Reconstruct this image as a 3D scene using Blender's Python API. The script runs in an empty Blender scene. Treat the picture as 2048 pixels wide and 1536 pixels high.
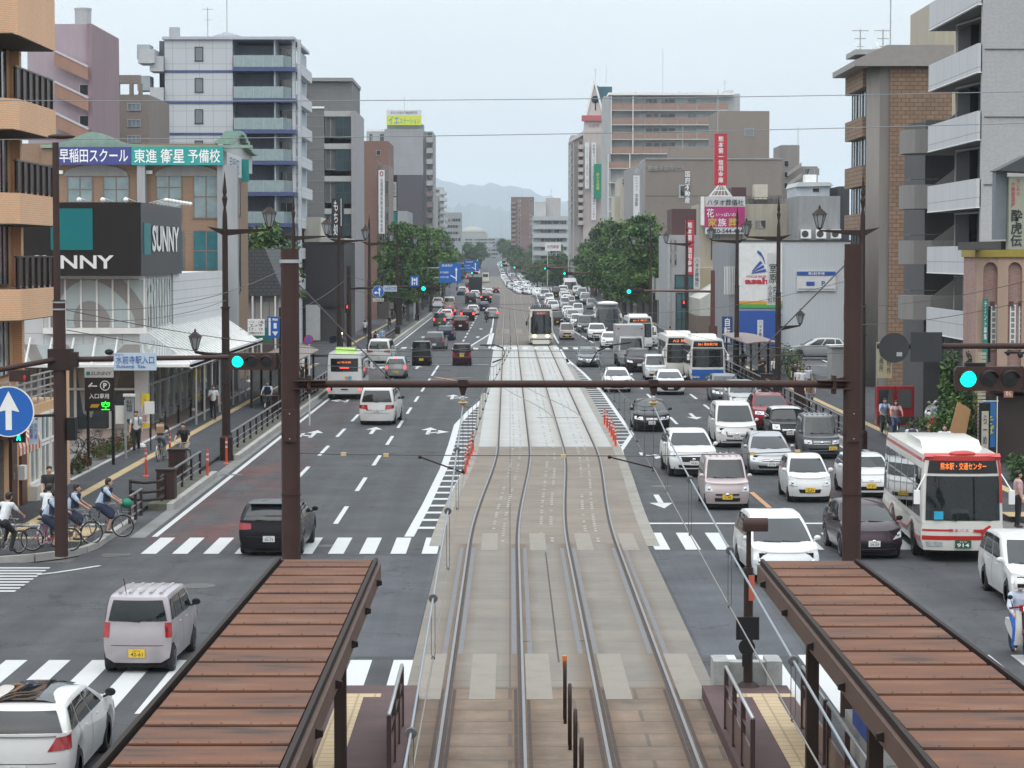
import bpy,math,random
import numpy as np
from mathutils import Vector,Matrix
random.seed(7)
RAD=math.radians
scene=bpy.context.scene
COL=scene.collection
# ------------------------------------------------------------ camera, sky, sun
F_PX,CAM_H=4775.0,8.07
PITCH,YAW=math.atan(257.0/F_PX),math.atan(4.0/F_PX)
cam_data=bpy.data.cameras.new('camera')
cam=bpy.data.objects.new('camera',cam_data);COL.objects.link(cam)
cam.location=(0,0,CAM_H)
cam.rotation_euler=(RAD(90)-PITCH,0,-YAW)
cam_data.sensor_width=36.0
cam_data.lens=36.0*F_PX/2048.0
cam_data.clip_start=0.5;cam_data.clip_end=40000
scene.camera=cam
SUN_EL,SUN_AZ=RAD(58),RAD(200)
world=bpy.data.worlds.new('World');scene.world=world;world.use_nodes=True
wn,wl=world.node_tree.nodes,world.node_tree.links
wn.clear()
w_out=wn.new('ShaderNodeOutputWorld');w_bg=wn.new('ShaderNodeBackground')
sky=wn.new('ShaderNodeTexSky');sky.sky_type='NISHITA';sky.sun_disc=False
sky.sun_elevation=SUN_EL;sky.sun_rotation=SUN_AZ;sky.dust_density=4.0;sky.air_density=1.0
tc=wn.new('ShaderNodeTexCoord');no=wn.new('ShaderNodeTexNoise');no.inputs['Scale'].default_value=2.6
no.inputs['Detail'].default_value=4
mp=wn.new('ShaderNodeMapping');mp.inputs['Scale'].default_value=(1,1,5)
cr=wn.new('ShaderNodeValToRGB')
cr.color_ramp.elements[0].position=.3;cr.color_ramp.elements[0].color=(5.75,6.2,6.5,1)
cr.color_ramp.elements[1].position=.75;cr.color_ramp.elements[1].color=(6.85,7.2,7.42,1)
mx=wn.new('ShaderNodeMixRGB');mx.inputs[0].default_value=0.92
wl.new(tc.outputs['Generated'],mp.inputs[0]);wl.new(mp.outputs[0],no.inputs[0]);wl.new(no.outputs[0],cr.inputs[0])
wl.new(sky.outputs[0],mx.inputs[1]);wl.new(cr.outputs[0],mx.inputs[2])
sx=wn.new('ShaderNodeSeparateXYZ');wl.new(tc.outputs['Generated'],sx.inputs[0])
mr=wn.new('ShaderNodeMapRange');mr.inputs[1].default_value=0.0;mr.inputs[2].default_value=1.0;mr.inputs[3].default_value=1.0;mr.inputs[4].default_value=3.0
wl.new(sx.outputs[2],mr.inputs[0])
vm=wn.new('ShaderNodeVectorMath');vm.operation='SCALE';wl.new(mx.outputs[0],vm.inputs[0]);wl.new(mr.outputs[0],vm.inputs['Scale'])
wl.new(vm.outputs[0],w_bg.inputs[0]);w_bg.inputs[1].default_value=0.11
wl.new(w_bg.outputs[0],w_out.inputs[0])
sun_d=bpy.data.lights.new('sun','SUN');sun=bpy.data.objects.new('sun',sun_d);COL.objects.link(sun)
sun_d.energy=0.9;sun_d.angle=RAD(75);sun_d.color=(1.0,0.96,0.9)
sun.rotation_euler=(RAD(90)-SUN_EL,0,-SUN_AZ+RAD(180))
scene.view_settings.view_transform='Standard';scene.view_settings.look='None'
scene.view_settings.exposure=0.12;scene.view_settings.gamma=1.0
scene.cycles.max_bounces=6;scene.cycles.diffuse_bounces=3;scene.cycles.glossy_bounces=3
scene.cycles.transmission_bounces=3;scene.cycles.volume_bounces=1;scene.cycles.transparent_max_bounces=6
scene.cycles.caustics_reflective=False;scene.cycles.caustics_refractive=False
scene.cycles.use_denoising=True
# ------------------------------------------------------------ geometry of the view (survey)
_c,_s=math.cos(PITCH),math.sin(PITCH)
def ray(px,py):
 dx,up=(px-1024.0)/F_PX,(768.0-py)/F_PX
 Y,Z,X=_c+_s*up,-_s+_c*up,dx
 ca,sa=math.cos(YAW),math.sin(YAW)
 return X*ca+Y*sa,Y*ca-X*sa,Z
def G(px,py,z=0.0):
 X,Y,Z=ray(px,py);t=(z-CAM_H)/Z
 return X*t,Y*t
def W(px,py,Yd):
 X,Y,Z=ray(px,py);t=Yd/Y
 return X*t,CAM_H+Z*t
def wx(px,Yd,py=600):return W(px,py,Yd)[0]
def wz(py,Yd):return W(1020,py,Yd)[1]
TZK=[(0,0),(330,0),(380,.5),(419,1.1),(450,.4),(480,-.05),(520,-.5),(600,-1.6),(750,-1.4),(900,.2),(1000,2.6),(1200,5.8),(1500,7.4),(2500,8),(9000,8)]
CXK=[(0,0),(450,0),(520,-1),(600,-3.2),(700,-6),(800,-7.5),(1000,-10),(1200,-12),(1500,-12.5),(2500,-40),(9000,-200)]
def pl(K,x):
 return float(np.interp(x,[k[0]for k in K],[k[1]for k in K]))
def TZ(Y):return pl(TZK,Y)
def CX(Y):return pl(CXK,Y)
def GT(px,py):
 if py>594:return G(px,py)
 best=None
 Yd=440.0
 while Yd<1700:
  z=TZ(Yd);X,zz=W(px,py,Yd)
  if zz<=z:return X,Yd
  Yd+=4
 return W(px,py,1300)[0],1300.0
 # ------------------------------------------------------------ mesh helpers
def wloc(p):
 v=Vector((0,0,0))
 while p is not None:
  v+=p.location;p=p.parent
 return v
class MB:
 def __init__(s):s.v=[];s.f=[];s.m=[]
 def quad(s,*p,m=0):
  i=len(s.v);s.v+=[tuple(q)for q in p];s.f.append(tuple(range(i,i+len(p))));s.m.append(m);return s
 poly=quad
 def box(s,x0,x1,y0,y1,z0,z1,m=0):
  i=len(s.v)
  s.v+=[(x0,y0,z0),(x1,y0,z0),(x1,y1,z0),(x0,y1,z0),(x0,y0,z1),(x1,y0,z1),(x1,y1,z1),(x0,y1,z1)]
  s.f+=[(i+a,i+b,i+c,i+d)for a,b,c,d in((3,2,1,0),(4,5,6,7),(0,1,5,4),(1,2,6,5),(2,3,7,6),(3,0,4,7))]
  s.m+=[m]*6;return s
 def prism(s,pts,axis,a,b,m=0):
  n=len(pts);i=len(s.v)
  def P(u,w,t):return{'x':(t,u,w),'y':(u,t,w),'z':(u,w,t)}[axis]
  s.v+=[P(u,w,a)for u,w in pts]+[P(u,w,b)for u,w in pts]
  s.f.append(tuple(i+k for k in range(n)));s.f.append(tuple(i+n+k for k in reversed(range(n))))
  for k in range(n):
   j=(k+1)%n;s.f.append((i+j,i+k,i+n+k,i+n+j))
  s.m+=[m]*(n+2);return s
 def tube(s,p0,p1,r,n=8,r2=None,m=0,cap=True):
  return s.path([p0,p1],r,n,m,r2,cap)
 def path(s,pts,r,n=8,m=0,r2=None,cap=True):
  pts=[Vector(p)for p in pts];L=len(pts);i0=len(s.v)
  up=None
  for k,p in enumerate(pts):
   d=(pts[min(k+1,L-1)]-pts[max(k-1,0)])
   if d.length<1e-9:d=Vector((0,0,1))
   d.normalize()
   if up is None:
    up=Vector((0,0,1))if abs(d.z)<.9 else Vector((1,0,0))
   u=d.cross(up)
   if u.length<1e-6:u=d.cross(Vector((1,0,0)))
   u.normalize();w=u.cross(d).normalized()
   rr=r[k]if isinstance(r,(list,tuple))else(r if r2 is None else r+(r2-r)*k/max(1,L-1))
   for a in range(n):
    t=2*math.pi*(a+.5)/n
    s.v.append(tuple(p+u*(rr*math.cos(t))+w*(rr*math.sin(t))))
  for k in range(L-1):
   for a in range(n):
    b=(a+1)%n
    s.f.append((i0+k*n+a,i0+k*n+b,i0+(k+1)*n+b,i0+(k+1)*n+a));s.m.append(m)
  if cap:
   s.f.append(tuple(i0+a for a in reversed(range(n))));s.f.append(tuple(i0+(L-1)*n+a for a in range(n)));s.m+=[m,m]
  return s
 def lathe(s,prof,c=(0,0,0),n=16,axis='z',m=0):
  i0=len(s.v);cx,cy,cz=c
  for r,h in prof:
   for a in range(n):
    t=2*math.pi*a/n;x,y=r*math.cos(t),r*math.sin(t)
    s.v.append({'z':(cx+x,cy+y,cz+h),'y':(cx+x,cy+h,cz+y),'x':(cx+h,cy+x,cz+y)}[axis])
  for k in range(len(prof)-1):
   for a in range(n):
    b=(a+1)%n
    s.f.append((i0+k*n+a,i0+k*n+b,i0+(k+1)*n+b,i0+(k+1)*n+a));s.m.append(m)
  if len(prof)==2 and prof[0][0]<=1e-5:return s
  if prof[0][0]>1e-5:s.f.append(tuple(i0+a for a in range(n)));s.m.append(m)
  if prof[-1][0]>1e-5:s.f.append(tuple(i0+(len(prof)-1)*n+a for a in range(n)));s.m.append(m)
  return s
 def ball(s,c,r,n=10,k=6,m=0):
  rx,ry,rz=r if isinstance(r,(tuple,list))else(r,r,r);i0=len(s.v)
  for j in range(k+1):
   ph=math.pi*j/k
   for a in range(n):
    t=2*math.pi*a/n
    s.v.append((c[0]+rx*math.sin(ph)*math.cos(t),c[1]+ry*math.sin(ph)*math.sin(t),c[2]+rz*math.cos(ph)))
  for j in range(k):
   for a in range(n):
    b=(a+1)%n
    s.f.append((i0+j*n+a,i0+(j+1)*n+a,i0+(j+1)*n+b,i0+j*n+b));s.m.append(m)
  return s
 def grid(s,P,nu,nv,m=0,closed_u=False):
  i0=len(s.v)
  for j in range(nv+1):
   for i in range(nu+(0 if closed_u else 1)):s.v.append(tuple(P(i,j)))
  w=nu+(0 if closed_u else 1)
  for j in range(nv):
   for i in range(nu):
    k=(i+1)%w
    s.f.append((i0+j*w+i,i0+j*w+k,i0+(j+1)*w+k,i0+(j+1)*w+i));s.m.append(m)
  return s
 def build(s,name,mats,parent=None,smooth=False,recalc=True,world=True):
  me=bpy.data.meshes.new(name)
  off=wloc(parent)if(parent is not None and world)else Vector((0,0,0))
  v=np.array(s.v,dtype=float).reshape(-1,3)-np.array(off)
  me.from_pydata(v.tolist(),[],s.f)
  if not isinstance(mats,(list,tuple)):mats=[mats]
  for mt in mats:me.materials.append(mt)
  if len(mats)>1:me.polygons.foreach_set('material_index',s.m)
  if recalc and len(s.f)<30000:
   import bmesh
   b=bmesh.new();b.from_mesh(me);bmesh.ops.recalc_face_normals(b,faces=b.faces);b.to_mesh(me);b.free()
  if smooth:
   me.shade_smooth()
   if smooth is not True:me.set_sharp_from_angle(angle=RAD(smooth))
  me.update()
  o=bpy.data.objects.new(name,me);COL.objects.link(o)
  if parent is not None:o.parent=parent
  return o
def tag(o,label=None,cat=None,group=None,kind=None):
 if label:o['label']=label
 if cat:o['category']=cat
 if group:o['group']=group
 if kind:o['kind']=kind
 return o
def thing(name,label,cat,loc=(0,0,0),rz=0.0,group=None):
 o=bpy.data.objects.new(name,None);COL.objects.link(o);o.location=loc;o.rotation_euler=(0,0,rz)
 o.empty_display_size=.2
 return tag(o,label,cat,group)
def struct(mb,name,mats,smooth=False):
 return tag(mb.build(name,mats,None,smooth),kind='structure')
_kids={}
def dup(root,loc,rz=0.0,label=None,group=None,swap=None,scale=None):
 r=root.copy();COL.objects.link(r);r.location=loc;r.rotation_euler=(0,0,rz)
 if scale:r.scale=(scale,)*3
 if label:r['label']=label
 if group:r['group']=group
 def kids(src,dst):
  if src not in _kids:_kids[src]=[c for c in src.children]
  for ch in _kids[src]:
   c=ch.copy();COL.objects.link(c);c.parent=dst
   if swap and c.type=='MESH':
    for i,mt in enumerate(c.data.materials):
     if mt and mt.name in swap:
      c.material_slots[i].link='OBJECT';c.material_slots[i].material=swap[mt.name]
   kids(ch,c)
 kids(root,r)
 if swap and r.type=='MESH':
  for i,mt in enumerate(r.data.materials):
   if mt and mt.name in swap:r.material_slots[i].link='OBJECT';r.material_slots[i].material=swap[mt.name]
 return r
 # ------------------------------------------------------------ materials
MATS={}
def M(name,col=(.5,.5,.5),rough=.6,metal=0.0,var=.08,scale=2.5,bump=0.0,spec=.5,emit=None,es=1.0,coat=0.0,stain=0.0,alpha=None,trans=0.0):
 if name in MATS:return MATS[name]
 mt=bpy.data.materials.new(name);mt.use_nodes=True;MATS[name]=mt
 n,l=mt.node_tree.nodes,mt.node_tree.links;b=n['Principled BSDF']
 b.inputs['Roughness'].default_value=rough;b.inputs['Metallic'].default_value=metal
 b.inputs['Specular IOR Level'].default_value=spec
 if coat:b.inputs['Coat Weight'].default_value=coat;b.inputs['Coat Roughness'].default_value=.05
 if trans:b.inputs['Transmission Weight'].default_value=trans
 if alpha is not None:b.inputs['Alpha'].default_value=alpha
 c=(*col,1)
 if var or stain:
  t=n.new('ShaderNodeTexCoord');x=n.new('ShaderNodeTexNoise');x.inputs['Scale'].default_value=scale;x.inputs['Detail'].default_value=5;x.inputs['Roughness'].default_value=.65
  r=n.new('ShaderNodeValToRGB');r.color_ramp.elements[0].position=.3;r.color_ramp.elements[1].position=.7
  r.color_ramp.elements[0].color=tuple(max(0,q*(1-var-stain))for q in col)+(1,);r.color_ramp.elements[1].color=tuple(min(1,q*(1+var))for q in col)+(1,)
  l.new(t.outputs['Object'],x.inputs[0]);l.new(x.outputs[0],r.inputs[0]);l.new(r.outputs[0],b.inputs['Base Color'])
  if bump:
   bp=n.new('ShaderNodeBump');bp.inputs['Strength'].default_value=bump;bp.inputs['Distance'].default_value=.02
   x2=n.new('ShaderNodeTexNoise');x2 .inputs['Scale'].default_value=scale*12;l.new(t.outputs['Object'],x2 .inputs[0])
   l.new(x2 .outputs[0],bp.inputs['Height']);l.new(bp.outputs[0],b.inputs['Normal'])
 else:b.inputs['Base Color'].default_value=c
 if emit:b.inputs['Emission Color'].default_value=(*emit,1);b.inputs['Emission Strength'].default_value=es
 return mt
def brickM(name,c1,c2,mortar,bw,bh,mw=.012,rough=.75,flat=False,offset=.5,stain=.12,bump=.25,nscale=.35,streak=True,rails=None):
 """tiles or bricks laid in rows; works on walls facing x or y, or on the ground (flat)"""
 if name in MATS:return MATS[name]
 mt=bpy.data.materials.new(name);mt.use_nodes=True;MATS[name]=mt
 n,l=mt.node_tree.nodes,mt.node_tree.links;b=n['Principled BSDF'];b.inputs['Roughness'].default_value=rough
 g=n.new('ShaderNodeNewGeometry');sp=n.new('ShaderNodeSeparateXYZ');l.new(g.outputs['Position'],sp.inputs[0])
 cb=n.new('ShaderNodeCombineXYZ')
 if flat:l.new(sp.outputs[0],cb.inputs[0]);l.new(sp.outputs[1],cb.inputs[1])
 else:
  ad=n.new('ShaderNodeMath');l.new(sp.outputs[0],ad.inputs[0]);l.new(sp.outputs[1],ad.inputs[1])
  l.new(ad.outputs[0],cb.inputs[0]);l.new(sp.outputs[2],cb.inputs[1])
 br=n.new('ShaderNodeTexBrick');l.new(cb.outputs[0],br.inputs[0])
 br.offset=offset;br.inputs['Color1'].default_value=(*c1,1);br.inputs['Color2'].default_value=(*c2,1);br.inputs['Mortar'].default_value=(*mortar,1)
 br.inputs['Scale'].default_value=1;br.inputs['Brick Width'].default_value=bw;br.inputs['Row Height'].default_value=bh
 br.inputs['Mortar Size'].default_value=mw;br.inputs['Mortar Smooth'].default_value=.1
 x=n.new('ShaderNodeTexNoise');x.inputs['Scale'].default_value=nscale;x.inputs['Detail'].default_value=7;x.inputs['Roughness'].default_value=.7
 mpn=n.new('ShaderNodeMapping');mpn.inputs['Scale'].default_value=(1,1,.35 if(streak and not flat)else 1)
 l.new(g.outputs['Position'],mpn.inputs[0]);l.new(mpn.outputs[0],x.inputs[0])
 r=n.new('ShaderNodeValToRGB');r.color_ramp.elements[0].position=.3;r.color_ramp.elements[1].position=.7
 k=1-stain;r.color_ramp.elements[0].color=(k,k,k,1);r.color_ramp.elements[1].color=(1+stain*.3,)*3+(1,)
 mm=n.new('ShaderNodeMixRGB');mm.blend_type='MULTIPLY';mm.inputs[0].default_value=1
 l.new(x.outputs[0],r.inputs[0]);l.new(br.outputs[0],mm.inputs[1]);l.new(r.outputs[0],mm.inputs[2]);l.new(mm.outputs[0],b.inputs['Base Color'])
 if rails is not None:
  ma=n.new('ShaderNodeMath');ma.operation='MULTIPLY_ADD';x4=n.new('ShaderNodeMath');x4 .operation='MULTIPLY_ADD';x4 .inputs[1].default_value=.25;l.new(x.outputs[0],x4 .inputs[0]);l.new(sp.outputs[0],x4 .inputs[2]);l.new(x4 .outputs[0],ma.inputs[0]);ma.inputs[1].default_value=1/6;ma.inputs[2].default_value=(2-rails-.12)/6
  r4=n.new('ShaderNodeValToRGB');l.new(ma.outputs[0],r4 .inputs[0]);e4=r4 .color_ramp.elements;e4[0].color=e4[1].color=(1,1,1,1)
  for xr in(-1.165,.245,1.585,3.005):
   for dx,cc in((-.42,(1,1,1,1)),(-.08,(.88,.82,.75,1)if rails else(.68,.53,.41,1)),(.08,(.88,.82,.75,1)if rails else(.68,.53,.41,1)),(.42,(1,1,1,1))):q=e4 .new((xr+dx+2)/6);q.color=cc
  m4=n.new('ShaderNodeMixRGB');m4 .blend_type='MULTIPLY';m4 .inputs[0].default_value=1;l.new(mm.outputs[0],m4 .inputs[1]);l.new(r4 .outputs[0],m4 .inputs[2]);l.new(m4 .outputs[0],b.inputs['Base Color'])
 if bump:
  bp=n.new('ShaderNodeBump');bp.inputs['Strength'].default_value=bump;bp.inputs['Distance'].default_value=.01;bp.invert=True
  l.new(br.outputs['Fac'],bp.inputs['Height']);l.new(bp.outputs[0],b.inputs['Normal'])
 return mt
def wallM(name,col,rough=.8,stain=.14,scale=.5,line=None):
 """painted or rendered wall with rain streaks; line=(w,h) adds panel joints"""
 if line:return brickM(name,col,tuple(q*.97 for q in col),tuple(q*.62 for q in col),line[0],line[1],.02,rough,offset=0,stain=stain,bump=.1)
 if name in MATS:return MATS[name]
 mt=bpy.data.materials.new(name);mt.use_nodes=True;MATS[name]=mt
 n,l=mt.node_tree.nodes,mt.node_tree.links;b=n['Principled BSDF'];b.inputs['Roughness'].default_value=rough
 g=n.new('ShaderNodeNewGeometry');mpn=n.new('ShaderNodeMapping');mpn.inputs['Scale'].default_value=(1,1,.15)
 x=n.new('ShaderNodeTexNoise');x.inputs['Scale'].default_value=scale*3;x.inputs['Detail'].default_value=8;x.inputs['Roughness'].default_value=.7
 l.new(g.outputs['Position'],mpn.inputs[0]);l.new(mpn.outputs[0],x.inputs[0])
 r=n.new('ShaderNodeValToRGB');r.color_ramp.elements[0].position=.3;r.color_ramp.elements[1].position=.62
 r.color_ramp.elements[0].color=tuple(q*(1-stain)for q in col)+(1,);r.color_ramp.elements[1].color=tuple(min(1,q*1.04)for q in col)+(1,)
 l.new(x.outputs[0],r.inputs[0]);l.new(r.outputs[0],b.inputs['Base Color'])
 return mt
GLASS=M('window_glass',(.035,.045,.05),.06,var=.3,scale=.4,spec=.9)
def curtains(mt):
 n,l=mt.node_tree.nodes,mt.node_tree.links;g=n.new('ShaderNodeNewGeometry');x=n.new('ShaderNodeTexVoronoi');x.inputs['Scale'].default_value=.9;mq=n.new('ShaderNodeMapping');mq.inputs['Scale'].default_value=(1,.6,.35)
 l.new(g.outputs['Position'],mq.inputs[0]);l.new(mq.outputs[0],x.inputs[0]);s=n.new('ShaderNodeSeparateColor');l.new(x.outputs['Color'],s.inputs[0]);r=n.new('ShaderNodeValToRGB');r.color_ramp.interpolation='CONSTANT'
 e=r.color_ramp.elements;e[0].color=(.03,.038,.042,1);e[1].position=.55;e[1].color=(.10,.10,.095,1);q=e.new(.75);q.color=(.24,.235,.22,1);l.new(s.outputs[0],r.inputs[0]);l.new(r.outputs[0],n['Principled BSDF'].inputs['Base Color'])
curtains(GLASS)
GLASSL=M('pale_window_glass',(.16,.22,.25),.1,var=.25,scale=.7,spec=.8)
CARGL=M('car_glass',(.012,.016,.018),.03,var=.3,scale=1.2,spec=.55)
FRAME=M('aluminium_frame',(.42,.42,.41),.45,metal=.4)
DFRAME=M('dark_frame',(.04,.038,.036),.5)
BROWN=M('brown_painted_steel',(.048,.026,.022),.6,spec=.25,var=.14,scale=1.5,bump=.04)
BROWN2=M('brown_pole_steel',(.03,.018,.015),.6,spec=.25,var=.14,scale=1.5)
WHITEP=M('white_paint',(.78,.78,.76),.45)
BLACK=M('black_plastic',(.012,.012,.013),.6,spec=.25)
CONC=M('concrete',(.36,.35,.33),.85,var=.12,scale=1.2,bump=.15,stain=.08)
STEEL=M('galvanised_steel',(.42,.43,.44),.4,metal=.6)
DARKV=M('dark_interior',(.012,.012,.014),.7)
# ------------------------------------------------------------ lettering
def text(s,parent,cx,cy,cz,w,h,mt,rz=0.0,vertical=False,bold=.0,name='lettering',depth=.0,rx=90.0):
 """letters fitted into a w x h box centred on (cx, cy, cz), facing -y turned by rz"""
 cu=bpy.data.curves.new(name,'FONT');cu.body='\n'.join(s)if vertical else s
 cu.align_x='CENTER';cu.resolution_u=2;cu.offset=bold if s.isascii()else bold*.35;cu.space_line=1.0 if vertical else 1.1
 if depth:cu.extrude=depth
 tmp=bpy.data.objects.new(name,cu)
 me=bpy.data.meshes.new_from_object(tmp);bpy.data.objects.remove(tmp);me.name=name
 n=len(me.vertices)
 if n==0:return None
 a=np.zeros(n*3);me.vertices.foreach_get('co',a);a=a.reshape(-1,3)
 lo,hi=a.min(0),a.max(0);a-=(lo+hi)/2
 sz=np.maximum(hi-lo,1e-6);a[:,0]*=w/sz[0];a[:,1]*=h/sz[1]
 me.vertices.foreach_set('co',a.ravel());me.materials.clear();me.materials.append(mt);me.update()
 o=bpy.data.objects.new(name,me);COL.objects.link(o)
 if parent is not None:o.parent=parent
 o.location=Vector((cx,cy,cz))-(wloc(parent)if parent else Vector((0,0,0)));o.rotation_euler=(RAD(rx),0,rz)
 return o
 # ============================================================ PEOPLE AND BICYCLES (patterns, stood in the street further down)
SKIN=M('skin',(.50,.29,.20),.55,var=.06,scale=6)
CLOTH={k:M('cloth_'+k,c,.85,var=.12,scale=7)for k,c in dict(white=(.60,.62,.64),black=(.018,.018,.02),navy=(.02,.028,.06),blue=(.22,.34,.52),pale=(.38,.46,.56),beige=(.40,.33,.25),tan=(.38,.26,.16),grey=(.18,.19,.21),red=(.40,.05,.05),pink=(.55,.36,.36),jean=(.05,.09,.20),brightblue=(.02,.10,.42),silver=(.42,.47,.55)).items()}
HAIR=M('hair_black',(.012,.010,.009),.5,var=.2,scale=20)
def blob(caps,name,mt,parent,vox=.02,sm=4):
 m=MB()
 for a,b,r0,r1 in caps:
  a,b=Vector(a),Vector(b);m.path([a,b],[r0,r1],10).ball(a,r0,10,6).ball(b,r1,10,6)
 o=m.build(name,mt,None,recalc=False)
 md=o.modifiers.new('r','REMESH');md.mode='VOXEL';md.voxel_size=vox;md.use_smooth_shade=True
 s2=o.modifiers.new('s','SMOOTH');s2 .iterations=sm;s2 .factor=.5
 dg=bpy.context.evaluated_depsgraph_get();me=bpy.data.meshes.new_from_object(o.evaluated_get(dg));me.name=name
 old=o.data;o.modifiers.clear();o.data=me;bpy.data.meshes.remove(old);o.parent=parent;return o
PEOPLE={}
def person_pattern(pose,cut):
 """one continuous body with fingers and face, faces -y; clothes are its children"""
 t=thing('person','','person');lean=0.0;hip=.92
 if pose=='ride':hip,lean=.93,.20
 if pose=='scoot':hip,lean=.80,.06
 py=.12 if pose in('ride','scoot')else 0
 P=Vector;pel=P((0,py,hip));ch=P((0,py-lean,hip+.42));nk=P((0,py-lean*1.15,hip+.54));hd=P((0,py-lean*1.3-.02,hip+.69))
 sh={s:P((s*.18,py-lean,hip+.48))for s in(-1,1)};hp={s:P((s*.095,py,hip))for s in(-1,1)}
 if pose=='stand':el={s:sh[s]+P((s*.06,.02,-.28))for s in(-1,1)};ha={s:sh[s]+P((s*.07,-.08,-.53))for s in(-1,1)};kn={s:P((s*.1,-.01,.48))for s in(-1,1)};ft={s:P((s*.1,.02,.07))for s in(-1,1)}
 elif pose=='walk':el={s:sh[s]+P((s*.06,s*.1,-.27))for s in(-1,1)};ha={s:sh[s]+P((s*.07,s*.12-.12,-.48))for s in(-1,1)};kn={s:P((s*.09,-.12 if s<0 else.02,.49))for s in(-1,1)};ft={s:P((s*.08,-.22 if s<0 else.24,.07 if s<0 else.12))for s in(-1,1)}
 elif pose=='phone':el={s:sh[s]+P((s*.07,-.03,-.27))for s in(-1,1)};ha={-1:sh[-1]+P((.10,-.25,-.14)),1:sh[1]+P((.07,-.08,-.53))};kn={s:P((s*.1,-.08*s,.48))for s in(-1,1)};ft={s:P((s*.1,-.12*s,.07))for s in(-1,1)}
 else:
  el={s:sh[s]+P((s*.09,-.18,-.20))for s in(-1,1)};ha={s:P((s*.26,py-.56,hip+.16))for s in(-1,1)}
  kn={s:P((s*.11,py-.36,hip-(.12 if s>0 else.26)-.05))for s in(-1,1)};ft={s:P((s*.11,py-.22,.46 if s>0 else.2))for s in(-1,1)}
  if pose=='scoot':kn={s:P((s*.17,py-.42,.62))for s in(-1,1)};ft={s:P((s*.19,py-.36,.24))for s in(-1,1)}
 caps=[(pel,ch,.115,.125),(hp[-1],hp[1],.10,.10),(sh[-1],sh[1],.06,.06),(ch,nk,.10,.05),(nk,hd,.048,.05),(hd+P((0,.01,.035)),hd+P((0,-.015,-.02)),.088,.078),(hd+P((0,-.03,-.06)),hd+P((0,-.05,-.07)),.045,.035),(hd+P((0,-.085,.0)),hd+P((0,-.108,-.02)),.012,.015)]
 for s in(-1,1):
  caps+=[(sh[s],el[s],.050,.038),(el[s],ha[s],.037,.025),(hp[s],kn[s],.085,.055),(kn[s],ft[s],.052,.036),(ft[s]+P((0,.03,-.03)),ft[s]+P((0,-.16,-.035)),.038,.03),(hd+P((s*.085,.01,.0)),hd+P((s*.092,.015,-.03)),.014,.012)]
  d=(ha[s]-el[s]).normalized();side=d.cross(P((s,0,.2))).normalized();pm=ha[s]+d*.06;caps.append((ha[s],pm,.030,.034))
  for q in range(4):
   b0=pm+side*(.018*(q-1.5));L=(.062,.072,.068,.052)[q];b1=b0+d*L*.6;caps+=[(b0,b1,.011,.010),(b1,b1+(d*.5+P((-s*.5,-.3,-.5))).normalized()*L*.5,.010,.008)]
  caps.append((ha[s]+d*.02+side*.025,ha[s]+d*.06+side*.062,.012,.010))
 blob(caps,'body',SKIN,t,.013,3)
 for s in(-1,1):MB().ball(hd+P((s*.033,-.085,.012)),(.012,.008,.008),8,5).build('eye',HAIR,t)
 MB().ball(hd+P((0,-.094,-.052)),(.022,.006,.006),8,4).build('mouth',M('lips',(.35,.13,.11),.5),t)
 if pose=='scoot':
  MB().lathe([(.0,.16),(.08,.145),(.13,.09),(.145,.02),(.14,-.05),(.13,-.07)],hd,18).build('helmet',M('helmet_white',(.62,.62,.62),.15,coat=.6),t,True);MB().box(hd.x-.10,hd.x+.10,hd.y-.155,hd.y-.13,hd.z-.03,hd.z+.05).build('visor',BLACK,t)
 else:
  c=[(hd+P((0,.025,.05)),hd+P((0,.03,.0)),.097,.095),(hd+P((-.05,-.03,.085)),hd+P((.05,-.03,.085)),.045,.045)]
  if cut=='long':c+=[(hd+P((0,.05,.0)),hd+P((0,.07,-.16)),.085,.06),(hd+P((-.07,.02,0)),hd+P((-.075,.03,-.12)),.035,.03),(hd+P((.07,.02,0)),hd+P((.075,.03,-.12)),.035,.03)]
  blob(c,'hair',HAIR,t,.022,2)
 slv=.98 if pose=='scoot' else.62
 c=[(pel+P((0,0,.04)),ch,.142,.15),(sh[-1],sh[1],.082,.082),(ch,nk-P((0,0,.04)),.125,.07)]
 for s in(-1,1):c.append((sh[s],sh[s].lerp(el[s],slv if slv<.9 else 1),.07,.06));c+=[(el[s],ha[s].lerp(el[s],.12),.06,.045)]if slv>.9 else[]
 blob(c,'shirt',CLOTH['white'],t,.02)
 c=[(pel-P((0,0,.02)),pel+P((0,0,.05)),.135,.14),(hp[-1],hp[1],.115,.115)]
 if cut=='skirt':
  for s in(-1,1):c.append((hp[s],hp[s].lerp(kn[s],.95),.13,.12 if pose=='stand' else.10))
  c.append((pel,(kn[-1]+kn[1])/2+P((0,.02,.03)),.13,.12))
 else:
  for s in(-1,1):c+=[(hp[s],kn[s],.105,.075),(kn[s],ft[s]+P((0,0,.02)),.073,.058)]
 blob(c,'trousers' if cut!='skirt' else 'skirt',CLOTH['black'],t,.02)
 for s in(-1,1):
  m=MB().ball(ft[s]+P((0,-.055,-.035)),(.048,.135,.04),12,7).ball(ft[s]+P((0,.02,-.02)),(.045,.055,.05),10,6);m.build('shoe',M('shoe_dark',(.03,.028,.028),.5),t,True)
 return t
def pattern(pose,cut):
 k=(pose,cut)
 if k not in PEOPLE:PEOPLE[k]=[person_pattern(pose,cut),0]
 return PEOPLE[k]
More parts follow.
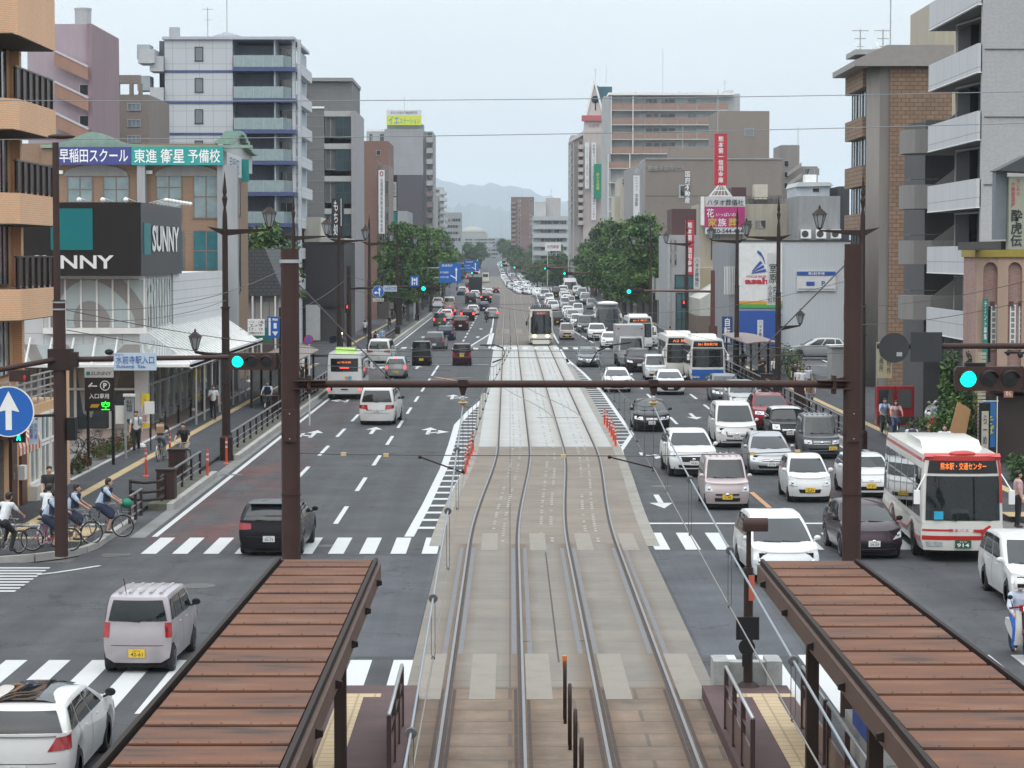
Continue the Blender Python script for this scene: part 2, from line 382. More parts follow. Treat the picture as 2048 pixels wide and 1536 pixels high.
def person(x,y,z,rz,pose,cut,top,low,label,bag=None,vest=None,hat=None,s=1.0,grp=None):
 """rz in degrees, 0 faces the camera"""
 pr=pattern(pose,cut);sw_={'cloth_white':CLOTH[top],'cloth_black':CLOTH[low]}
 t=dup(pr[0],(x,y,z),RAD(rz),label,grp,swap=sw_,scale=s*.96)
 ch=Vector((0,-.2 if pose=='ride' else-.06 if pose=='scoot' else 0,1.34 if pose not in('scoot',)else 1.22));ch.y+=.12 if pose in('ride','scoot')else 0
 if bag:MB().prism([(ch.y+.12,ch.z-.24),(ch.y+.27,ch.z-.22),(ch.y+.28,ch.z+.05),(ch.y+.2,ch.z+.14),(ch.y+.11,ch.z+.14)],'x',-.15,.15).build('backpack',CLOTH[bag],t,world=False)
 if vest:m=MB();m.grid(lambda i,j:(.165*math.cos(2*math.pi*i/14),ch.y+.145*math.sin(2*math.pi*i/14)*(1+.05*j)+(j-2)*-.01,ch.z-.28+.1*j),14,4,closed_u=True);m.build('vest',CLOTH[vest],t,True,world=False)
 if bag or vest==None and pose=='walk' and top=='white':
  m=MB()
  for q in(-1,1):m.path([(q*.1,ch.y+.1,ch.z+.16),(q*.11,ch.y-.07,ch.z+.15),(q*.11,ch.y-.155,ch.z),(q*.12,ch.y-.1,ch.z-.2)],.018,5)
  m.build('strap',CLOTH[bag or 'black'],t,True,world=False)
 if hat:MB().lathe([(.14,-.02),(.1,.0),(.098,.06),(.06,.1),(0,.11)],(0,-.29+.14 if pose=='ride' else-.02,1.67),14).build('cap',CLOTH[hat],t,True,world=False)
 return t
for pose,cut in(('stand','short'),('stand','long'),('stand','skirt'),('walk','short'),('phone','short'),('ride','short'),('ride','skirt'),('ride','long'),('scoot','short')):pattern(pose,cut)
SPOKE=M('spoke_steel',(.4,.4,.4),.3,metal=.8,var=0)
def bicycle_pattern():
 t=thing('bicycle','','bicycle');R=.33
 def tor(y,r,tr,name,mt,par,n=28):
  m=MB();m.grid(lambda i,j:((tr*math.sin(2*math.pi*j/6)),y+(r+tr*math.cos(2*math.pi*j/6))*math.cos(2*math.pi*i/n),R+(r+tr*math.cos(2*math.pi*j/6))*math.sin(2*math.pi*i/n)),n,6,closed_u=True);return m.build(name,mt,par,True)
 for y in(-.55,.53):
  w=tor(y,R-.018,.018,'wheel',TYRE0,t);tor(y,R-.045,.009,'rim',SPOKE,w);m=MB()
  for k in range(14):a=2*math.pi*k/14;m.tube((0,y,R),(0,y+(R-.05)*math.cos(a),R+(R-.05)*math.sin(a)),.003,3)
  m.tube((-.05,y,R),(.05,y,R),.02,8);m.build('spokes',SPOKE,w)
  m=MB();pts=[(y+(R+.03)*math.cos(RAD(a)),R+(R+.03)*math.sin(RAD(a)))for a in range(20 if y<0 else-10,165 if y<0 else 150,12)]
  m.grid(lambda i,j:((-.028,-.012,.012,.028)[i],pts[j][0],pts[j][1]+(.0,.01,.01,.0)[i]),3,len(pts)-1);m.build('fender',M('fender_steel',(.3,.3,.31),.3,metal=.6),t)
 F_=M('bike_frame',(.30,.31,.32),.3,metal=.5);m=MB();hx,bb,st=(0,-.40,.82),(0,.06,.29),(0,.20,.80)
 for a,b,r in((hx,(0,-.55,R),.014),((0,-.37,.70),bb,.018),(bb,st,.016),((0,.155,.6),(0,.53,R),.009),(bb,(0,.53,R),.011),(st,(0,.24,.88),.012),(hx,(0,-.34,.98),.013)):m.tube(a,b,r,8)
 m.build('frame',F_,t,True);m=MB().path([(-.27,-.14,1.0),(-.25,-.26,1.02),(-.08,-.35,1.0),(.08,-.35,1.0),(.25,-.26,1.02),(.27,-.14,1.0)],.012,7);m.build('handlebar',SPOKE,t,True)
 MB().ball((0,.25,.9),(.09,.14,.035),12,6).build('saddle',BLACK,t,True)
 m=MB();X0,Y0,X1,Y1=.15,-.75,.18,-.78
 for k in range(7):
  x=-.15+.05*k;m.tube((x,-.76,.75),(x*1.15,-.79,.97),.004,4);m.tube((x,-.52,.75),(x*1.15,-.5,.97),.004,4)
 for z,w in((.75,1),(.82,1.04),(.9,1.1),(.97,1.15)):m.path([(-.15*w,-.52,z),(-.15*w,-.77,z),(.15*w,-.77,z),(.15*w,-.52,z),(-.15*w,-.52,z)],.005,4)
 m.quad((-.15,-.76,.75),(.15,-.76,.75),(.15,-.52,.75),(-.15,-.52,.75));m.build('basket',M('basket_dark',(.03,.03,.03),.5),t)
 m=MB().tube((-.12,.06,.29),(.12,.06,.29),.012,6).lathe([(.09,0),(.09,.006)],(.04,.06,.29),16,'x').box(-.2,-.11,.18,.26,.2,.225).box(.11,.2,-.14,-.06,.36,.385);m.tube((-.1,.06,.29),(-.12,.22,.21),.01,5).tube((.1,.06,.29),(.12,-.1,.37),.01,5);m.build('crank',SPOKE,t)
 m=MB().box(-.06,.06,.32,.66,.69,.705);m.tube((-.05,.6,.7),(-.05,.53,.36),.006,5).tube((.05,.6,.7),(.05,.53,.36),.006,5);m.build('carrier',SPOKE,t)
 return t
TYRE0=M('bike_tyre',(.02,.02,.02),.8,var=0)
BIKE=bicycle_pattern()
def bike(x,y,z,rz,label,col=None,basket=None):
 sw_={}
 if col:sw_['bike_frame']=M('bike_frame_'+col,dict(pink=(.5,.04,.2),green=(.15,.4,.05),orange=(.5,.22,.04),black=(.03,.03,.03),white=(.55,.55,.53))[col],.3,coat=.4)
 t=dup(BIKE,(x,y,z),RAD(rz),label,'bicycles',swap=sw_,scale=.96)
 if basket:
  b=thing('bag','%s bag in the basket of the %s'%(basket,'schoolgirls\' bicycles' if basket!='blue' else 'cyclist\'s bicycle'),'bag',(x-.64*math.sin(RAD(rz))*-1,y-.64*math.cos(RAD(rz)),z));MB().ball((0,0,.96),(.17,.15,.14),12,7).build('cloth',M('bag_'+basket,(.0,.19,.11)if basket=='green' else(.02,.025,.05),.6),b,True,world=False)
 return t
 # ============================================================ GROUND, ROADS, TRACK
def rail_off(Y):
 t=min(1,max(0,(Y-66)/34.0));t=t*t*(3-2*t)
 return.62*t-max(0,Y-100)*.0012+CX(Y)
YS_NEAR=[14+1.5*i for i in range(70)]
YS=sorted(set(YS_NEAR+list(range(120,340,10))+list(range(340,620,6))+list(range(620,1000,20))+list(range(1000,1700,50))+[2000,2600]))
def strip(mb,xl,xr,y0,y1,dz,m=0,n=1):
 ys=[y0]+[y for y in YS if y0<y<y1]+[y1]
 fl=xl if callable(xl)else(lambda Y:xl+CX(Y));fr=xr if callable(xr)else(lambda Y:xr+CX(Y))
 mb.grid(lambda i,j:(fl(ys[j])+(fr(ys[j])-fl(ys[j]))*i/n,ys[j],TZ(ys[j])+dz),n,len(ys)-1,m)
g=MB()
gy=[-60,0,14]+[y for y in YS if y>14]+[3200,4500,7000,12000]
gx=[-6000,-2500,-900,-400,-150,-60,-25,0,25,60,150,400,900,2500,6000]
g.grid(lambda i,j:(gx[i],gy[j],TZ(gy[j])-.06),len(gx)-1,len(gy)-1)
struct(g,'ground',M('ground_gravel',(.13,.125,.115),.9,var=.15,scale=.2))
def asphalt(name,base,red=0.0):
 mt=bpy.data.materials.new(name);mt.use_nodes=True;n,l=mt.node_tree.nodes,mt.node_tree.links;b=n['Principled BSDF']
 b.inputs['Roughness'].default_value=.78;b.inputs['Specular IOR Level'].default_value=.2
 gm=n.new('ShaderNodeNewGeometry')
 def noise(sc,det,mscale=(1,1,1)):
  mp_=n.new('ShaderNodeMapping');mp_.inputs['Scale'].default_value=mscale;x=n.new('ShaderNodeTexNoise')
  x.inputs['Scale'].default_value=sc;x.inputs['Detail'].default_value=det;x.inputs['Roughness'].default_value=.65
  l.new(gm.outputs['Position'],mp_.inputs[0]);l.new(mp_.outputs[0],x.inputs[0]);return x.outputs[0]
 def ramp(src,p0,c0,p1,c1):
  r=n.new('ShaderNodeValToRGB');r.color_ramp.elements[0].position=p0;r.color_ramp.elements[0].color=(*c0,1);r.color_ramp.elements[1].position=p1;r.color_ramp.elements[1].color=(*c1,1)
  l.new(src,r.inputs[0]);return r.outputs[0]
 def mix(a_,b_,f=1.0,bt='MULTIPLY'):
  m_=n.new('ShaderNodeMixRGB');m_.blend_type=bt
  if hasattr(f,'type')or not isinstance(f,float):l.new(f,m_.inputs[0])
  else:m_.inputs[0].default_value=f
  l.new(a_,m_.inputs[1]);l.new(b_,m_.inputs[2]);return m_.outputs[0]
 c=ramp(noise(.12,6,(1,.12,1)),.35,tuple(q*.86 for q in base),.68,tuple(q*1.14 for q in base))
 c=mix(c,ramp(noise(1.1,3,(1,.015,1)),.35,(.86,)*3,.65,(1.12,)*3))
 c=mix(c,ramp(noise(.55,5),.35,(.80,)*3,.7,(1.16,)*3))
 c=mix(c,ramp(noise(28,3),.3,(.72,)*3,.75,(1.3,)*3))
 if red:c=mix(c,ramp(noise(.5,8,(1,.35,1)),.42,(1,1,1),.6,(1.7,.78,.72)),red)
 vo=n.new('ShaderNodeTexVoronoi');vo.feature='DISTANCE_TO_EDGE';vo.inputs['Scale'].default_value=.16
 wv=n.new('ShaderNodeMixRGB');wv.inputs[0].default_value=.12;l.new(gm.outputs['Position'],wv.inputs[1])
 nz=n.new('ShaderNodeTexNoise');nz.inputs['Scale'].default_value=.8;nz.inputs['Detail'].default_value=8;l.new(gm.outputs['Position'],nz.inputs[0])
 ad=n.new('ShaderNodeVectorMath');ad.operation='MULTIPLY_ADD';ad.inputs[1].default_value=(5,5,0);l.new(nz.outputs['Color'],ad.inputs[0]);l.new(gm.outputs['Position'],ad.inputs[2]);l.new(ad.outputs[0],vo.inputs[0])
 c=mix(c,ramp(vo.outputs['Distance'],.0,(.5,)*3,.012,(1,1,1)),.9)
 l.new(c,b.inputs['Base Color'])
 bp=n.new('ShaderNodeBump');bp.inputs['Strength'].default_value=.25;bp.inputs['Distance'].default_value=.01;l.new(noise(60,2),bp.inputs['Height']);l.new(bp.outputs[0],b.inputs['Normal'])
 MATS[name]=mt;return mt
ASPH=asphalt('asphalt',(.069,.072,.077));ASPHR=asphalt('asphalt_red_worn',(.074,.069,.072),.8)
WALK=asphalt('sidewalk_asphalt',(.055,.058,.064))
SIDEA=asphalt('side_street_asphalt',(.068,.072,.078))
r=MB();strip(r,-11.6,14.6,-20,2600,0.0,n=4);struct(r,'road',ASPH)
r=MB();r.quad((-60,49,.0),(-11.6,49,.0),(-11.6,62.5,.0),(-60,62.5,.0));r.quad((-60,178,0),(-11.6,178,0),(-11.6,190,0),(-60,190,0))
r.quad((14.6,49,.0),(60,49,.0),(60,64,.0),(14.6,64,.0));r.quad((14.6,178,0),(60,178,0),(60,190,0),(14.6,190,0))
r.box(-60,-11.62,-20,49,-.02,.001);r.box(14.62,60,-20,49,-.02,.001)
struct(r,'side_street',SIDEA)
r=MB();strip(r,-10.2,-7.75,66.5,96,.004);struct(r,'red_lane_surface',ASPHR)
r=MB();strip(r,10.6,13.7,71,190,.004);strip(r,-10.2,-8.0,96,172,.004);struct(r,'worn_lane_surface',asphalt('asphalt_faint_red',(.071,.072,.076),.3))
r=MB();r.quad((-3.9,47.7,.004),(-1.95,47.7,.004),(-1.95,63.9,.004),(-3.9,63.9,.004));r.quad((3.9,47.7,.004),(6.0,47.7,.004),(6.0,65.0,.004),(3.9,65.0,.004))
struct(r,'asphalt_patch',asphalt('new_asphalt',(.085,.09,.1)))
# ---------------- sidewalks with kerbs
KERB=CONC
def walk(poly,name,mt=WALK,h=.13):
 m=MB();m.prism(poly,'z',-.05,h);return struct(m,name,mt)
corner_l=[(-11.55-4*(1-math.sin(t)),62.0+3.6*(1-math.cos(t)))for t in[RAD(a)for a in range(0,91,15)]]
walk([(-60,62.0),(-15.6,62.0)]+corner_l+[(-11.55,177),(-60,177)],'sidewalk')
walk([(-60,191),(-11.55,191),(-11.55,330),(-60,330)],'sidewalk')
walk([(14.55,74),(17,70),(60,70),(60,177),(14.55,177)],'sidewalk')
walk([(14.55,191),(60,191),(60,330),(14.55,330)],'sidewalk')
r=MB();strip(r,-60,-11.55,330,1700,.1);strip(r,14.55,60,330,1700,.1);struct(r,'far_sidewalk',WALK)
def kerb(pts,w=.18,h=.17):
 m=MB()
 for(x0,y0),(x1,y1)in zip(pts,pts[1:]):
  L=math.hypot(x1-x0,y1-y0);n=max(1,int(L/1.2))if y0<130 else max(1,int(L/8))
  dx,dy=(x1-x0)/L,(y1-y0)/L
  for k in range(n):
   a,b_=L*k/n+.008,L*(k+1)/n-.008
   p=[(x0+dx*a,y0+dy*a),(x0+dx*b_,y0+dy*b_)]
   q=[(p[0][0],p[0][1]),(p[1][0],p[1][1]),(p[1][0]+dy*w,p[1][1]-dx*w),(p[0][0]+dy*w,p[0][1]-dx*w)]
   m.prism(q,'z',-.03,h)
 return struct(m,'kerb',KERB)
kerb([(p[0]+.02,p[1]-.02)for p in corner_l]+[(-11.5,72)]);
for y0,y1,x in((75.5,87,-10.9),(94,170,-10.9),(196,330,-10.9)):kerb([(x,y0),(x,y1)],.2,.2)
kerb([(14.5,330),(14.5,191)],.2);kerb([(14.5,177),(14.5,74)],.2,.2);kerb([(-11.5,191),(-11.5,330)])
strips=MB()
for y0,y1 in((75.5,87),(94,170),(196,330)):
 strips.box(-11.5,-10.9,y0,y1,-.02,.19)
struct(strips,'verge',M('verge_soil',(.10,.10,.075),.95,var=.3,scale=1.2,bump=.4))
r=MB();strip(r,-10.9,-10.45,68,172,.006);strip(r,14.05,14.5,76,172,.006);strip(r,-11.6,-10.45,196,330,.006)
struct(r,'gutter',M('gutter_concrete',(.17,.17,.168),.85,var=.2,scale=.8))
r=MB();r.box(-19.5,-15.5,101,139,.1,.135);struct(r,'forecourt',brickM('brown_paving',(.20,.13,.105),(.17,.115,.095),(.10,.085,.08),.2,.1,.01,flat=True,stain=.2))
r=MB();r.box(-15.62,-15.45,84,150,.1,.16);r.box(-15.62,-11.8,70,70.4,.1,.14);struct(r,'kerb',CONC)
r=MB();r.box(-40,-15.7,84.6,100.5,.11,.137);struct(r,'car_park_surface',asphalt('car_park',(.16,.16,.155)))
r=MB();r.box(20.5,60,157,176,.11,.137);struct(r,'car_park_surface',asphalt('car_park_right',(.10,.102,.105)))
TACT=brickM('tactile_yellow',(.46,.34,.17),(.42,.31,.155),(.30,.23,.12),.3,.3,.012,flat=True,offset=0,stain=.3,nscale=.9)
r=MB()
r.box(-14.4,-14.05,67.2,176,.12,.137);r.box(-30,-11.9,66.75,67.1,.12,.137);r.box(-13.1,-11.9,66.0,69.5,.12,.139)
r.box(-14.4,-14.05,192,330,.12,.137);r.box(-20,-15.3,63.6,64.3,.12,.137)
r.box(16.7,17.05,71,176,.12,.137);r.box(16.7,17.05,192,330,.12,.137);r.box(15.2,17.05,72.4,73.6,.12,.139)
struct(r,'tactile_paving',TACT)
# ---------------- painted markings
def paintM(name,col,wear=.45,dk=.42):
 mt=bpy.data.materials.new(name);mt.use_nodes=True;n,l=mt.node_tree.nodes,mt.node_tree.links;b=n['Principled BSDF'];b.inputs['Roughness'].default_value=.6
 gm=n.new('ShaderNodeNewGeometry');x=n.new('ShaderNodeTexNoise');x.inputs['Scale'].default_value=1.6;x.inputs['Detail'].default_value=9;x.inputs['Roughness'].default_value=.75
 l.new(gm.outputs['Position'],x.inputs[0]);r_=n.new('ShaderNodeValToRGB');r_.color_ramp.elements[0].position=wear-.12;r_.color_ramp.elements[1].position=wear+.03
 r_.color_ramp.elements[0].color=tuple(q*dk for q in col)+(1,);r_.color_ramp.elements[1].color=(*col,1)
 e=r_.color_ramp.elements.new(.75);e.color=tuple(q*.9 for q in col)+(1,)
 l.new(x.outputs[0],r_.inputs[0]);l.new(r_.outputs[0],b.inputs['Base Color']);MATS[name]=mt;return mt
PW=paintM('road_paint_white',(.52,.53,.53),.3);PWF=paintM('road_paint_faded',(.215,.19,.155),.5,.85);PO=paintM('road_paint_orange',(.50,.25,.11),.42)
def cross(x0,x1,y0,y1,pitch=.86,w=.43,mt=PW,dz=.008,slant=0.0):
 m=MB();x=x0
 while x<x1:
  m.quad((x,y0,dz),(x+w,y0,dz),(x+w+slant,y1,dz),(x+slant,y1,dz));x+=pitch
 struct(m,'crosswalk',mt)
cross(-13.5,-1.95,41.7,47.3);cross(4.1,15.5,41.6,47.9)
cross(-10.0,-1.5,64.3,68.0,.845,.42);cross(3.98,14.2,65.2,69.2,.845,.42)
cross(-10.4,-2.8,205.5,210.0,.9,.45);cross(4.6,14,205.5,210,.9,.45)
m=MB()
for k in range(9):m.quad((-22,57.0+.86*k*.62,.006),(-11.9-.25*k*0,57.0+.86*k*.62,.006),(-11.9,57.25+.86*k*.62,.006),(-22,57.25+.86*k*.62,.006))
struct(m,'crosswalk',PW)
def line(m,pts,w,dz=.0115):
 for(x0,y0),(x1,y1)in zip(pts,pts[1:]):
  L=math.hypot(x1-x0,y1-y0);nx,ny=(y1-y0)/L*w/2,-(x1-x0)/L*w/2
  m.quad((x0-nx,y0-ny,dz+TZ(y0)),(x1-nx,y1-ny,dz+TZ(y1)),(x1+nx,y1+ny,dz+TZ(y1)),(x0+nx,y0+ny,dz+TZ(y0)))
def ln(m,pxs,w,dz=.0115):line(m,[G(*p)for p in pxs],w,dz)
m=MB()
line(m,[(-10.2,68.2),(-10.2,172)],.17)
for y in range(196,420,8):line(m,[(-10.2,y),(-10.2,y+8)],.17)
y=71.5
while y<160:line(m,[(-5.25,y),(-5.25,y+5)],.15);y+=10
y=86.0
while y<160:line(m,[(-7.7,y),(-7.7,y+5)],.15);y+=10
for y in range(214,330,10):line(m,[(-4.4,y),(-4.4,y+5)],.17);line(m,[(-7.4,y),(-7.4,y+5)],.14)
line(m,[(-5.25,160),(-5.25,175)],.15)
for y in range(330,560,8):line(m,[(-5.6,y),(-5.6,y+5)],.2);line(m,[(8.4,y),(8.4,y+5)],.2);line(m,[(4.6,y),(4.6,y+8)],.2)
line(m,[(-2.0,214),(-2.0,268)],.22);line(m,[(-2.0,270),(-2.2,330)],.15)
line(m,[(-10.2,176.6),(-1.6,176.6)],.35)
line(m,[(3.9,71.6),(14,71.6)],.35);line(m,[(4.5,212),(14,212)],.35)
y=84.0
while y<170:
 line(m,[(8.0,y),(8.0,y+5)],.15)
 if y>112:line(m,[(10.5,y),(10.5,y+5)],.15)
 y+=10
line(m,[(7.7,220),(6.6,262)],.17);line(m,[(10.6,219),(10.2,262)],.15);line(m,[(4.45,219),(4.5,330)],.17)
line(m,[(14.0,76),(14.0,172)],.14);line(m,[(13.8,214),(13.8,330)],.15)
line(m,[G(75,1150),G(110,1146),G(150,1140),G(200,1132)],.14)
Lo=[G(*p)for p in((818,1074),(853,1010),(887,938),(903,890),(914,850),(940,822),(966,800))]
Li=[G(*p)for p in((874,1073),(893,1022),(907,985),(928,947),(939,915),(950,880),(959,845),(967,800))]
line(m,Lo,.28);line(m,Li,.2)
def at(poly,y):
 return float(np.interp(y,[p[1]for p in poly],[p[0]for p in poly]))
y=70.2
while y<130:
 m.quad((at(Lo,y),y,.008),(at(Li,y),y,.008),(at(Li,y+.55),y+.55,.008),(at(Lo,y+.55),y+.55,.008));y+=2.1 if y<110 else 2.1
Ro=[G(*p)for p in((1241,902),(1264,869),(1232,824),(1205,785),(1165,745),(1133,718))]
Ri=[G(*p)for p in((1239,899),(1225,874),(1204,840),(1180,803),(1155,765),(1133,718))]
line(m,Ro,.2);line(m,Ri,.2)
y=101.5
while y<178:
 m.quad((at(Ri,y),y,.008),(at(Ro,y),y,.008),(at(Ro,y+.5),y+.5,.008),(at(Ri,y+.5),y+.5,.008));y+=2.1
ln(m,((1241,902),(1247,928),(1264,986),(1280,1032),(1296,1067)),.22)
line(m,[(-1.9,207),(-3.6,211),(-2.0,247)],.2);line(m,[(-1.8,207),(-1.75,248)],.22)
for k in range(12):line(m,[(-3.4+k*.12,212+k*2.6),(-1.8,212+k*2.6)],.35,.008)
line(m,[(4.35,180),(4.35,205)],.2)
struct(m,'road_marking',PW)
m=MB();ln(m,((1503,985),(1539,1016)),.17);line(m,[(8.3,70),(8.3,72)],.15)
line(m,[(10.55,74),(10.55,84)],.17)
line(m,[(-5.3,155),(-2.6,158)],.2);line(m,[(-5.0,158.5),(-3.0,152.5)],.2,.014);line(m,[(5.0,110.2),(7.6,110)],.12);line(m,[(6.2,97),(7.0,103)],.14)
struct(m,'orange_road_marking',PO)
ar=MB()
def arrow(px,py,left=False,right=False,straight=True,s=1.0,flip=1):
 X,Y=G(px,py);dz=.009
 def T(pts):ar.poly(*[(X+x*s*flip,Y+y*s*flip*1.0,dz)for x,y in pts])
 if straight:T([(-.09,-2.2),(.09,-2.2),(.09,.6),(-.09,.6)]);T([(-.38,.5),(.38,.5),(0,2.2)])
 for on,sg in((left,-1),(right,1)):
  if on:
   T([(.0,-1.6),(sg*.5,-1.0),(sg*.5,-.5),(.0,-1.1)]);T([(sg*.42,-1.8),(sg*.42,.5),(sg*.95,-.7)])
   if not straight:T([(-.09,-2.6),(.09,-2.6),(.09,-1.2),(-.09,-1.2)])
for a in((628,868,1,0,1),(747,861,0,0,1),(858,862,0,1,1),(696,800,1,0,1),(905,794,0,1,1),(762,736,1,0,1),(835,735,0,0,1)):
 arrow(a[0],a[1],*[bool(q)for q in a[2:]])
for a in((1289,916,1,0,0),(1387,833,0,0,1),(1320,1003,0,0,1)):
 arrow(a[0],a[1],bool(a[2]),bool(a[3]),bool(a[4]),flip=-1)
for X_,Y_ in((-8.6,236),(-5.8,236),(-3.2,236),(-3.2,262),(6.2,236),(5.8,260),(9,250)):
 ar.poly((X_-.3,Y_,.009),(X_+.3,Y_,.009),(X_,Y_+2.5,.009));ar.quad((X_-.08,Y_-2,.009),(X_+.08,Y_-2,.009),(X_+.08,Y_,.009),(X_-.08,Y_,.009))
struct(ar,'arrow_marking',PW)
mh=MB()
for px,py,r_ in((395,1172,.45),(1322,973,.38),(222,1112,.3),(650,1092,.3)):
 X,Y=G(px,py);mh.lathe([(r_,0),(r_,.007)],(X,Y,0),20)
for px,py in((233,1110),(462,950),(490,880)):
 X,Y=G(px,py);mh.box(X-.4,X+.4,Y-.25,Y+.25,0,.012)
struct(mh,'manhole_cover',M('cast_iron',(.07,.068,.066),.6,var=.3,scale=9))
# ---------------- tram track
SLABW=brickM('white_slab',(.40,.405,.395),(.375,.38,.372),(.26,.255,.245),30,1.6,.02,flat=True,offset=0,stain=.16,nscale=.5,bump=.1,rails=.6)
SLABB=brickM('brown_slab',(.215,.178,.14),(.19,.162,.13),(.10,.085,.07),30,1.9,.022,flat=True,offset=0,stain=.34,nscale=.4,bump=.15)
SLABG=brickM('grey_slab',(.195,.172,.145),(.175,.157,.135),(.10,.09,.08),30,1.55,.016,flat=True,offset=0,stain=.28,nscale=.45,bump=.15,rails=0)
STONE=brickM('old_paving_stone',(.205,.145,.098),(.178,.132,.096),(.115,.09,.068),2.3,1.05,.035,flat=True,offset=.5,stain=.5,nscale=.8,bump=.4,rails=0)
BEDF=brickM('far_track_bed',(.135,.112,.09),(.12,.10,.085),(.10,.088,.075),30,2.4,.03,flat=True,offset=0,stain=.3,nscale=.3,bump=.1)
bl,br_=(lambda Y:-1.93+rail_off(Y)),(lambda Y:3.82+rail_off(Y)*.75)
for y0,y1,nm,mt in((14,44.3,'stone_track_bed',STONE),(44.3,66.5,'grey_track_bed',SLABG),(66.5,100.5,'brown_track_bed',SLABB),(100.5,214,'white_track_bed',SLABW),(214,247,'brown_track_bed',BEDF),(247,262,'pale_track_bed',SLABG),(262,425,'brown_track_bed',BEDF),(425,900,'brown_track_bed',BEDF)):
 m=MB();strip(m,bl,br_,y0,y1,.014,n=3);struct(m,nm,mt)
m=MB();strip(m,lambda Y:bl(Y)-.32,bl,66,140,.012);strip(m,br_,lambda Y:br_(Y)+.35,66,178,.012);struct(m,'track_kerb',M('kerb_pale',(.24,.225,.2),.85,var=.2,scale=1.1))
def crosst(y0,y1,w=.55,pitch=1.2,xs=None):
 m=MB()
 for x in xs:
  o=rail_off((y0+y1)/2);m.quad((x+o,y0,.019),(x+w+o,y0,.019),(x+w+o,y1,.019),(x+o,y1,.019))
 struct(m,'crosswalk',PWF)
crosst(43.0,48.0,xs=(-1.75,-.75,.3,1.75,3.1),w=.48);crosst(65.0,69.0,xs=(-.8,.55,1.85,3.1),w=.45)
cross(-1.6,4.4,205.5,210,.9,.45,PW,.02)
RAILS=(-1.165,.245,1.585,3.005)
RAIL=M('rail_steel',(.21,.21,.215),.45,metal=.5,var=.1,scale=1);RUST=M('rail_rust',(.045,.03,.025),.8,var=.35,scale=6);FLG=M('rubber_edge',(.12,.122,.13),.6,var=.1)
def sw(Y):
 t=min(1,max(0,(152-Y)/36.0));return t*t*(3-2*t)
ry=[14+2*i for i in range(25)]+[64+1.5*i for i in range(40)]+list(range(124,340,12))+list(range(340,620,6))+[640,700,760,820,880]
for k,x0 in enumerate(RAILS):
 a=MB();b_=MB()
 sgn=1 if k%2==0 else-1
 def P(dx,dz):return lambda i,j:(x0+rail_off(ry[j])+dx[i],ry[j],TZ(ry[j])+dz[i])
 a.grid(P([-.026,-.026,.026,.026],[.01,.035,.035,.01]),3,len(ry)-1)
 b_.grid(P([.027*sgn,.027*sgn,.095*sgn,.095*sgn],[.012,.0165,.0165,.012]),3,len(ry)-1)
 o=tag(a.build('rail',RAIL),'long steel tram rail set in the street, %s'%('outermost on the left','second from the left','third from the left','outermost on the right')[k],'rail','tram rails')
 b_.build('flangeway',RUST,o)
 e=MB();yy=[y for y in ry if y>47 and y<66.6]
 for sd in(-1,1):
  e.grid(lambda i,j:(x0+sd*(.11+.1*i),yy[j],.0165),1,len(yy)-1)
 e.build('edging',FLG,o)
 e=MB();yy=[y for y in ry if y<=45]
 for sd in(-1,1):e.grid(lambda i,j:(x0+sd*(.06+.06*i)+(.05*sgn if sd*sgn>0 else 0),yy[j],.0175),1,len(yy)-1)
 e.build('rusty_edge',RUST,o)
for k in(0,1):
 a=MB();yy=[112+2*i for i in range(22)]
 d=RAILS[k+2]-RAILS[k]
 a.grid(lambda i,j:(RAILS[k]+rail_off(yy[j])+d*sw(yy[j])+(-.03,-.03,.03,.03)[i],yy[j],(.01,.03,.03,.01)[i]),3,len(yy)-1)
 tag(a.build('crossover_rail',RAIL),'curved crossover rail linking the two tracks, %s one'%('left' if k==0 else 'right'),'rail','crossover rails')
m=MB();m.box(.95,.985,47,64.5,.0,.018);m.box(.93+.4,3.4,118.4,118.6,.0,.019)
for px,py in((1170,1283),(1048,1284)):X,Y=G(px,py);m.box(X-.12,X+.12,Y-.02,Y+.02,0,.02)
struct(m,'track_joint',M('joint_dark',(.05,.045,.04),.8))
m=MB();rr=random.Random(4)
for Y in np.arange(67,205,.62):
 for x in(-.55,-.25,.85,1.15,2.15,2.45)if Y<205 else():
  if rr.random()<.6:
   xx=x+rail_off(Y)+(.0 if Y<100 else.05);m.box(xx,xx+.09,Y,Y+.28,0,.0185)
struct(m,'slab_mark',M('slab_mark_grey',(.30,.285,.26),.85,var=.3,scale=3))
r=MB();r.quad((-70,426,.6),(-11.5,426,1.02),(-11.5,438,.98),(-70,438,.6));struct(r,'side_street',SIDEA)
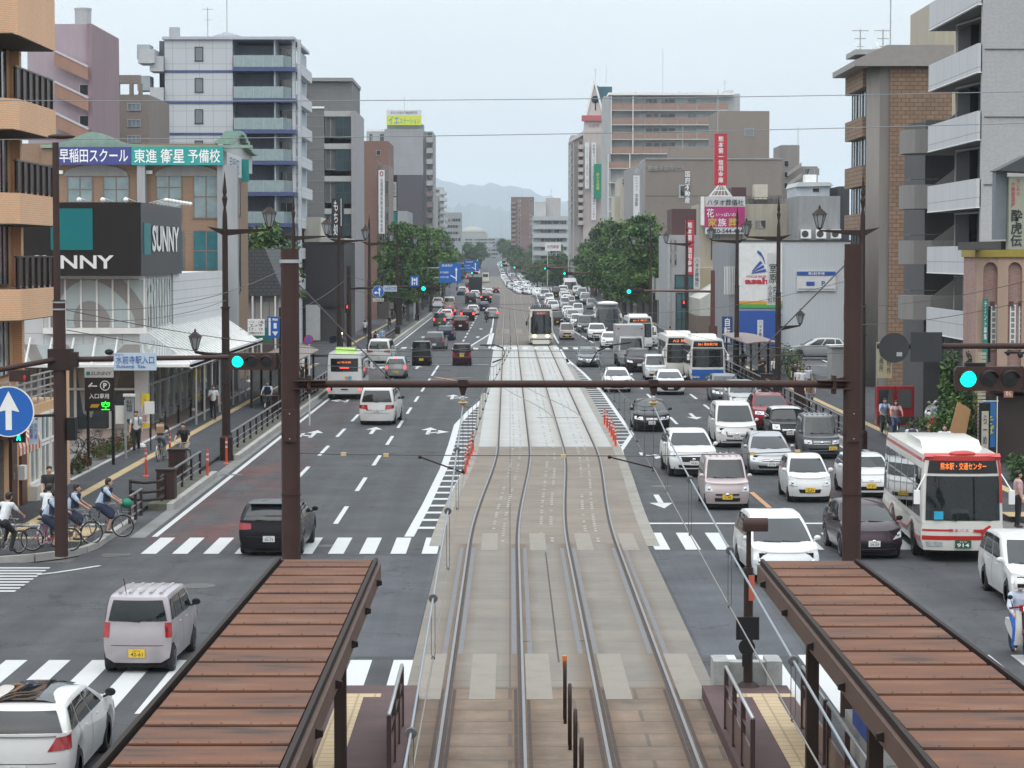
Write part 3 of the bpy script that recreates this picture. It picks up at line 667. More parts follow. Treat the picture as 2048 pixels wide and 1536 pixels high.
# ============================================================ VEHICLES
def sstep(a,b,x):
 t=min(1,max(0,(x-a)/(b-a)));return t*t*(3-2*t)
CAR=dict(L=4.2,W=1.7,H=1.5,wb=2.6,fo=.85,wr=.31,sill=.2,hf=.72,hh=.95,bz=.98,c0=1.0,c1=1.95,r0=.12,r1=.55,wt=.80,wc=.965,bf=.22,br=.14,bw=.10,nar=.07,side=[(.16,.43),(.46,.74),(.77,.93)],roofdrop=.07,noser=.16,fprof=None,gh=.78)
SPECS={'kei_wagon':dict(L=3.4,W=1.48,H=1.7,wb=2.42,fo=.55,wr=.27,hf=.86,hh=1.0,bz=1.03,c0=.62,c1=1.12,r0=.06,r1=.14,wt=.86,bf=.14,br=.07,nar=.04,noser=.08,side=[(.10,.17),(.20,.50),(.53,.80),(.84,.95)],roofdrop=.03),'kei_hatch':dict(L=3.4,W=1.48,H=1.5,wb=2.42,fo=.6,wr=.27,hf=.80,hh=.98,bz=1.0,c0=.68,c1=1.42,r0=.08,r1=.35,wt=.78,bf=.2,br=.12,noser=.12),'kei_van':dict(L=3.4,W=1.48,H=1.88,wb=2.42,fo=.5,wr=.27,hf=.95,hh=1.05,bz=1.08,c0=.32,c1=.72,r0=.05,r1=.10,wt=.9,bf=.1,br=.05,nar=.04,noser=.05,side=[(.10,.40),(.44,.70),(.74,.95)],roofdrop=.02),'minivan':dict(L=4.85,W=1.83,H=1.9,wb=2.95,fo=.92,wr=.34,hf=.86,hh=1.08,bz=1.1,c0=.9,c1=1.85,r0=.1,r1=.34,wt=.83,bf=.24,br=.12,side=[(.07,.15),(.18,.40),(.43,.68),(.71,.93)]),'mpv':dict(L=4.55,W=1.7,H=1.6,wb=2.72,fo=.88,wr=.32,hf=.74,hh=.98,bz=1.0,c0=.95,c1=2.0,r0=.1,r1=.45),'hatch':dict(),'compact':dict(L=3.95,W=1.69,H=1.47,wb=2.5,fo=.8,hf=.70,hh=.96,bz=.99,c0=.85,c1=1.85,r0=.1,r1=.6,wt=.74,roofdrop=.1),'mini':dict(L=3.75,W=1.7,H=1.42,wb=2.47,fo=.68,wr=.31,hf=.82,hh=.97,bz=.98,c0=1.12,c1=1.55,r0=.1,r1=.35,wt=.78,bf=.18,roofdrop=.03),'suv':dict(L=4.5,W=1.84,H=1.69,wb=2.7,fo=.9,wr=.36,sill=.3,hf=.92,hh=1.1,bz=1.12,c0=1.15,c1=2.05,r0=.12,r1=.55,wt=.77),'sedan':dict(L=4.55,W=1.74,H=1.45,wb=2.7,fo=.9,hf=.74,hh=.95,bz=.98,c0=1.25,c1=2.15,r0=.75,r1=1.35,wt=.74,side=[(.08,.46),(.50,.90)]),'bus':dict(L=9.0,W=2.3,H=2.98,wb=4.4,fo=1.9,wr=.46,sill=.32,hf=1.12,hh=1.12,bz=1.12,c0=.02,c1=.14,r0=.02,r1=.08,wt=.95,wc=.997,bf=.16,br=.05,bw=.16,nar=.02,noser=.01,side=[],roofdrop=.01,gh=1),'coach':dict(L=11.5,W=2.49,H=3.45,wb=5.6,fo=2.3,wr=.5,sill=.32,hf=1.25,hh=1.25,bz=1.25,c0=.02,c1=.5,r0=.02,r1=.1,wt=.93,wc=.997,bf=.22,br=.06,bw=.22,nar=.03,noser=.01,side=[],roofdrop=.02,gh=1),'tram':dict(L=12.0,W=2.3,H=3.25,wb=6.0,fo=3.0,wr=.3,sill=.22,hf=1.05,hh=1.05,bz=1.05,c0=.04,c1=.3,r0=.02,r1=.1,wt=.93,wc=.995,bf=.3,br=.2,bw=.3,nar=.12,noser=.04,side=[],roofdrop=.01,gh=1),}
class Shape:
 def __init__(s,kind,**over):
  p=dict(CAR);p.update(SPECS[kind]);p.update(over);s.__dict__.update(p);s.kind=kind
  s.yF=s.wb/2+s.fo;s.yR=s.yF-s.L;s.mid=(s.yF+s.yR)/2;s.hl=s.L/2;s.hw=s.W/2
 def belt(s,y):
  d=s.yF-y
  if d<s.c0:return s.hf+(s.hh-s.hf)*(max(0,d)/s.c0)**.7
  return s.hh+(s.bz-s.hh)*min(1,(d-s.c0)/(s.L*.3))+(.02 if s.kind not in('sedan',)else 0)*sstep(s.L*.5,s.L,d)
 def hull(s,X,Y,f):
  fp=s.noser
  nf=-.05*(1-f)**3-fp*sstep(.45,1.0,f)**1.3;nr=.04*(1-f)**3+.05*sstep(.5,1,f)
  y=s.mid+s.hl*Y
  y+=(nf if Y>0 else 0)*abs(Y)**6+(nr if Y<0 else 0)*abs(Y)**6
  b=s.bf if Y>0 else s.br
  y-=math.copysign(1,Y)*b*(abs(X)**3.2)*abs(Y)**10
  wp=.93+.07*sstep(0,.35,f)-.035*sstep(.62,1,f)
  x=s.hw*X*wp*(1-s.nar*abs(Y)**14)
  zl=s.sill+.02
  if abs(X)>.99 or True:
   for yw in(s.wb/2,-s.wb/2):
    R=s.wr+.055;d=abs(y-yw)
    if d<R:zl=max(zl,s.wr*.95+math.sqrt(max(0,R*R-d*d)))
   if abs(X)<.99:zl=s.sill+.02
  zb=s.belt(y)
  return Vector((x,y,zl+(zb-zl)*f))
 def cab(s,X,Y,f):
  yf=(s.yF-s.c0)+(s.c0-s.c1)*f**1.05;yr=(s.yR+s.r0)+(s.r1-s.r0)*f**1.6
  m,h=(yf+yr)/2,(yf-yr)/2
  y=m+h*Y
  y-=math.copysign(1,Y)*(s.bw+.0)*abs(X)**2.6*abs(Y)**8
  w=s.wc+(s.wt-s.wc)*f**1.25
  w*=1-.05*f**8
  x=s.hw*X*w*(1-(.04 if s.kind!='tram' else.1)*abs(Y)**12)
  zr=s.H-s.roofdrop*abs(Y)**3-.035
  z0=s.belt(y)-.03
  return Vector((x,y,z0+(zr-z0)*f))
 def P(s,surf,face,u,f):
  F=s.hull if surf=='hull' else s.cab
  if face in('front','rear'):
   sg=1 if face=='front' else-1
   if abs(u)<=1:return F(u,sg,f)
   return F(math.copysign(1,u),sg*(1-(abs(u)-1)*s.hw/s.hl),f)
  X=1 if face=='right' else-1
  return F(X,1-2*u,f)
 def N(s,surf,face,u,f):
  e=.012;a=s.P(surf,face,u+e,f)-s.P(surf,face,u-e,f);b=s.P(surf,face,u,min(1,f+.03))-s.P(surf,face,u,max(0,f-.03))
  n=a.cross(b)
  if n.length<1e-9:n=Vector((0,1,0))
  n.normalize();c=s.P(surf,face,u,f)-Vector((0,s.mid,s.H*.45))
  out={'front':Vector((0,1,0)),'rear':Vector((0,-1,0)),'left':Vector((-1,0,0)),'right':Vector((1,0,0))}[face]
  if n.dot(out if abs(u)<=1 else out+Vector((math.copysign(1.5,u),0,0)))<0:n=-n
  return n
 def patch(s,mb,surf,face,q,off=.008,n=6,m=0,nv=3):
  """q: four (u, f) corners, laid on the body surface"""
  def P(i,j):
   a,b=i/n,j/nv
   u=(q[0][0]*(1-a)+q[1][0]*a)*(1-b)+(q[3][0]*(1-a)+q[2][0]*a)*b
   f=(q[0][1]*(1-a)+q[1][1]*a)*(1-b)+(q[3][1]*(1-a)+q[2][1]*a)*b
   return s.P(surf,face,u,f)+s.N(surf,face,u,f)*off
  mb.grid(P,n,nv,m);return mb
 def body(s,hi=True):
  nx,ny=(8,44)if hi else(4,22)
  wide=s.kind in('bus','coach','tram')
  def ring():
   R=[(-1+2*i/nx,1)for i in range(nx)]
   ys=[1-2*(i/ny)for i in range(ny)]
   ys=[math.copysign(abs(y)**.8,y)for y in ys]
   R+=[(1,y)for y in ys]+[(1-2*i/nx,-1)for i in range(nx)]+[(-1,-y)for y in ys]
   return R
  R=ring();n=len(R)
  mb=MB()
  lev=[0,.12,.35,.6,.8,.93,1]if hi else[0,.35,.8,1]
  mb.grid(lambda i,j:s.hull(*R[i],lev[j]),n,len(lev)-1,closed_u=True)
  cs=[1,.93,.8,.55,.25,.02]if hi else[1,.8,.02]
  def capH(i,j):
   k=cs[j];p=s.hull(R[i][0],R[i][1],1);c=Vector((0,s.mid,0));q=s.hull(R[i][0]*k,R[i][1],1)
   y=s.mid+(p.y-s.mid)*k if abs(R[i][1])>.999 else p.y*k+s.mid*(1-k)
   y=s.mid+(p.y-s.mid)*k
   return Vector((p.x*k,y,s.belt(y)+.045*(1-k*k)**.6))
  mb.grid(capH,n,len(cs)-1,closed_u=True)
  lev=[0,.3,.6,.85,.95,1]if hi else[0,.5,.9,1]
  mb.grid(lambda i,j:s.cab(*R[i],lev[j]),n,len(lev)-1,closed_u=True)
  cr_=[1,.97,.88,.65,.35,.02]if hi else[1,.85,.02]
  top=[s.cab(*r,1)for r in R];cy=sum(p.y for p in top)/n
  def capR(i,j):
   k=cr_[j];p=top[i];y=cy+(p.y-cy)*k
   return Vector((p.x*k,y,p.z*k+(1-k)*(s.H-.035)+.035*(1-k**4)))
  mb.grid(capR,n,len(cr_)-1,closed_u=True)
  return mb
def paint(name,col,metal=0.0,rough=.32):
 return M('paint_'+name,col,rough if sum(col)>.3 else.22,metal,var=.05,scale=1.4,coat=.4 if sum(col)>.3 else.1,spec=.4 if sum(col)>.3 else.22)
PAINTS=dict(white=paint('white',(.62,.63,.63)),pearl=paint('pearl',(.60,.60,.585)),silver=paint('silver',(.36,.37,.38),.5),black=paint('black',(.012,.012,.014)),grey=paint('grey',(.10,.105,.115),.4),pink=paint('pink',(.46,.385,.385),.3),lilac=paint('lilac',(.40,.365,.385),.3),red=paint('red',(.22,.008,.018),.1),maroon=paint('maroon',(.05,.012,.016),.2),plum=paint('plum',(.035,.02,.028),.3),navy=paint('navy',(.012,.022,.055),.2),beige=paint('beige',(.42,.39,.34),.3),green=paint('green',(.30,.34,.24),.3),cream=paint('cream',(.60,.575,.51)),dkblue=paint('dark_blue',(.02,.03,.07),.2))
LAMP=M('headlamp_glass',(.50,.53,.55),.06,var=.35,scale=9,coat=1,metal=.2);TAIL=M('tail_lamp_red',(.30,.008,.012),.12,var=.25,scale=8,coat=1)
TAILON=M('brake_lamp_lit',(.5,.02,.02),.3,var=0,emit=(1,.06,.05),es=3.0);CHROME=M('chrome',(.62,.63,.64),.12,metal=1.0,var=.05)
TYRE=M('tyre_rubber',(.018,.018,.019),.85,var=.2,scale=8);RIMM=M('wheel_rim',(.40,.41,.42),.3,metal=.7,var=.08);TRIM=M('dark_trim',(.012,.012,.013),.6,var=.1,spec=.25)
PLW=M('plate_white',(.62,.63,.62),.4,var=.03);PLY=M('plate_yellow',(.72,.47,.03),.4,var=.03);PLG=M('plate_green',(.02,.09,.05),.4);INK=M('ink_dark',(.02,.03,.03),.5,var=0);INKW=M('ink_white',(.8,.8,.8),.5,var=0)
WPH=(1.0,.72,.35)
HEADON=M('headlamp_lit',(.9,.8,.6),.3,var=0,emit=(1,.80,.5),es=6.0);SEAM=M('panel_seam',(.03,.03,.032),.6,var=0)
def wheel(parent,x,y,r,w,hi=True,rim=RIMM,n=5):
 sg=1 if x>0 else-1
 N_=24 if hi else 12
 m=MB().lathe([(r*.6,-w*.5),(r*.93,-w*.5),(r,-w*.32),(r,w*.32),(r*.93,w*.5),(r*.6,w*.5)],(x,y,r),N_,'x')
 wo=m.build('wheel',TYRE,parent,40)
 m=MB();xo=x+sg*w*.5
 if hi:
  m.lathe([(r*.62,-.0),(r*.66,sg*.006),(r*.58,-sg*.02),(r*.55,-sg*.05)],(xo,y,r),N_,'x')
  m.lathe([(0.0,-sg*.01),(r*.13,-sg*.008),(r*.14,-sg*.03)],(xo,y,r),12,'x')
  for k in range(n):
   t=2*math.pi*k/n+.3;c,s_=math.cos(t),math.sin(t)
   q=lambda rr,ww,dx:(xo-sg*dx,y+rr*c-ww*s_,r+rr*s_+ww*c)
   m.quad(q(r*.1,-.035,.01),q(r*.1,.035,.01),q(r*.6,.022,.004),q(r*.6,-.022,.004))
  m.lathe([(0.0,-sg*.06),(r*.56,-sg*.06)],(xo,y,r),N_,'x',m=1)
 else:m.lathe([(0.0,sg*.004),(r*.62,sg*.004)],(xo,y,r),10,'x')
 m.build('rim',[rim,TRIM],wo,30)
 return wo
def plate(parent,x,y,z,w,h,dirn,num,back=PLW,ink=INK,hi=True):
 m=MB().box(x-w/2,x+w/2,y-.008,y+.008,z-h/2,z+h/2)
 p=m.build('licence_plate',back,parent)
 if num:
  sgn=1 if dirn>0 else-1
  text(num,p,x,y+sgn*.011,z-h*.12,w*.74,h*.46,ink,rz=math.pi if sgn>0 else 0,bold=.012,name='characters')
  text('熊本 580',p,x,y+sgn*.011,z+h*.30,w*.45,h*.18,ink,rz=math.pi if sgn>0 else 0,name='characters')
 return p
def make_car(kind,color,label,cat,hi=2,num=None,yellow=False,lights='normal',rear_lit=False,nm=None,group=None,front=None,extra=None,**over):
 s=Shape(kind,**over)
 t=thing(nm or 'parked_car',label,cat,group=group)
 pm=PAINTS[color]if isinstance(color,str)else color
 s.body(hi>=2).build('body',pm,t,38)
 MB().box(-s.hw*.8,s.hw*.8,s.yR+.15,s.yF-.2,.11,s.hh*.8).build('underbody',TRIM,t)  # box carried down near the road, shaped to darken the ground under the car
 q=lambda a,b,c,d:((a,c),(b,c),(b,d),(a,d))
 m=MB();s.patch(m,'cab','front',((-.93,.05),(.93,.05),(.90,.93),(-.90,.93)),.02,12,nv=8);m.build('windscreen',CARGL,t,True)
 m=MB();s.patch(m,'cab','rear',((-.90,.08),(.90,.08),(.84,.88),(-.84,.88)),.016,12,nv=6);m.build('rear_window',CARGL,t,True)
 for face in('left','right'):
  for i,(a,b)in enumerate(s.side):
   m=MB()
   sk0=.0 if i else.035;sk1=.02 if i==len(s.side)-1 else 0
   s.patch(m,'cab',face,((a,.1),(b,.1),(b-sk1,.86),(a+sk0,.86)),.012,6,nv=5);m.build('side_window',CARGL,t,True)
 fs=front or{}
 hl=fs.get('head',((.56,.60),(1.16,.66),(1.26,.9),(.62,.80)));tl=fs.get('tail',((.74,.62),(1.10,.62),(1.12,.95),(.80,.95)))
 for sg in(-1,1):
  m=MB();s.patch(m,'hull','front',[(sg*a,b)for a,b in hl],.012,6);h_=m.build('headlight',HEADON if lights=='on' else LAMP,t,True)
  if hi>=2:
   ca=sum(a for a,b in hl)/4*.94;cb=sum(b for a,b in hl)/4;p=s.P('hull','front',sg*ca,cb);n_=s.N('hull','front',sg*ca,cb)
   MB().ball(p+n_*.008,(.055,.03,.055)).build('bulb',CHROME,h_,True)
  m=MB();s.patch(m,'hull','rear',[(sg*a,b)for a,b in tl],.012,4);tl_=m.build('tail_light',TAILON if rear_lit else TAIL,t,True)
 if rear_lit:
  m=MB();s.patch(m,'cab','rear',((-.2,.9),(.2,.9),(.2,.96),(-.2,.96)),.02,2);m.build('brake_light',TAILON,t)
 gq=fs.get('grille',((-.50,.58),(.50,.58),(.52,.76),(-.52,.76)));lq=fs.get('intake',((-.62,.12),(.62,.12),(.66,.34),(-.66,.34)))
 if gq:
  m=MB();s.patch(m,'hull','front',gq,.008,6);g_=m.build('grille',TRIM,t,True)
  if hi>=2:
   m=MB();nb=fs.get('bars',3)
   for k in range(nb):
    f0=gq[0][1]+(gq[3][1]-gq[0][1])*(k+.5)/nb;a0=abs(gq[0][0])*.97;s.patch(m,'hull','front',((-a0,f0-.012),(a0,f0-.012),(a0,f0+.012),(-a0,f0+.012)),.018,8,nv=1)
   m.build('grille_bar',CHROME,g_,True)
   p=s.P('hull','front',0,(gq[0][1]+gq[3][1])/2);MB().ball((0,p.y+.02,p.z),(.075,.015,.05),12,6).build('emblem',CHROME,g_,True)
 if lq:
  m=MB();s.patch(m,'hull','front',lq,.008,6);m.build('lower_intake',TRIM,t,True)
 if hi>=1:
  for sg in(-1,1):
   y=s.yF-s.c0-.12*(s.c1-s.c0)-.1;x=sg*(s.hw+.11);z=s.hh+.10
   x=sg*(s.hw+.06);m=MB();m.ball((x,y,z),(.095,.05,.07),10,6);m.tube((sg*s.hw*.93,y-.02,z-.08),(x,y,z-.03),.02,6);mi=m.build('mirror',pm if fs.get('mirror',1)else TRIM,t,True)
   MB().box(x-.07,x+.07,y-.055,y-.048,z-.045,z+.045).build('mirror_glass',CARGL,mi)
 if hi>=2:
  m=MB()
  for face in('left','right'):
   for a in[c for c in(s.side[0][1]+.015,s.side[1][1]+.015 if len(s.side)>1 else.7)]:
    ua=(s.yF-(s.cab(1,1-2*a,0).y))/s.L;s.patch(m,'hull',face,((ua,.1),(ua+.004,.1),(ua+.004,.97),(ua,.97)),.004,1,nv=6)
  s.patch(m,'hull','rear',((-.78,.42),(.78,.42),(.78,.435),(-.78,.435)),.004,6,nv=1)
  s.patch(m,'hull','front',((-.8,.93),(.8,.93),(.8,.945),(-.8,.945)),.004,6,nv=1)
  m.build('panel_seam',SEAM,t)
  m=MB()
  for face in('left','right'):
   for a in(.44,.66):p=s.P('hull',face,a,.86);m.ball((p.x,p.y,p.z),(.02,.09,.018),8,4)
  m.build('door_handle',pm,t,True)
  m=MB()
  for x0,x1 in((-.55,.02),(.08,.62)):
   a=s.P('cab','front',x0,.045)+Vector((0,.03,.02));b=s.P('cab','front',x1,.08)+Vector((0,.03,.03));m.path([a,(a+b)/2+Vector((0,.03,0)),b],.011,5)
  m.build('wiper',BLACK,t)
  a=s.P('cab','rear',.1,.06)+Vector((0,-.02,0));b=s.P('cab','rear',-.45,.12)+Vector((0,-.02,0));MB().path([a,b],.012,5).build('rear_wiper',BLACK,t)
 pb=PLY if yellow else PLW
 py_=s.P('hull','front',0,.25).y+.03;plate(t,fs.get('px',0),py_-.0,s.sill+.16+(s.hh-s.sill)*.12,.33,.165,1,num if hi>=2 else None,pb)
 rz_=fs.get('rpz',s.sill+(s.hh-s.sill)*.33);yr_=s.P('hull','rear',0,.35).y-.02;plate(t,0,yr_,rz_,.33,.165,-1,num if hi>=2 else None,pb)
 for y in(s.wb/2,-s.wb/2):
  for sg in(-1,1):wheel(t,sg*(s.hw-.115),y,s.wr,.2,hi>=1,n=5)
 if extra:extra(s,t,pm)
 return t,s
def put(ts,px,py,oncoming,yaw=0.0,near=True):
 """stand a vehicle with its nearest wheels on the survey point"""
 t,s=ts if isinstance(ts,tuple)else(ts,None)
 X,Y=GT(px,py);d=(s.wb/2 if s else 1.3)*.957;t.scale=(.957,)*3
 rz=(math.pi if oncoming else 0)+RAD(yaw)
 k=-1 if oncoming else 1
 t.location=(X-k*math.sin(RAD(yaw)if 1 else 0)*d*1.0,Y+d*math.cos(RAD(yaw)),TZ(Y+d)+.002)
 if abs(yaw)>0:t.location.x=X-math.sin(RAD(yaw))*d
 t.rotation_euler=(0,0,rz);return t
def stickers(s,t,pm):
 m=MB();s.patch(m,'cab','rear',((-.82,.12),(-.74,.12),(-.74,.2),(-.82,.2)),.014,1,nv=1);s.patch(m,'cab','rear',((.68,.12),(.8,.12),(.8,.2),(.68,.2)),.014,1,nv=1);m.build('sticker',WHITEP,t)
def roofrails(s,t,pm):
 for sg in(-1,1):
  MB().path([(sg*s.hw*.72,s.yF-s.c1-.1,s.H-.06),(sg*s.hw*.73,s.yF-s.c1-.3,s.H+.02),(sg*s.hw*.73,s.yR+s.r1+.3,s.H+.02),(sg*s.hw*.72,s.yR+s.r1+.1,s.H-.06)],.022,6).build('roof_rail',TRIM,t,True)
def spoiler(s,t,pm):
 m=MB();y=s.P('cab','rear',0,1).y;m.prism([(-.16,s.H-.05),(.2,s.H+.0),(.2,s.H-.08),(-.14,s.H-.075)],'x',-s.hw*.66,s.hw*.66);m.v=[(a,b+y,c)for a,b,c in m.v];m.build('spoiler',pm,t)
def antenna(s,t,pm):
 MB().tube((-.3,s.yR+s.r1+.35,s.H-.03),(-.3,s.yR+s.r1+.1,s.H+.3),.008,5).build('antenna',BLACK,t)
def roof_ribs(s,t,pm):
 m=MB()
 for k in range(5):
  x=(-.44+.22*k)*s.W/1.5;m.box(x-.03,x+.03,s.yR+s.r1+.3,s.yF-s.c1-.4,s.H-.06,s.H+.004)
 m.build('roof_rib',pm,t);antenna(s,t,pm)
def glass_roof(s,t,pm):
 m=MB();y0,y1=s.yR+s.r1+.25,s.yF-s.c1-.05
 m.grid(lambda i,j:(-s.hw*.58+s.hw*1.16*i/6,y0+(y1-y0)*j/6,s.H+.012-.05*abs(-1+2*i/6)**4-.03*abs(-1+2*j/6)**6),6,6);m.build('glass_roof',CARGL,t,True)
def multi(*fs):
 def f(s,t,pm):
  for g_ in fs:g_(s,t,pm)
 return f
def white_roof(s,t,pm):
 m=MB();y0,y1=s.yR+s.r1-.02,s.yF-s.c1+.02
 m.grid(lambda i,j:(-s.hw*.76+s.hw*1.52*i/8,y0+(y1-y0)*j/8,s.H+.012-.05*abs(-1+2*i/8)**4-.045*abs(-1+2*j/8)**4),8,8);m.build('roof',PAINTS['white'],t,True)
def dgrille(s,t,pm):
 pass
def chrome_bar(f0,f1,a=.6,nm='chrome_trim',face='front',mt=CHROME):
 def f(s,t,pm):
  m=MB();s.patch(m,'hull',face,((-a,f0),(a,f0),(a,f1),(-a,f1)),.02,8,nv=1);m.build(nm,mt,t,True)
 return f
LC='cars queueing in the oncoming lanes';RC='cars driving away on the left carriageway'
# ---- the near left carriageway, seen from behind
put(make_car('kei_wagon','lilac','lilac kei wagon crossing the near crosswalk, yellow plate 42-61','car',2,'42-61',True,nm='kei_car',H=1.6,W=1.42,extra=multi(stickers,roof_ribs),front=dict(mirror=0,tail=((.84,.62),(1.10,.62),(1.10,.98),(.84,.98)),rpz=.42)),282,1341,False,-2)
put(make_car('mpv','pearl','white estate car with dark glass roof cut by the bottom left corner','car',2,'51-20',nm='estate_car',H=1.46,extra=multi(glass_roof,chrome_bar(.93,.96,.8,face='rear')),front=dict(mirror=0,tail=((.62,.66),(1.2,.70),(1.28,.98),(.80,.92)))),56,1574,False,0)
put(make_car('hatch','black','black hatchback with lit red tail lamps on the far crosswalk, plate 30-73','car',2,'30-73',nm='hatchback',W=1.79,extra=multi(spoiler),front=dict(mirror=0,tail=((.60,.70),(1.12,.66),(1.16,.93),(.62,.90)),rpz=.5)),545,1107,False,-2)
put(make_car('minivan','pearl','white minivan alone in the middle lane beyond the road arrows','minivan',2,'3-38',nm='minivan',W=1.8,extra=multi(stickers,chrome_bar(.58,.61,.6,face='rear')),front=dict(mirror=0,tail=((.50,.62),(1.12,.70),(1.16,.88),(.56,.88)),rpz=.72)),757,848,False,-3)
put(make_car('minivan','pearl','white minivan with dark red lamps just beyond the white bus','minivan',2,'11-24',nm='minivan',front=dict(tail=((.50,.74),(1.12,.70),(1.2,.92),(.56,.88)))),760,726,False,-4)
put(make_car('kei_hatch','silver','small silver kei hatchback with lit brake lamps behind the white minivan','car',2,'66-12',True,rear_lit=True,nm='kei_car',extra=antenna,front=dict(tail=((.8,.50),(1.04,.50),(1.04,.8),(.8,.8)))),792,757,False)
put(make_car('kei_van','black','tall black kei van with yellow plate at the stop line','van',2,'5-19',True,nm='kei_van',front=dict(tail=((.82,.16),(.9,.16),(.9,.30),(.82,.30)))),843,731,False)
put(make_car('kei_wagon','maroon','dark maroon kei wagon at the stop line beside the track','car',2,'17-40',True,nm='kei_car',extra=chrome_bar(.86,.9,.28,face='rear'),front=dict(rpz=.78)),924,731,False)
put(make_car('suv','grey','dark grey crossover car crossing the junction behind the black van','car',1,nm='crossover_car',front=dict(tail=((.80,.55),(1.1,.55),(1.1,1.),(.86,1.)))),870,701,False,-3)
put(make_car('hatch','navy','navy blue hatchback leaving the junction, tailgate facing the camera','car',1,nm='hatchback',W=1.78),891,681,False,-2)
for i,(px,py,kind,col,lab,cat,lit)in enumerate([(921,661,'suv','maroon','very dark red people carrier with chrome strip past the junction','car',0),(879,653,'kei_wagon','grey','grey kei wagon with yellow plate and lit brake lamps by the kerb','car',1),(935,642,'suv','black','black off-road car with white spare wheel badge and lit brake lamps','car',1),(984,637,'sedan','silver','silver saloon beside the motorcycle in the lane next to the track','car',1),(893,641,'compact','pearl','white compact with lit brake lamps directly ahead of the grey kei wagon','car',1),(900,632,'sedan','red','dark red saloon with lit brake lamps ahead of the white compact','car',1),(899,621,'minivan','beige','beige box-shaped minivan pulling past the parked white car','minivan',0),(876,619,'mpv','white','white car parked at the kerb under the left trees','car',0),(946,630,'sedan','white','white saloon ahead of the black off-road car','car',0),(968,624,'compact','dkblue','dark blue car ahead of the silver saloon and the motorcycle','car',0),(972,612,'suv','black','black car with two bright brake lamps, left of the tram stop post','car',1),(941,614,'minivan','black','black minivan with pale roof, third behind the dark truck','minivan',0),(950,607,'sedan','white','white car second behind the dark truck','car',0),(955,599,'mpv','white','white car directly behind the dark truck','car',0),(992,587,'suv','black','black car with glowing brake lamps at the crest beside the track','car',1),(930,589,'compact','white','white car with red brake lamps at the far left kerb on the crest','car',1),]):
 c=make_car(kind,col,lab,cat,1,yellow=(i==1),rear_lit=bool(lit),nm={'minivan':'minivan'}.get(cat,'car'))
 put(c,px,py,False)
 # ---- oncoming, near to far
FR_H=dict(head=((.50,.46),(1.08,.62),(1.2,.93),(.70,.84)))
put(make_car('mpv','white','white people carrier on the far crosswalk right of the track, nearest in its lane','car',2,'8-07',nm='people_carrier',W=1.75,H=1.62,c0=.8,front=dict(head=((.62,.40),(1.06,.48),(1.18,.86),(.72,.66)),grille=((-.42,.42),(.42,.42),(.46,.6),(-.46,.6)),bars=3)),1565,1160,True,2)
put(make_car('compact','plum','dark plum hatchback behind the right gantry column, plate 24-59','car',2,'24-59',nm='hatchback',extra=chrome_bar(.16,.175,.8),front=dict(mirror=0,head=((.66,.62),(1.02,.66),(1.16,.98),(.90,.84)),grille=((-.5,.56),(.5,.56),(.5,.60),(-.5,.60)),bars=0,intake=((-.7,.2),(.7,.2),(.7,.48),(-.7,.48)))),1738,1113,True,2)
put(make_car('kei_wagon','pink','pale pink kei wagon with yellow plate 15-45 next to the track lane','car',2,'15-45',True,nm='kei_car',extra=roof_ribs,front=dict(head=((.62,.60),(1.04,.58),(1.1,.88),(.78,.84)),grille=((-.55,.42),(.55,.42),(.55,.52),(-.55,.52)),bars=1,intake=((-.6,.12),(.6,.12),(.6,.3),(-.6,.3)))),1452,1018,True)
put(make_car('kei_hatch','white','white kei hatchback with yellow plate 15-39 in the middle oncoming lane','car',2,'15-39',True,nm='kei_car',H=1.54,c0=.62,front=dict(head=((.60,.58),(1.0,.56),(1.1,.86),(.82,.86)),grille=((-.5,.2),(.5,.2),(.56,.42),(-.56,.42)),bars=0,intake=None)),1616,1003,True)
put(make_car('suv','white','white crossover with wide black grille in the lane next to the track','car',2,'79-81',nm='crossover_car',front=dict(head=((.60,.70),(1.1,.72),(1.16,.82),(.62,.84)),grille=((-.5,.46),(.5,.46),(.58,.74),(-.58,.74)),bars=0,intake=((-.7,.08),(.7,.08),(.7,.26),(-.7,.26)))),1383,951,True,2)
put(make_car('compact','silver','silver hatchback with plate 53-74 between the white crossover and the dark kei wagon','car',2,'53-74',nm='hatchback',H=1.53,front=dict(head=((.52,.56),(.98,.56),(1.2,.98),(.8,.84)),grille=((-.45,.64),(.45,.64),(.45,.74),(-.45,.74)),bars=1)),1539,948,True)
put(make_car('mini','white','white kei car half hidden between the right gantry column and the red-striped bus','car',2,'7-31',True,nm='kei_car',front=dict(head=((.56,.60),(1.0,.62),(1.1,.88),(.7,.82)),grille=((-.42,.58),(.42,.58),(.42,.74),(-.42,.74)),bars=3)),1737,994,True)
put(make_car('minivan','pearl','large white minivan with chrome grille behind the white crossover','minivan',2,'81-74',nm='minivan',extra=chrome_bar(.08,.12,.78),front=dict(head=((.56,.52),(1.06,.62),(1.2,.84),(.70,.74)),grille=((-.5,.44),(.5,.44),(.56,.72),(-.56,.72)),bars=5,intake=((-.56,.14),(.56,.14),(.56,.24),(-.56,.24)))),1470,893,True)
put(make_car('kei_wagon','grey','dark grey boxy kei wagon with chrome grille left of the right gantry column','car',2,'9-92',True,nm='kei_car',W=1.5,H=1.78,extra=roof_ribs,front=dict(head=((.55,.62),(1.0,.62),(1.06,.84),(.62,.84)),grille=((-.52,.58),(.52,.58),(.52,.84),(-.52,.84)),bars=3,intake=((-.75,.12),(.75,.12),(.75,.38),(-.75,.38)),px=-.45)),1641,917,True)
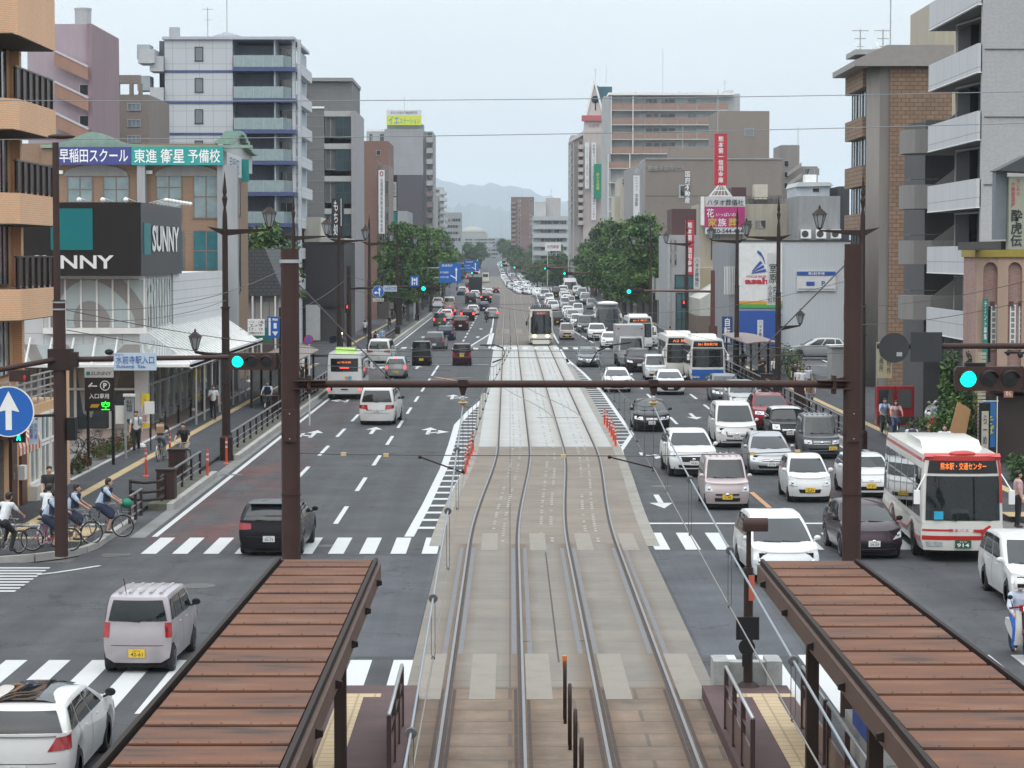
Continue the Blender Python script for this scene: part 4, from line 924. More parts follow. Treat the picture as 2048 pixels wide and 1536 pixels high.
put(make_car('mini','black','small black car with white roof and round headlights behind the silver hatchback','car',2,'10-01',nm='compact_car',W=1.72,H=1.5,extra=multi(white_roof,chrome_bar(.36,.4,.6)),front=dict(head=((.55,.62),(.95,.60),(1.0,.94),(.60,.94)),grille=((-.46,.5),(.46,.5),(.46,.66),(-.46,.66)),bars=3)),1577,884,True)
put(make_car('suv','red','red off-road car with roof rails behind the small black car','car',2,nm='off_road_car',extra=roofrails,front=dict(head=((.50,.70),(.98,.70),(1.02,.92),(.50,.92)),grille=((-.4,.66),(.4,.66),(.4,.9),(-.4,.9)),bars=1)),1542,859,True)
put(make_car('compact','black','black hatchback in the lane beside the right hatched island','car',2,'12-01',nm='hatchback',W=1.75,extra=None,front=dict(mirror=0,head=((.50,.66),(1.0,.66),(1.12,.88),(.54,.88)),grille=((-.34,.66),(.34,.66),(.34,.84),(-.34,.84)),bars=2)),1302,862,True)
put(make_car('mpv','silver','silver estate car behind the red off-road car','car',2,nm='estate_car',front=dict(head=((.55,.60),(1.0,.62),(1.14,.9),(.62,.8)))),1487,822,True)
put(make_car('mpv','grey','dark grey people carrier partly behind the silver estate car','car',2,nm='people_carrier'),1452,806,True)
put(make_car('compact','white','white compact car under the gantry beam, left one of two alike','car',2,'21-16',nm='compact_car',front=dict(head=((.62,.62),(1.0,.60),(1.2,.95),(.84,.84)),grille=None,intake=((-.5,.12),(.5,.12),(.78,.42),(-.78,.42)))),1234,784,True)
put(make_car('compact','white','white compact car with black lower grille under the gantry beam, right of its twin','car',2,'35-53',nm='compact_car',W=1.72,front=dict(head=((.62,.66),(1.0,.60),(1.16,.9),(.84,.84)),grille=((-.2,.62),(.2,.62),(.2,.7),(-.2,.7)),bars=0,intake=((-.5,.10),(.5,.10),(.86,.50),(-.86,.50)))),1340,789,True)
put(make_car('kei_wagon','white','white kei wagon left of the blue and white bus','car',2,'3-09',True,nm='kei_car'),1311,760,True)
put(make_car('suv','plum','dark brown crossover behind the white kei wagon','car',1,nm='crossover_car'),1278,744,True)
put(make_car('compact','grey','dark grey compact alone in the lane at the end of the white track slabs','car',2,'22-33',nm='compact_car',front=dict(head=((.56,.60),(1.0,.62),(1.14,.92),(.62,.84)),grille=((-.3,.62),(.3,.62),(.3,.74),(-.3,.74)))),1177,734,True)
for i,(px,py,kind,col,lab,cat)in enumerate([(1220,696,'compact','white','white saloon left of the grey box truck','car'),(1299,693,'kei_van','white','white kei van between the grey box truck and the left bus','van'),(1134,680,'kei_wagon','pink','pale pink small car right of the tram','car'),(1194,681,'suv','pearl','white off-road car with bull bar behind the white saloon','car'),(1114,651,'kei_wagon','black','black car with yellow plate right beside the tram roof','car'),(1171,665,'minivan','grey','dark grey minivan behind the white off-road car','minivan'),(1189,660,'kei_wagon','silver','silver kei wagon behind the white off-road car','car'),(1215,661,'minivan','black','black minivan in front of the coach','minivan'),(1232,662,'kei_van','green','pale green kei van left of the far bus','van'),(1155,655,'mpv','white','white car eighth back in the inner queue behind the dark minivan','car'),(1146,644,'mpv','silver','silver car ahead of the white hatchbacks in the inner queue','car'),(1141,640,'compact','white','white hatchback in the inner queue, nose beside the silver one','car'),(1136,633,'compact','white','white hatchback one place farther back in the inner queue','car'),(1100,619,'compact','white','white compact car behind the tram in the lane next to the track','car'),(1130,620,'kei_wagon','white','white kei car left of the black car parked by the right kerb','car'),(1127,604,'minivan','white','white minivan behind the white kei car in the inner queue','minivan'),(1160,608,'sedan','black','black car by the right kerb under the trees','car'),(1112,606,'kei_van','black','black van behind the tram pantograph','van'),(1112,603,'sedan','white','white saloon behind the black van','car'),(1122,597,'mpv','white','white estate car near the second coach nose','car'),(1092,607,'minivan','maroon','dark red minivan directly above the tram roof','minivan'),]):
 put(make_car(kind,col,lab,cat,1,yellow=kind.startswith('kei'),nm={'minivan':'minivan','van':'kei_van'}.get(cat,'car')),px,py,True)
far={}
def farcar(kind,col,lit):
 k=(kind,col,lit)
 if k not in far:
  s=Shape(kind);t=thing('car','','car');far[k]=(t,s)
  s.body(False).build('body',PAINTS[col],t,38)
  m=MB();s.patch(m,'cab','front',((-.9,.06),(.9,.06),(.86,.92),(-.86,.92)),.01,4);m.build('windscreen',CARGL,t)
  m=MB();s.patch(m,'cab','rear',((-.9,.06),(.9,.06),(.86,.88),(-.86,.88)),.01,4);m.build('rear_window',CARGL,t)
  m=MB()
  for sg in(-1,1):s.patch(m,'hull','front',[(sg*a,b)for a,b in((.6,.6),(1.05,.6),(1.05,.85),(.6,.85))],.015,2)
  m.build('headlight',LAMP,t);m=MB()
  for sg in(-1,1):s.patch(m,'hull','rear',[(sg*a,b)for a,b in((.7,.55),(1.05,.55),(1.05,.95),(.7,.95))],.015,2)
  m.build('tail_light',TAILON if lit else TAIL,t);m=MB()
  m.box(-s.hw*.85,s.hw*.85,s.wb/2-.3,s.wb/2+.3,.0,.4);m.box(-s.hw*.85,s.hw*.85,-s.wb/2-.3,-s.wb/2+.3,.0,.4);m.build('wheel',TYRE,t)
  return t,s
 t,s=far[k];return dup(t,(0,0,0)),s
rr=random.Random(12);kinds=['compact','kei_wagon','minivan','sedan','mpv','suv']
cols=['white','white','pearl','silver','silver','black','grey','white','pearl','red','navy']
def fput(X,Y,oncoming,grp,desc,lit=False):
 k,c=rr.choice(kinds),rr.choice(cols);t,s=farcar(k,c,lit)
 t['label']=desc%{'pearl':'white','navy':'dark blue','grey':'dark grey'}.get(c,c);t['group']=grp+' (%s)'%{'pearl':'white','navy':'dark blue','grey':'dark grey'}.get(c,c);t['category']='car'
 t.location=(X+CX(Y)+rr.uniform(-.25,.25),Y,TZ(Y));t.rotation_euler=(0,0,math.pi if oncoming else 0);t.scale=(.957,)*3
GQ='tiny cars in the far oncoming queue';GA='tiny cars driving away in the distance'
for X,ys in((6.0,[340,350,361,385,397,452,461,469,478,488,499,511,522]+[536+13*k for k in range(42)]),(9.0,[326,337,364,375,386,398,411,424,437,448,458,466,475,484,493,505]+[518+14*k for k in range(40)]),(12.0,[350,372,388,404,418,433,449,458,468,480,494,508]+[522+15*k for k in range(24)])):
 for y in ys:fput(X,y+rr.uniform(-1.5,1.5),True,GQ,'tiny %s car in the far oncoming queue beyond the tram')
for X,ys,lit in((-3.6,[530,575,625,690,760,930,1010],True),(-6.6,[486,512,545,610,720,850,990,1100],True),(-9.3,[470,520,570,650,800,960,1050,1150],False)):
 for y in ys:fput(X,y,False,GA,'tiny %s car driving away far down the street',lit and rr.random()<.6)
 # ============================================================ BUILDINGS
def B(name,label,cat,x,y):return thing(name,label,cat,(x,y,0))
def wbox(par,x0,x1,y0,y1,z0,z1,mt,name='wall'):
 return MB().box(min(x0,x1),max(x0,x1),y0,y1,z0,z1).build(name,mt,par)
def fwin(par,Y,px0,py0,px1,py1,glass=GLASS,nx=2,ny=1,frame=FRAME,fw=.05,deep=.05):
 """window in a wall that faces the camera, given in survey pixels at distance Y"""
 x0,z1=W(px0,py0,Y);x1,z0=W(px1,py1,Y);return fwin_m(par,Y,x0,x1,z0,z1,glass,nx,ny,frame,fw,deep)
def fwin_m(par,Y,x0,x1,z0,z1,glass=GLASS,nx=2,ny=1,frame=FRAME,fw=.05,deep=.05):
 m=MB()
 m.box(x0-fw,x1+fw,Y-deep,Y+.02,z1,z1+fw);m.box(x0-fw*1.4,x1+fw*1.4,Y-deep*1.6,Y+.02,z0-fw,z0)
 m.box(x0-fw,x0,Y-deep,Y+.02,z0,z1);m.box(x1,x1+fw,Y-deep,Y+.02,z0,z1)
 for k in range(1,nx):x=x0+(x1-x0)*k/nx;m.box(x-fw/2,x+fw/2,Y-deep*.8,Y,z0,z1)
 for k in range(1,ny):z=z0+(z1-z0)*k/ny;m.box(x0,x1,Y-deep*.7,Y,z-fw/2,z+fw/2)
 f=m.build('window',frame,par);MB().box(x0,x1,Y-deep*.3,Y+.01,z0,z1).build('pane',glass,f);return f
def swin(par,X,y0,y1,z0,z1,sg,glass=GLASS,n=2,frame=FRAME,fw=.05):
 """window in a wall that faces the street; sg is the side the street lies on"""
 m=MB();a,b=sorted((X-sg*.02,X+sg*.06))
 m.box(a,b,y0-fw,y1+fw,z1,z1+fw);m.box(a,b,y0-fw,y1+fw,z0-fw,z0)
 for k in range(n+1):y=y0+(y1-y0)*k/n;m.box(a,b,y-fw/2,y+fw/2,z0,z1)
 f=m.build('window',frame,par);a,b=sorted((X-sg*.01,X+sg*.03));MB().box(a,b,y0,y1,z0,z1).build('pane',glass,f);return f
def antenna_mast(par,x,y,z,h,arms=0):
 m=MB().tube((x,y,z),(x,y,z+h),.045,5)
 for k in range(arms):m.tube((x-.5+.15*k,y,z+h*(.95-.3*k)),(x+.5-.15*k,y,z+h*(.95-.3*k)),.035,4)
 return m.build('antenna',STEEL,par)
ORANGE=brickM('orange_tile',(.76,.47,.285),(.72,.435,.26),(.54,.33,.20),.24,.07,.008,offset=.5,stain=.1,bump=.1)
# ---- orange apartment block on the near left corner
b=B('apartment_block','orange tiled apartment block with dark balcony railings, cut by the left edge of the photo','building',-16,75)
wbox(b,-32,-16.9,75.9,82.0,0,30,wallM('orange_render',(.50,.30,.16)))
for k,zb in enumerate((15.0,12.02,9.07,6.03,18.0)):
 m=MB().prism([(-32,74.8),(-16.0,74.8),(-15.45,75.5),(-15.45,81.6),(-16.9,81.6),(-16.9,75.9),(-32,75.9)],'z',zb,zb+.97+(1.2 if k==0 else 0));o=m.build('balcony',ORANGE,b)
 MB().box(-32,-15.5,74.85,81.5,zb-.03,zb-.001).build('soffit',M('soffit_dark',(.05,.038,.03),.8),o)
 if k not in(0,4):
  z=zb+.97;m=MB()
  m.box(-15.62,-15.58,75.6,81.5,z+.08,z+1.0);m.box(-32,-16.1,74.95,74.99,z+.08,z+1.0)
  m.box(-15.66,-15.54,75.5,81.55,z+1.0,z+1.06);m.box(-32,-16.0,74.9,75.02,z+1.0,z+1.06)
  for y in np.arange(75.6,81.6,.98):m.box(-15.64,-15.52,y,y+.05,z,z+1.02)
  for x in np.arange(-22,-16,.98):m.box(x,x+.05,74.92,75.0,z,z+1.02)
  m.build('railing',M('bronze_railing',(.03,.018,.014),.35,metal=.3),b)
 z0=zb-2.05
 if k!=4:
  for y0,y1 in((76.3,78.2),(78.7,80.3)):swin(b,-16.9,y0,y1,z0+.1,z0+2.0,1,GLASS,2,DFRAME)
  fwin_m(b,75.9,-19.8,-17.6,z0+.1,z0+2.0,GLASS,3,1,DFRAME)
  MB().box(-17.25,-16.85,75.6,75.89,z0-.0,zb-.04).build('column',ORANGE,b);MB().box(-16.95,-16.6,81.2,81.6,z0,zb-.04).build('column',ORANGE,b)
wbox(b,-32,-15.6,70.4,83.0,0,3.15,wallM('orange_wall',(.60,.37,.20)),'shop_front')
m=MB()
for y in np.arange(70.6,83,1.1):m.box(-15.75,-15.70,y,y+.05,3.15,4.1)
for z in(3.4,3.65,3.9,4.1):m.box(-15.76,-15.69,70.5,83,z,z+.04)
m.build('terrace_railing',STEEL,b)
MB().box(-15.75,-15.35,82.6,83.05,0,4.6).build('column',ORANGE,b)
m=MB()
for k in range(34):m.box(-15.61,-15.54,70.6,73.1,.05+.07*k,.105+.07*k)
m.build('roller_shutter',M('shutter_brown',(.16,.12,.10),.5,metal=.2),b)
d=MB().box(-15.62,-15.5,74.1,74.9,.1,2.5).build('door',M('brown_door',(.075,.028,.014),.35),b);MB().box(-15.5,-15.46,74.2,74.28,1.1,1.3).build('handle',STEEL,d)
d=MB().box(-15.62,-15.5,75.6,76.4,.1,2.5).build('door',M('brown_door2',(.09,.035,.018),.35),b);MB().box(-15.5,-15.46,75.7,75.78,1.1,1.3).build('handle',STEEL,d)
MB().box(-15.5,-15.3,75.0,75.4,1.0,1.45).build('post_box',WHITEP,b)
MB().box(-15.62,-15.3,77,82.4,0,.6).build('sill_wall',wallM('pale_sill',(.5,.48,.43)),b)
for y0,y1 in((77.2,78.6),(79.0,80.4),(80.8,82.2)):swin(b,-15.6,y0,y1,.7,1.75,1,M('shop_glass_pale',(.25,.27,.26),.15,var=.3,scale=1),2,WHITEP,.08);swin(b,-15.6,y0,y1,1.95,2.75,1,GLASSL,2,WHITEP,.08)
aw=B('awning','red and cream striped shop awning on the orange block','awning',-15.5,71.8)
m=MB()
for k in range(14):
 y0=70.5+.25*k
 m.grid(lambda i,j:(-15.6+1.05*math.sin(RAD(90)*i/5),y0+.25*j,2.35+.62*math.cos(RAD(90)*i/5)),5,1,m=k%2)
 m.quad((-14.55,y0,2.35),(-14.55,y0+.25,2.35),(-14.55,y0+.25,2.12),(-14.55,y0,2.12),m=k%2)
m.prism([(-15.6,2.35),(-15.6,2.97),(-15.3,2.9),(-14.9,2.7),(-14.55,2.35)],'y',74.0,74.01,m=0)
m.build('canopy',[M('awning_red',(.42,.09,.07),.8),M('awning_cream',(.60,.52,.42),.8)],aw,recalc=False)
s=B('shop_sign','pale slanted shop sign board above the striped awning','sign',-15.2,72.5)
MB().box(-15.55,-15.35,70.6,74.6,2.98,3.62).build('board',M('pale_board',(.42,.46,.46),.5),s);text('ぎょうざの店',s,-15.34,72.6,3.3,3.4,.4,M('blue_grey_ink',(.10,.14,.2),.5),rz=RAD(90))
# ---- supermarket at the left
DK=M('sign_black_panel',(.014,.014,.016),.35,var=.1);TEAL=M('teal_panel',(.0,.175,.19),.4,var=.04);DK2=M('sign_side_panel',(.032,.034,.04),.4)
b=B('supermarket','white and glass supermarket with a big black and teal name box on its corner','building',-17,110)
wbox(b,-36,-17.0,109.6,140.4,0,7.15,wallM('white_cladding',(.60,.61,.62),line=(.9,.9),stain=.06))
x0,x1=wx(20,109),wx(285,109)
bx=wbox(b,x0,x1,108.6,122,wz(551,109),wz(405,109),DK,'sign_box')
MB().box(x1,x1+.02,108.6,122,wz(551,109),wz(405,109)).build('sign_side',DK2,bx)
MB().box(wx(103,108.6),wx(187,108.6),108.54,108.6,wz(500,108.6),wz(417,108.6)).build('teal_square',TEAL,b)
text('SUNNY',b,wx(145,108.5),108.55,wz(524,108.5),wx(228,108.5)-wx(62,108.5),.62,INKW,bold=.02)
MB().box(x1+.02,x1+.06,109.3,111.3,wz(509,110),wz(446,110)).build('teal_square',TEAL,b)
text('SUNNY',b,x1+.07,116.2,wz(480,116)+.05,9.0,1.25,INKW,rz=RAD(90),bold=.03)
FROST=brickM('frosted_glass',(.40,.46,.47),(.38,.44,.455),(.38,.44,.455),60,60,.0,.25,stain=.3,nscale=.3,bump=0,streak=False)
def frost(name,ca,cb,sc=.55):
 mt=bpy.data.materials.new(name);mt.use_nodes=True;n,l=mt.node_tree.nodes,mt.node_tree.links;p=n['Principled BSDF'];p.inputs['Roughness'].default_value=.2
 gm=n.new('ShaderNodeNewGeometry');wv=n.new('ShaderNodeTexWave');wv.wave_type='RINGS';wv.rings_direction='SPHERICAL';mq=n.new('ShaderNodeMapping');mq.inputs['Location'].default_value=(19,-112,-5);l.new(gm.outputs['Position'],mq.inputs[0]);wv.inputs['Scale'].default_value=sc*.75;wv.inputs['Distortion'].default_value=4.5;wv.inputs['Detail'].default_value=1;wv.inputs['Detail Scale'].default_value=.5
 r_=n.new('ShaderNodeValToRGB');r_.color_ramp.interpolation='CONSTANT';r_.color_ramp.elements[0].color=(*ca,1);r_.color_ramp.elements[1].position=.52;r_.color_ramp.elements[1].color=(*cb,1)
 l.new(mq.outputs[0],wv.inputs[0]);l.new(wv.outputs[0],r_.inputs[0]);l.new(r_.outputs[0],p.inputs['Base Color']);return mt
FR1=frost('patterned_glass',(.42,.48,.49),(.27,.26,.255));FR2=frost('patterned_glass_side',(.34,.38,.39),(.07,.08,.085),.9)
gx0,gx1=wx(95,109),wx(286,109)
m=MB();m.box(gx0,gx1,109.45,109.6,wz(655,109),wz(560,109));m.build('patterned_window',FR1,b)
m=MB()
for k in range(7):x=gx0+(gx1-gx0)*k/6;m.box(x-.04,x+.04,109.4,109.45,wz(665,109),wz(556,109))
m.box(gx0,gx1,109.4,109.45,wz(558,109),wz(552,109));m.box(gx0-.3,gx1+.1,109.35,109.5,wz(668,109),wz(656,109));m.build('window_bars',WHITEP,b)
MB().box(-17.0,-16.9,110.0,118.9,wz(655,110),wz(560,110)).build('patterned_window',FR2,b)
m=MB()
for y in np.arange(110,119,.9):m.box(-16.9,-16.86,y,y+.05,wz(668,110),wz(556,110))
m.build('window_bars',WHITEP,b)
MB().box(gx0-5,-16.95,109.3,118,2.9,4.0).build('lower_band',FR1,b)
m=MB();m.prism([(108.1,3.0),(108.1,3.12),(109.6,3.2),(109.6,3.0)],'x',-30,-16.4);m.box(-17.0,-14.6,109.5,141,2.95,3.08);m.box(-14.7,-14.6,109.5,141,2.9,3.2);m.build('canopy',WHITEP,b)
for x in np.arange(-28,-17,1.0):MB().tube((x,109.5,4.3),(x,108.2,3.1),.05,5).build('canopy_bracket',WHITEP,b)
for y in np.arange(111,141,1.0):MB().tube((-17,y,4.6),(-14.8,y,3.1),.045,5).build('canopy_bracket',WHITEP,b)
m=MB()
for x in np.arange(-28,-17,1.6):m.box(x,x+.12,109.3,109.5,.13,2.9)
m.box(-28,-17,109.32,109.48,1.9,2.0);m.box(-17.2,-16.6,109.2,109.8,.13,2.95)
for y in np.arange(110,140.5,2.4):m.box(-16.95,-16.82,y,y+.14,.13,2.95)
for y in np.arange(112,140.5,3.0):m.tube((-14.75,y,.13),(-14.75,y,2.95),.05,6)
m.box(-16.96,-16.84,110,140.5,2.0,2.1);m.build('shop_posts',M('pale_frame',(.50,.50,.49),.4,metal=.3),b)
m=MB();m.box(-28,-17.1,109.5,109.56,.13,2.9);m.box(-17.0,-16.93,110,140.4,.6,2.9);m.build('shop_glazing',GLASS,b)
MB().box(-17,-16.9,110,140.4,.13,.6).build('plinth',M('grey_plinth',(.14,.15,.16),.6),b)
MB().box(-16.97,-16.9,120,140.4,3.3,7.18).build('white_facade',wallM('white_facade',(.60,.61,.625),line=(.45,.45),stain=.05),b)
for i,px in enumerate((161,208,254)):
 x=wx(px,108);z=wz(400,108);f=thing('spotlight','%s spotlight on the front edge of the black name box'%('left','middle','right')[i],'lamp',(x,108.0,z))
 MB().ball((x,107.9,z),(.12,.14,.12),8,5).tube((x,107.95,z+.1),(x+.3,108.9,z-.05),.02,4).build('head',WHITEP,f,True)
for k in range(8):
 x=x1+.9;y=110.6+1.15*k;f=thing('spotlight','spotlight over the side of the black name box, %s of eight in the row'%('nearest','second','third','fourth','fifth','sixth','seventh','farthest')[k],'lamp',(x,y,10.6),group='row of eight spotlights')
 MB().ball((x,y,10.62),(.14,.1,.1),8,5).tube((x,y,10.7),(x-.8,y,10.5),.02,4).build('head',WHITEP,f,True)
 # ---- school building with the two coloured signs
TB=brickM('brown_tile',(.27,.17,.11),(.245,.155,.10),(.20,.13,.09),.3,.1,.008,stain=.14);GRC=wallM('grey_column',(.30,.31,.32))
b=B('school_building','brown tiled building with curved green roof edge and cram school signs','building',-17,141)
wbox(b,wx(30,142),-17.3,142,158,0,wz(287,142),TB)
xa,xb=wx(80,141.6),wx(450,141.6)
GREEN=M('green_copper',(.20,.30,.245),.5,var=.12)
def arch_profile(Y):
 pts=[]
 for px in range(85,506,12):
  py=290-26*math.exp(-((px-190)/48.0)**2);pts.append((wx(px,Y),wz(py,Y)))
 return pts
pr=arch_profile(141.6);m=MB();m.prism([(pr[0][0],wz(296,141.6))]+pr+[(pr[-1][0],wz(296,141.6))],'y',141.5,142.2);m.build('roof_edge',GREEN,b)
m=MB();m.prism([(pr[0][0],wz(330,141.6))]+[(x,z-.25)for x,z in pr[:26]]+[(pr[25][0],wz(330,141.6))],'y',141.7,142.1);m.build('gable',TB,b)
m=MB();yy=[142+16*i/16 for i in range(17)];zt=[wz(290,142)+1.0*math.exp(-((i-7)/4.0)**2)for i in range(17)]
m.prism([(yy[0],wz(330,142))]+list(zip(yy,zt))+[(yy[-1],wz(330,142))],'x',-17.35,-17.0);m.build('side_gable',M('pale_gable',(.45,.46,.46),.6),b)
m=MB()
for i in range(16):m.box(-17.5,-16.6,yy[i],yy[i+1],min(zt[i],zt[i+1])+.0,max(zt[i],zt[i+1])+.15)
m.build('side_roof_edge',GREEN,b)
for px0,px1 in((277,293),(448,476)):MB().box(wx(px0,141.5),wx(px1,141.5),141.3,142.0,0,wz(330,141.5)).build('column',GRC,b)
MB().box(-17.3,-16.95,141.5,143.5,0,wz(300,141.6)).build('column',GRC,b)
for k,(p0,p1,y0,y1,g_)in enumerate(((136,184,354,404,1),(208,257,354,404,1),(314,362,352,398,1),(388,436,352,435,1),(388,438,463,540,2),(352,366,463,540,2),(314,362,400,440,1))):
 fwin(b,142,p0,y0,p1,y1,M('blind_window',(.20,.26,.27),.25,var=.2,scale=1.2)if g_==1 else M('teal_window',(.03,.13,.15),.2,var=.2),2,2,M('bronze_frame',(.16,.12,.10),.5),.07)
for k in range(2):
 p0=(130,312)[k];m=MB();x0,x1=wx(p0,141.9),wx(p0+128,141.9);cx_=(x0+x1)/2;hw=(x1-x0)/2
 m.prism([(x0,wz(352,142))]+[(cx_+hw*math.cos(t),wz(350,142)+.6*math.sin(t))for t in[math.pi*(1-i/10)for i in range(11)]]+[(x1,wz(352,142))],'y',141.9,141.99);m.build('arch_panel',wallM('grey_arch',(.24,.235,.22)),b)
for z0,z1 in((10.6,12.8),(5.8,9.6)):
 for y0 in(145,150):swin(b,-17.3,y0,y0+3.2,z0,z1,1,GLASS,3,DFRAME,.1)
for k,px in enumerate((122,300)):
 x=wx(px,141.9);MB().box(x-.2,x+.2,141.8,142,wz(348,142),wz(341,142)).build('wall_lamp',WHITEP,b)
def board(name,label,Y,px0,py0,px1,py1,mt,th=.2,cat='sign',post=None):
 x0,z1=W(px0,py0,Y);x1,z0=W(px1,py1,Y)
 t=B(name,label,cat,(x0+x1)/2,Y);t.location.z=z0
 f=MB().box(x0,x1,Y,Y+th,z0,z1).build('panel',mt,t)
 return t,x0,x1,z0,z1,Y
def bt(t_,s,fx0,fx1,fz0,fz1,mt,vertical=False,bold=.01):
 """text inside a board, box given in fractions"""
 t,x0,x1,z0,z1,Y=t_;w,h=x1-x0,z1-z0
 return text(s,t,x0+w*(fx0+fx1)/2,Y-.02,z0+h*(fz0+fz1)/2,w*(fx1-fx0),h*(fz1-fz0),mt,vertical=vertical,bold=bold)
BLUEP=M('royal_blue_panel',(.045,.055,.22),.4,var=.05);TEALP=M('green_teal_panel',(.02,.30,.28),.4,var=.05)
t_=board('school_sign','long blue sign with white school name above the brown tiled windows',141.2,116,294,262,329,BLUEP);bt(t_,'早稲田スクール',.02,.96,.12,.9,INKW,bold=.03)
t_=board('school_sign','long teal sign with white lettering right of the blue school sign',141.2,262.5,294,446,330,TEALP);bt(t_,'東進',.03,.28,.12,.88,INKW,bold=.03);bt(t_,'衛星',.32,.58,.1,.9,INKW,bold=.04);bt(t_,'予備校',.62,.97,.12,.88,INKW,bold=.03)
t=B('school_sign','short projecting sign turned to the street on the corner of the school building','sign',-16.7,144);MB().box(-16.95,-16.8,142.2,150,12.9,14.2).build('panel',M('pale_panel',(.55,.57,.58),.4),t);MB().box(-16.9,-16.4,150.4,150.6,12.7,14.1).build('panel_end',TEALP,t);text('早稲田',t,-16.79,146,13.5,5,1,BLUEP,rz=RAD(90))
# ---- pink and beige blocks behind
PINK=wallM('mauve_wall',(.37,.30,.335),stain=.08);TERRA=wallM('terracotta_band',(.33,.19,.14));Y=178
b=B('stair_tower_block','mauve apartment tower with zigzag terracotta outside stairs','building',wx(135,Y),Y)
wbox(b,wx(60,Y),wx(181,Y),Y,Y+12,0,wz(48,Y),PINK);MB().box(wx(181,Y),wx(190,Y),Y-.3,Y+12,0,wz(48,Y)).build('edge_pier',wallM('mauve_dark',(.27,.19,.21)),b)
MB().lathe([(.62,0),(.62,1.2),(.66,1.2),(.66,1.35),(0,1.4)],(wx(162,Y),Y+2,wz(48,Y)),12).build('water_tank',STEEL,b)
for k in range(4):
 y0=104+62*k;m=MB();pts=[(wx(118,Y),wz(y0,Y)),(wx(184,Y),wz(y0+32,Y)),(wx(184,Y),wz(y0+58,Y)),(wx(118,Y),wz(y0+28,Y))]
 m.prism(pts,'y',Y-.9,Y-.6);m.build('stair_flight',TERRA,b);m=MB();m.prism([(x,z+.12)for x,z in pts[:2]]+[(pts[1][0],pts[1][1]-.05),(pts[0][0],pts[0][1]-.05)],'y',Y-.95,Y-.55);m.build('handrail',M('pale_coping',(.5,.48,.5),.6),b)
 fwin(b,Y,160,y0+66,182,y0+86,DARKV,1,1)
Y=196;b=B('beige_block','beige brown tiled apartment block between the mauve tower and the white stairs','building',wx(235,Y),Y);BG=brickM('beige_tile',(.235,.20,.175),(.22,.185,.165),(.19,.16,.145),.4,.2,.01)
wbox(b,wx(170,Y),wx(300,Y),Y,Y+12,0,wz(189,Y),BG)
m=MB();z=wz(150,Y)
m.box(wx(170,Y),wx(284,Y),Y,Y+.6,z-.7,z)
for px in(191,235,262,280):m.box(wx(px,Y),wx(px+7,Y),Y,Y+.6,wz(190,Y),z-.7)
m.build('roof_frame',BG,b)
for r_ in range(5):
 for p0,p1 in((207,233),(256,280)):
  y0=208+32*r_;fwin(b,Y,p0,y0,p1,y0+12,GLASSL,3,1);
  if p0==207:MB().box(wx(205,Y),wx(236,Y),Y-.8,Y-.7,wz(y0+24,Y),wz(y0+12,Y)).build('balcony',BG,b)
  # ---- white and blue apartment block
WB=wallM('white_blue_wall',(.50,.525,.55),line=(1.2,1.4),stain=.05);BLU=M('blue_band',(.06,.08,.19),.5);GRYW=wallM('blue_grey_wall',(.36,.41,.45));BALG=M('balcony_glass',(.27,.35,.36),.15,var=.1);Y=215
b=B('apartment_building','tall white apartment building with dark blue floor bands and glass balconies','building',wx(465,Y),Y);pm_=F_PX/Y
xw0,xw1,xr=wx(333,Y),wx(468,Y),wx(585,Y);top=wz(78,Y)
wbox(b,xw0,xw1,Y,Y+14,0,top,WB);wbox(b,xw1,xr,Y+3.2,Y+16,0,top-.3,GRYW)
MB().box(xw0-.2,xr+.3,Y-.25,Y+16,top-.05,top+.2).build('roof_slab',M('roof_slab_pale',(.42,.44,.5),.7),b)
MB().prism([(wx(398,Y),top+.2),(wx(447,Y),wz(57,Y)),(wx(505,Y),top+.2)],'y',Y+3,Y+9).build('roof',WB,b)
MB().lathe([(.5,0),(.5,1),(0,1.05)],(wx(347,Y),Y+2,top+.2),10).build('water_tank',STEEL,b)
antenna_mast(b,wx(447,Y),Y+4,wz(60,Y),5.5);antenna_mast(b,wx(408,Y),Y+4,top,3.2,2);antenna_mast(b,wx(596,Y),Y+4,top-5,3.5)
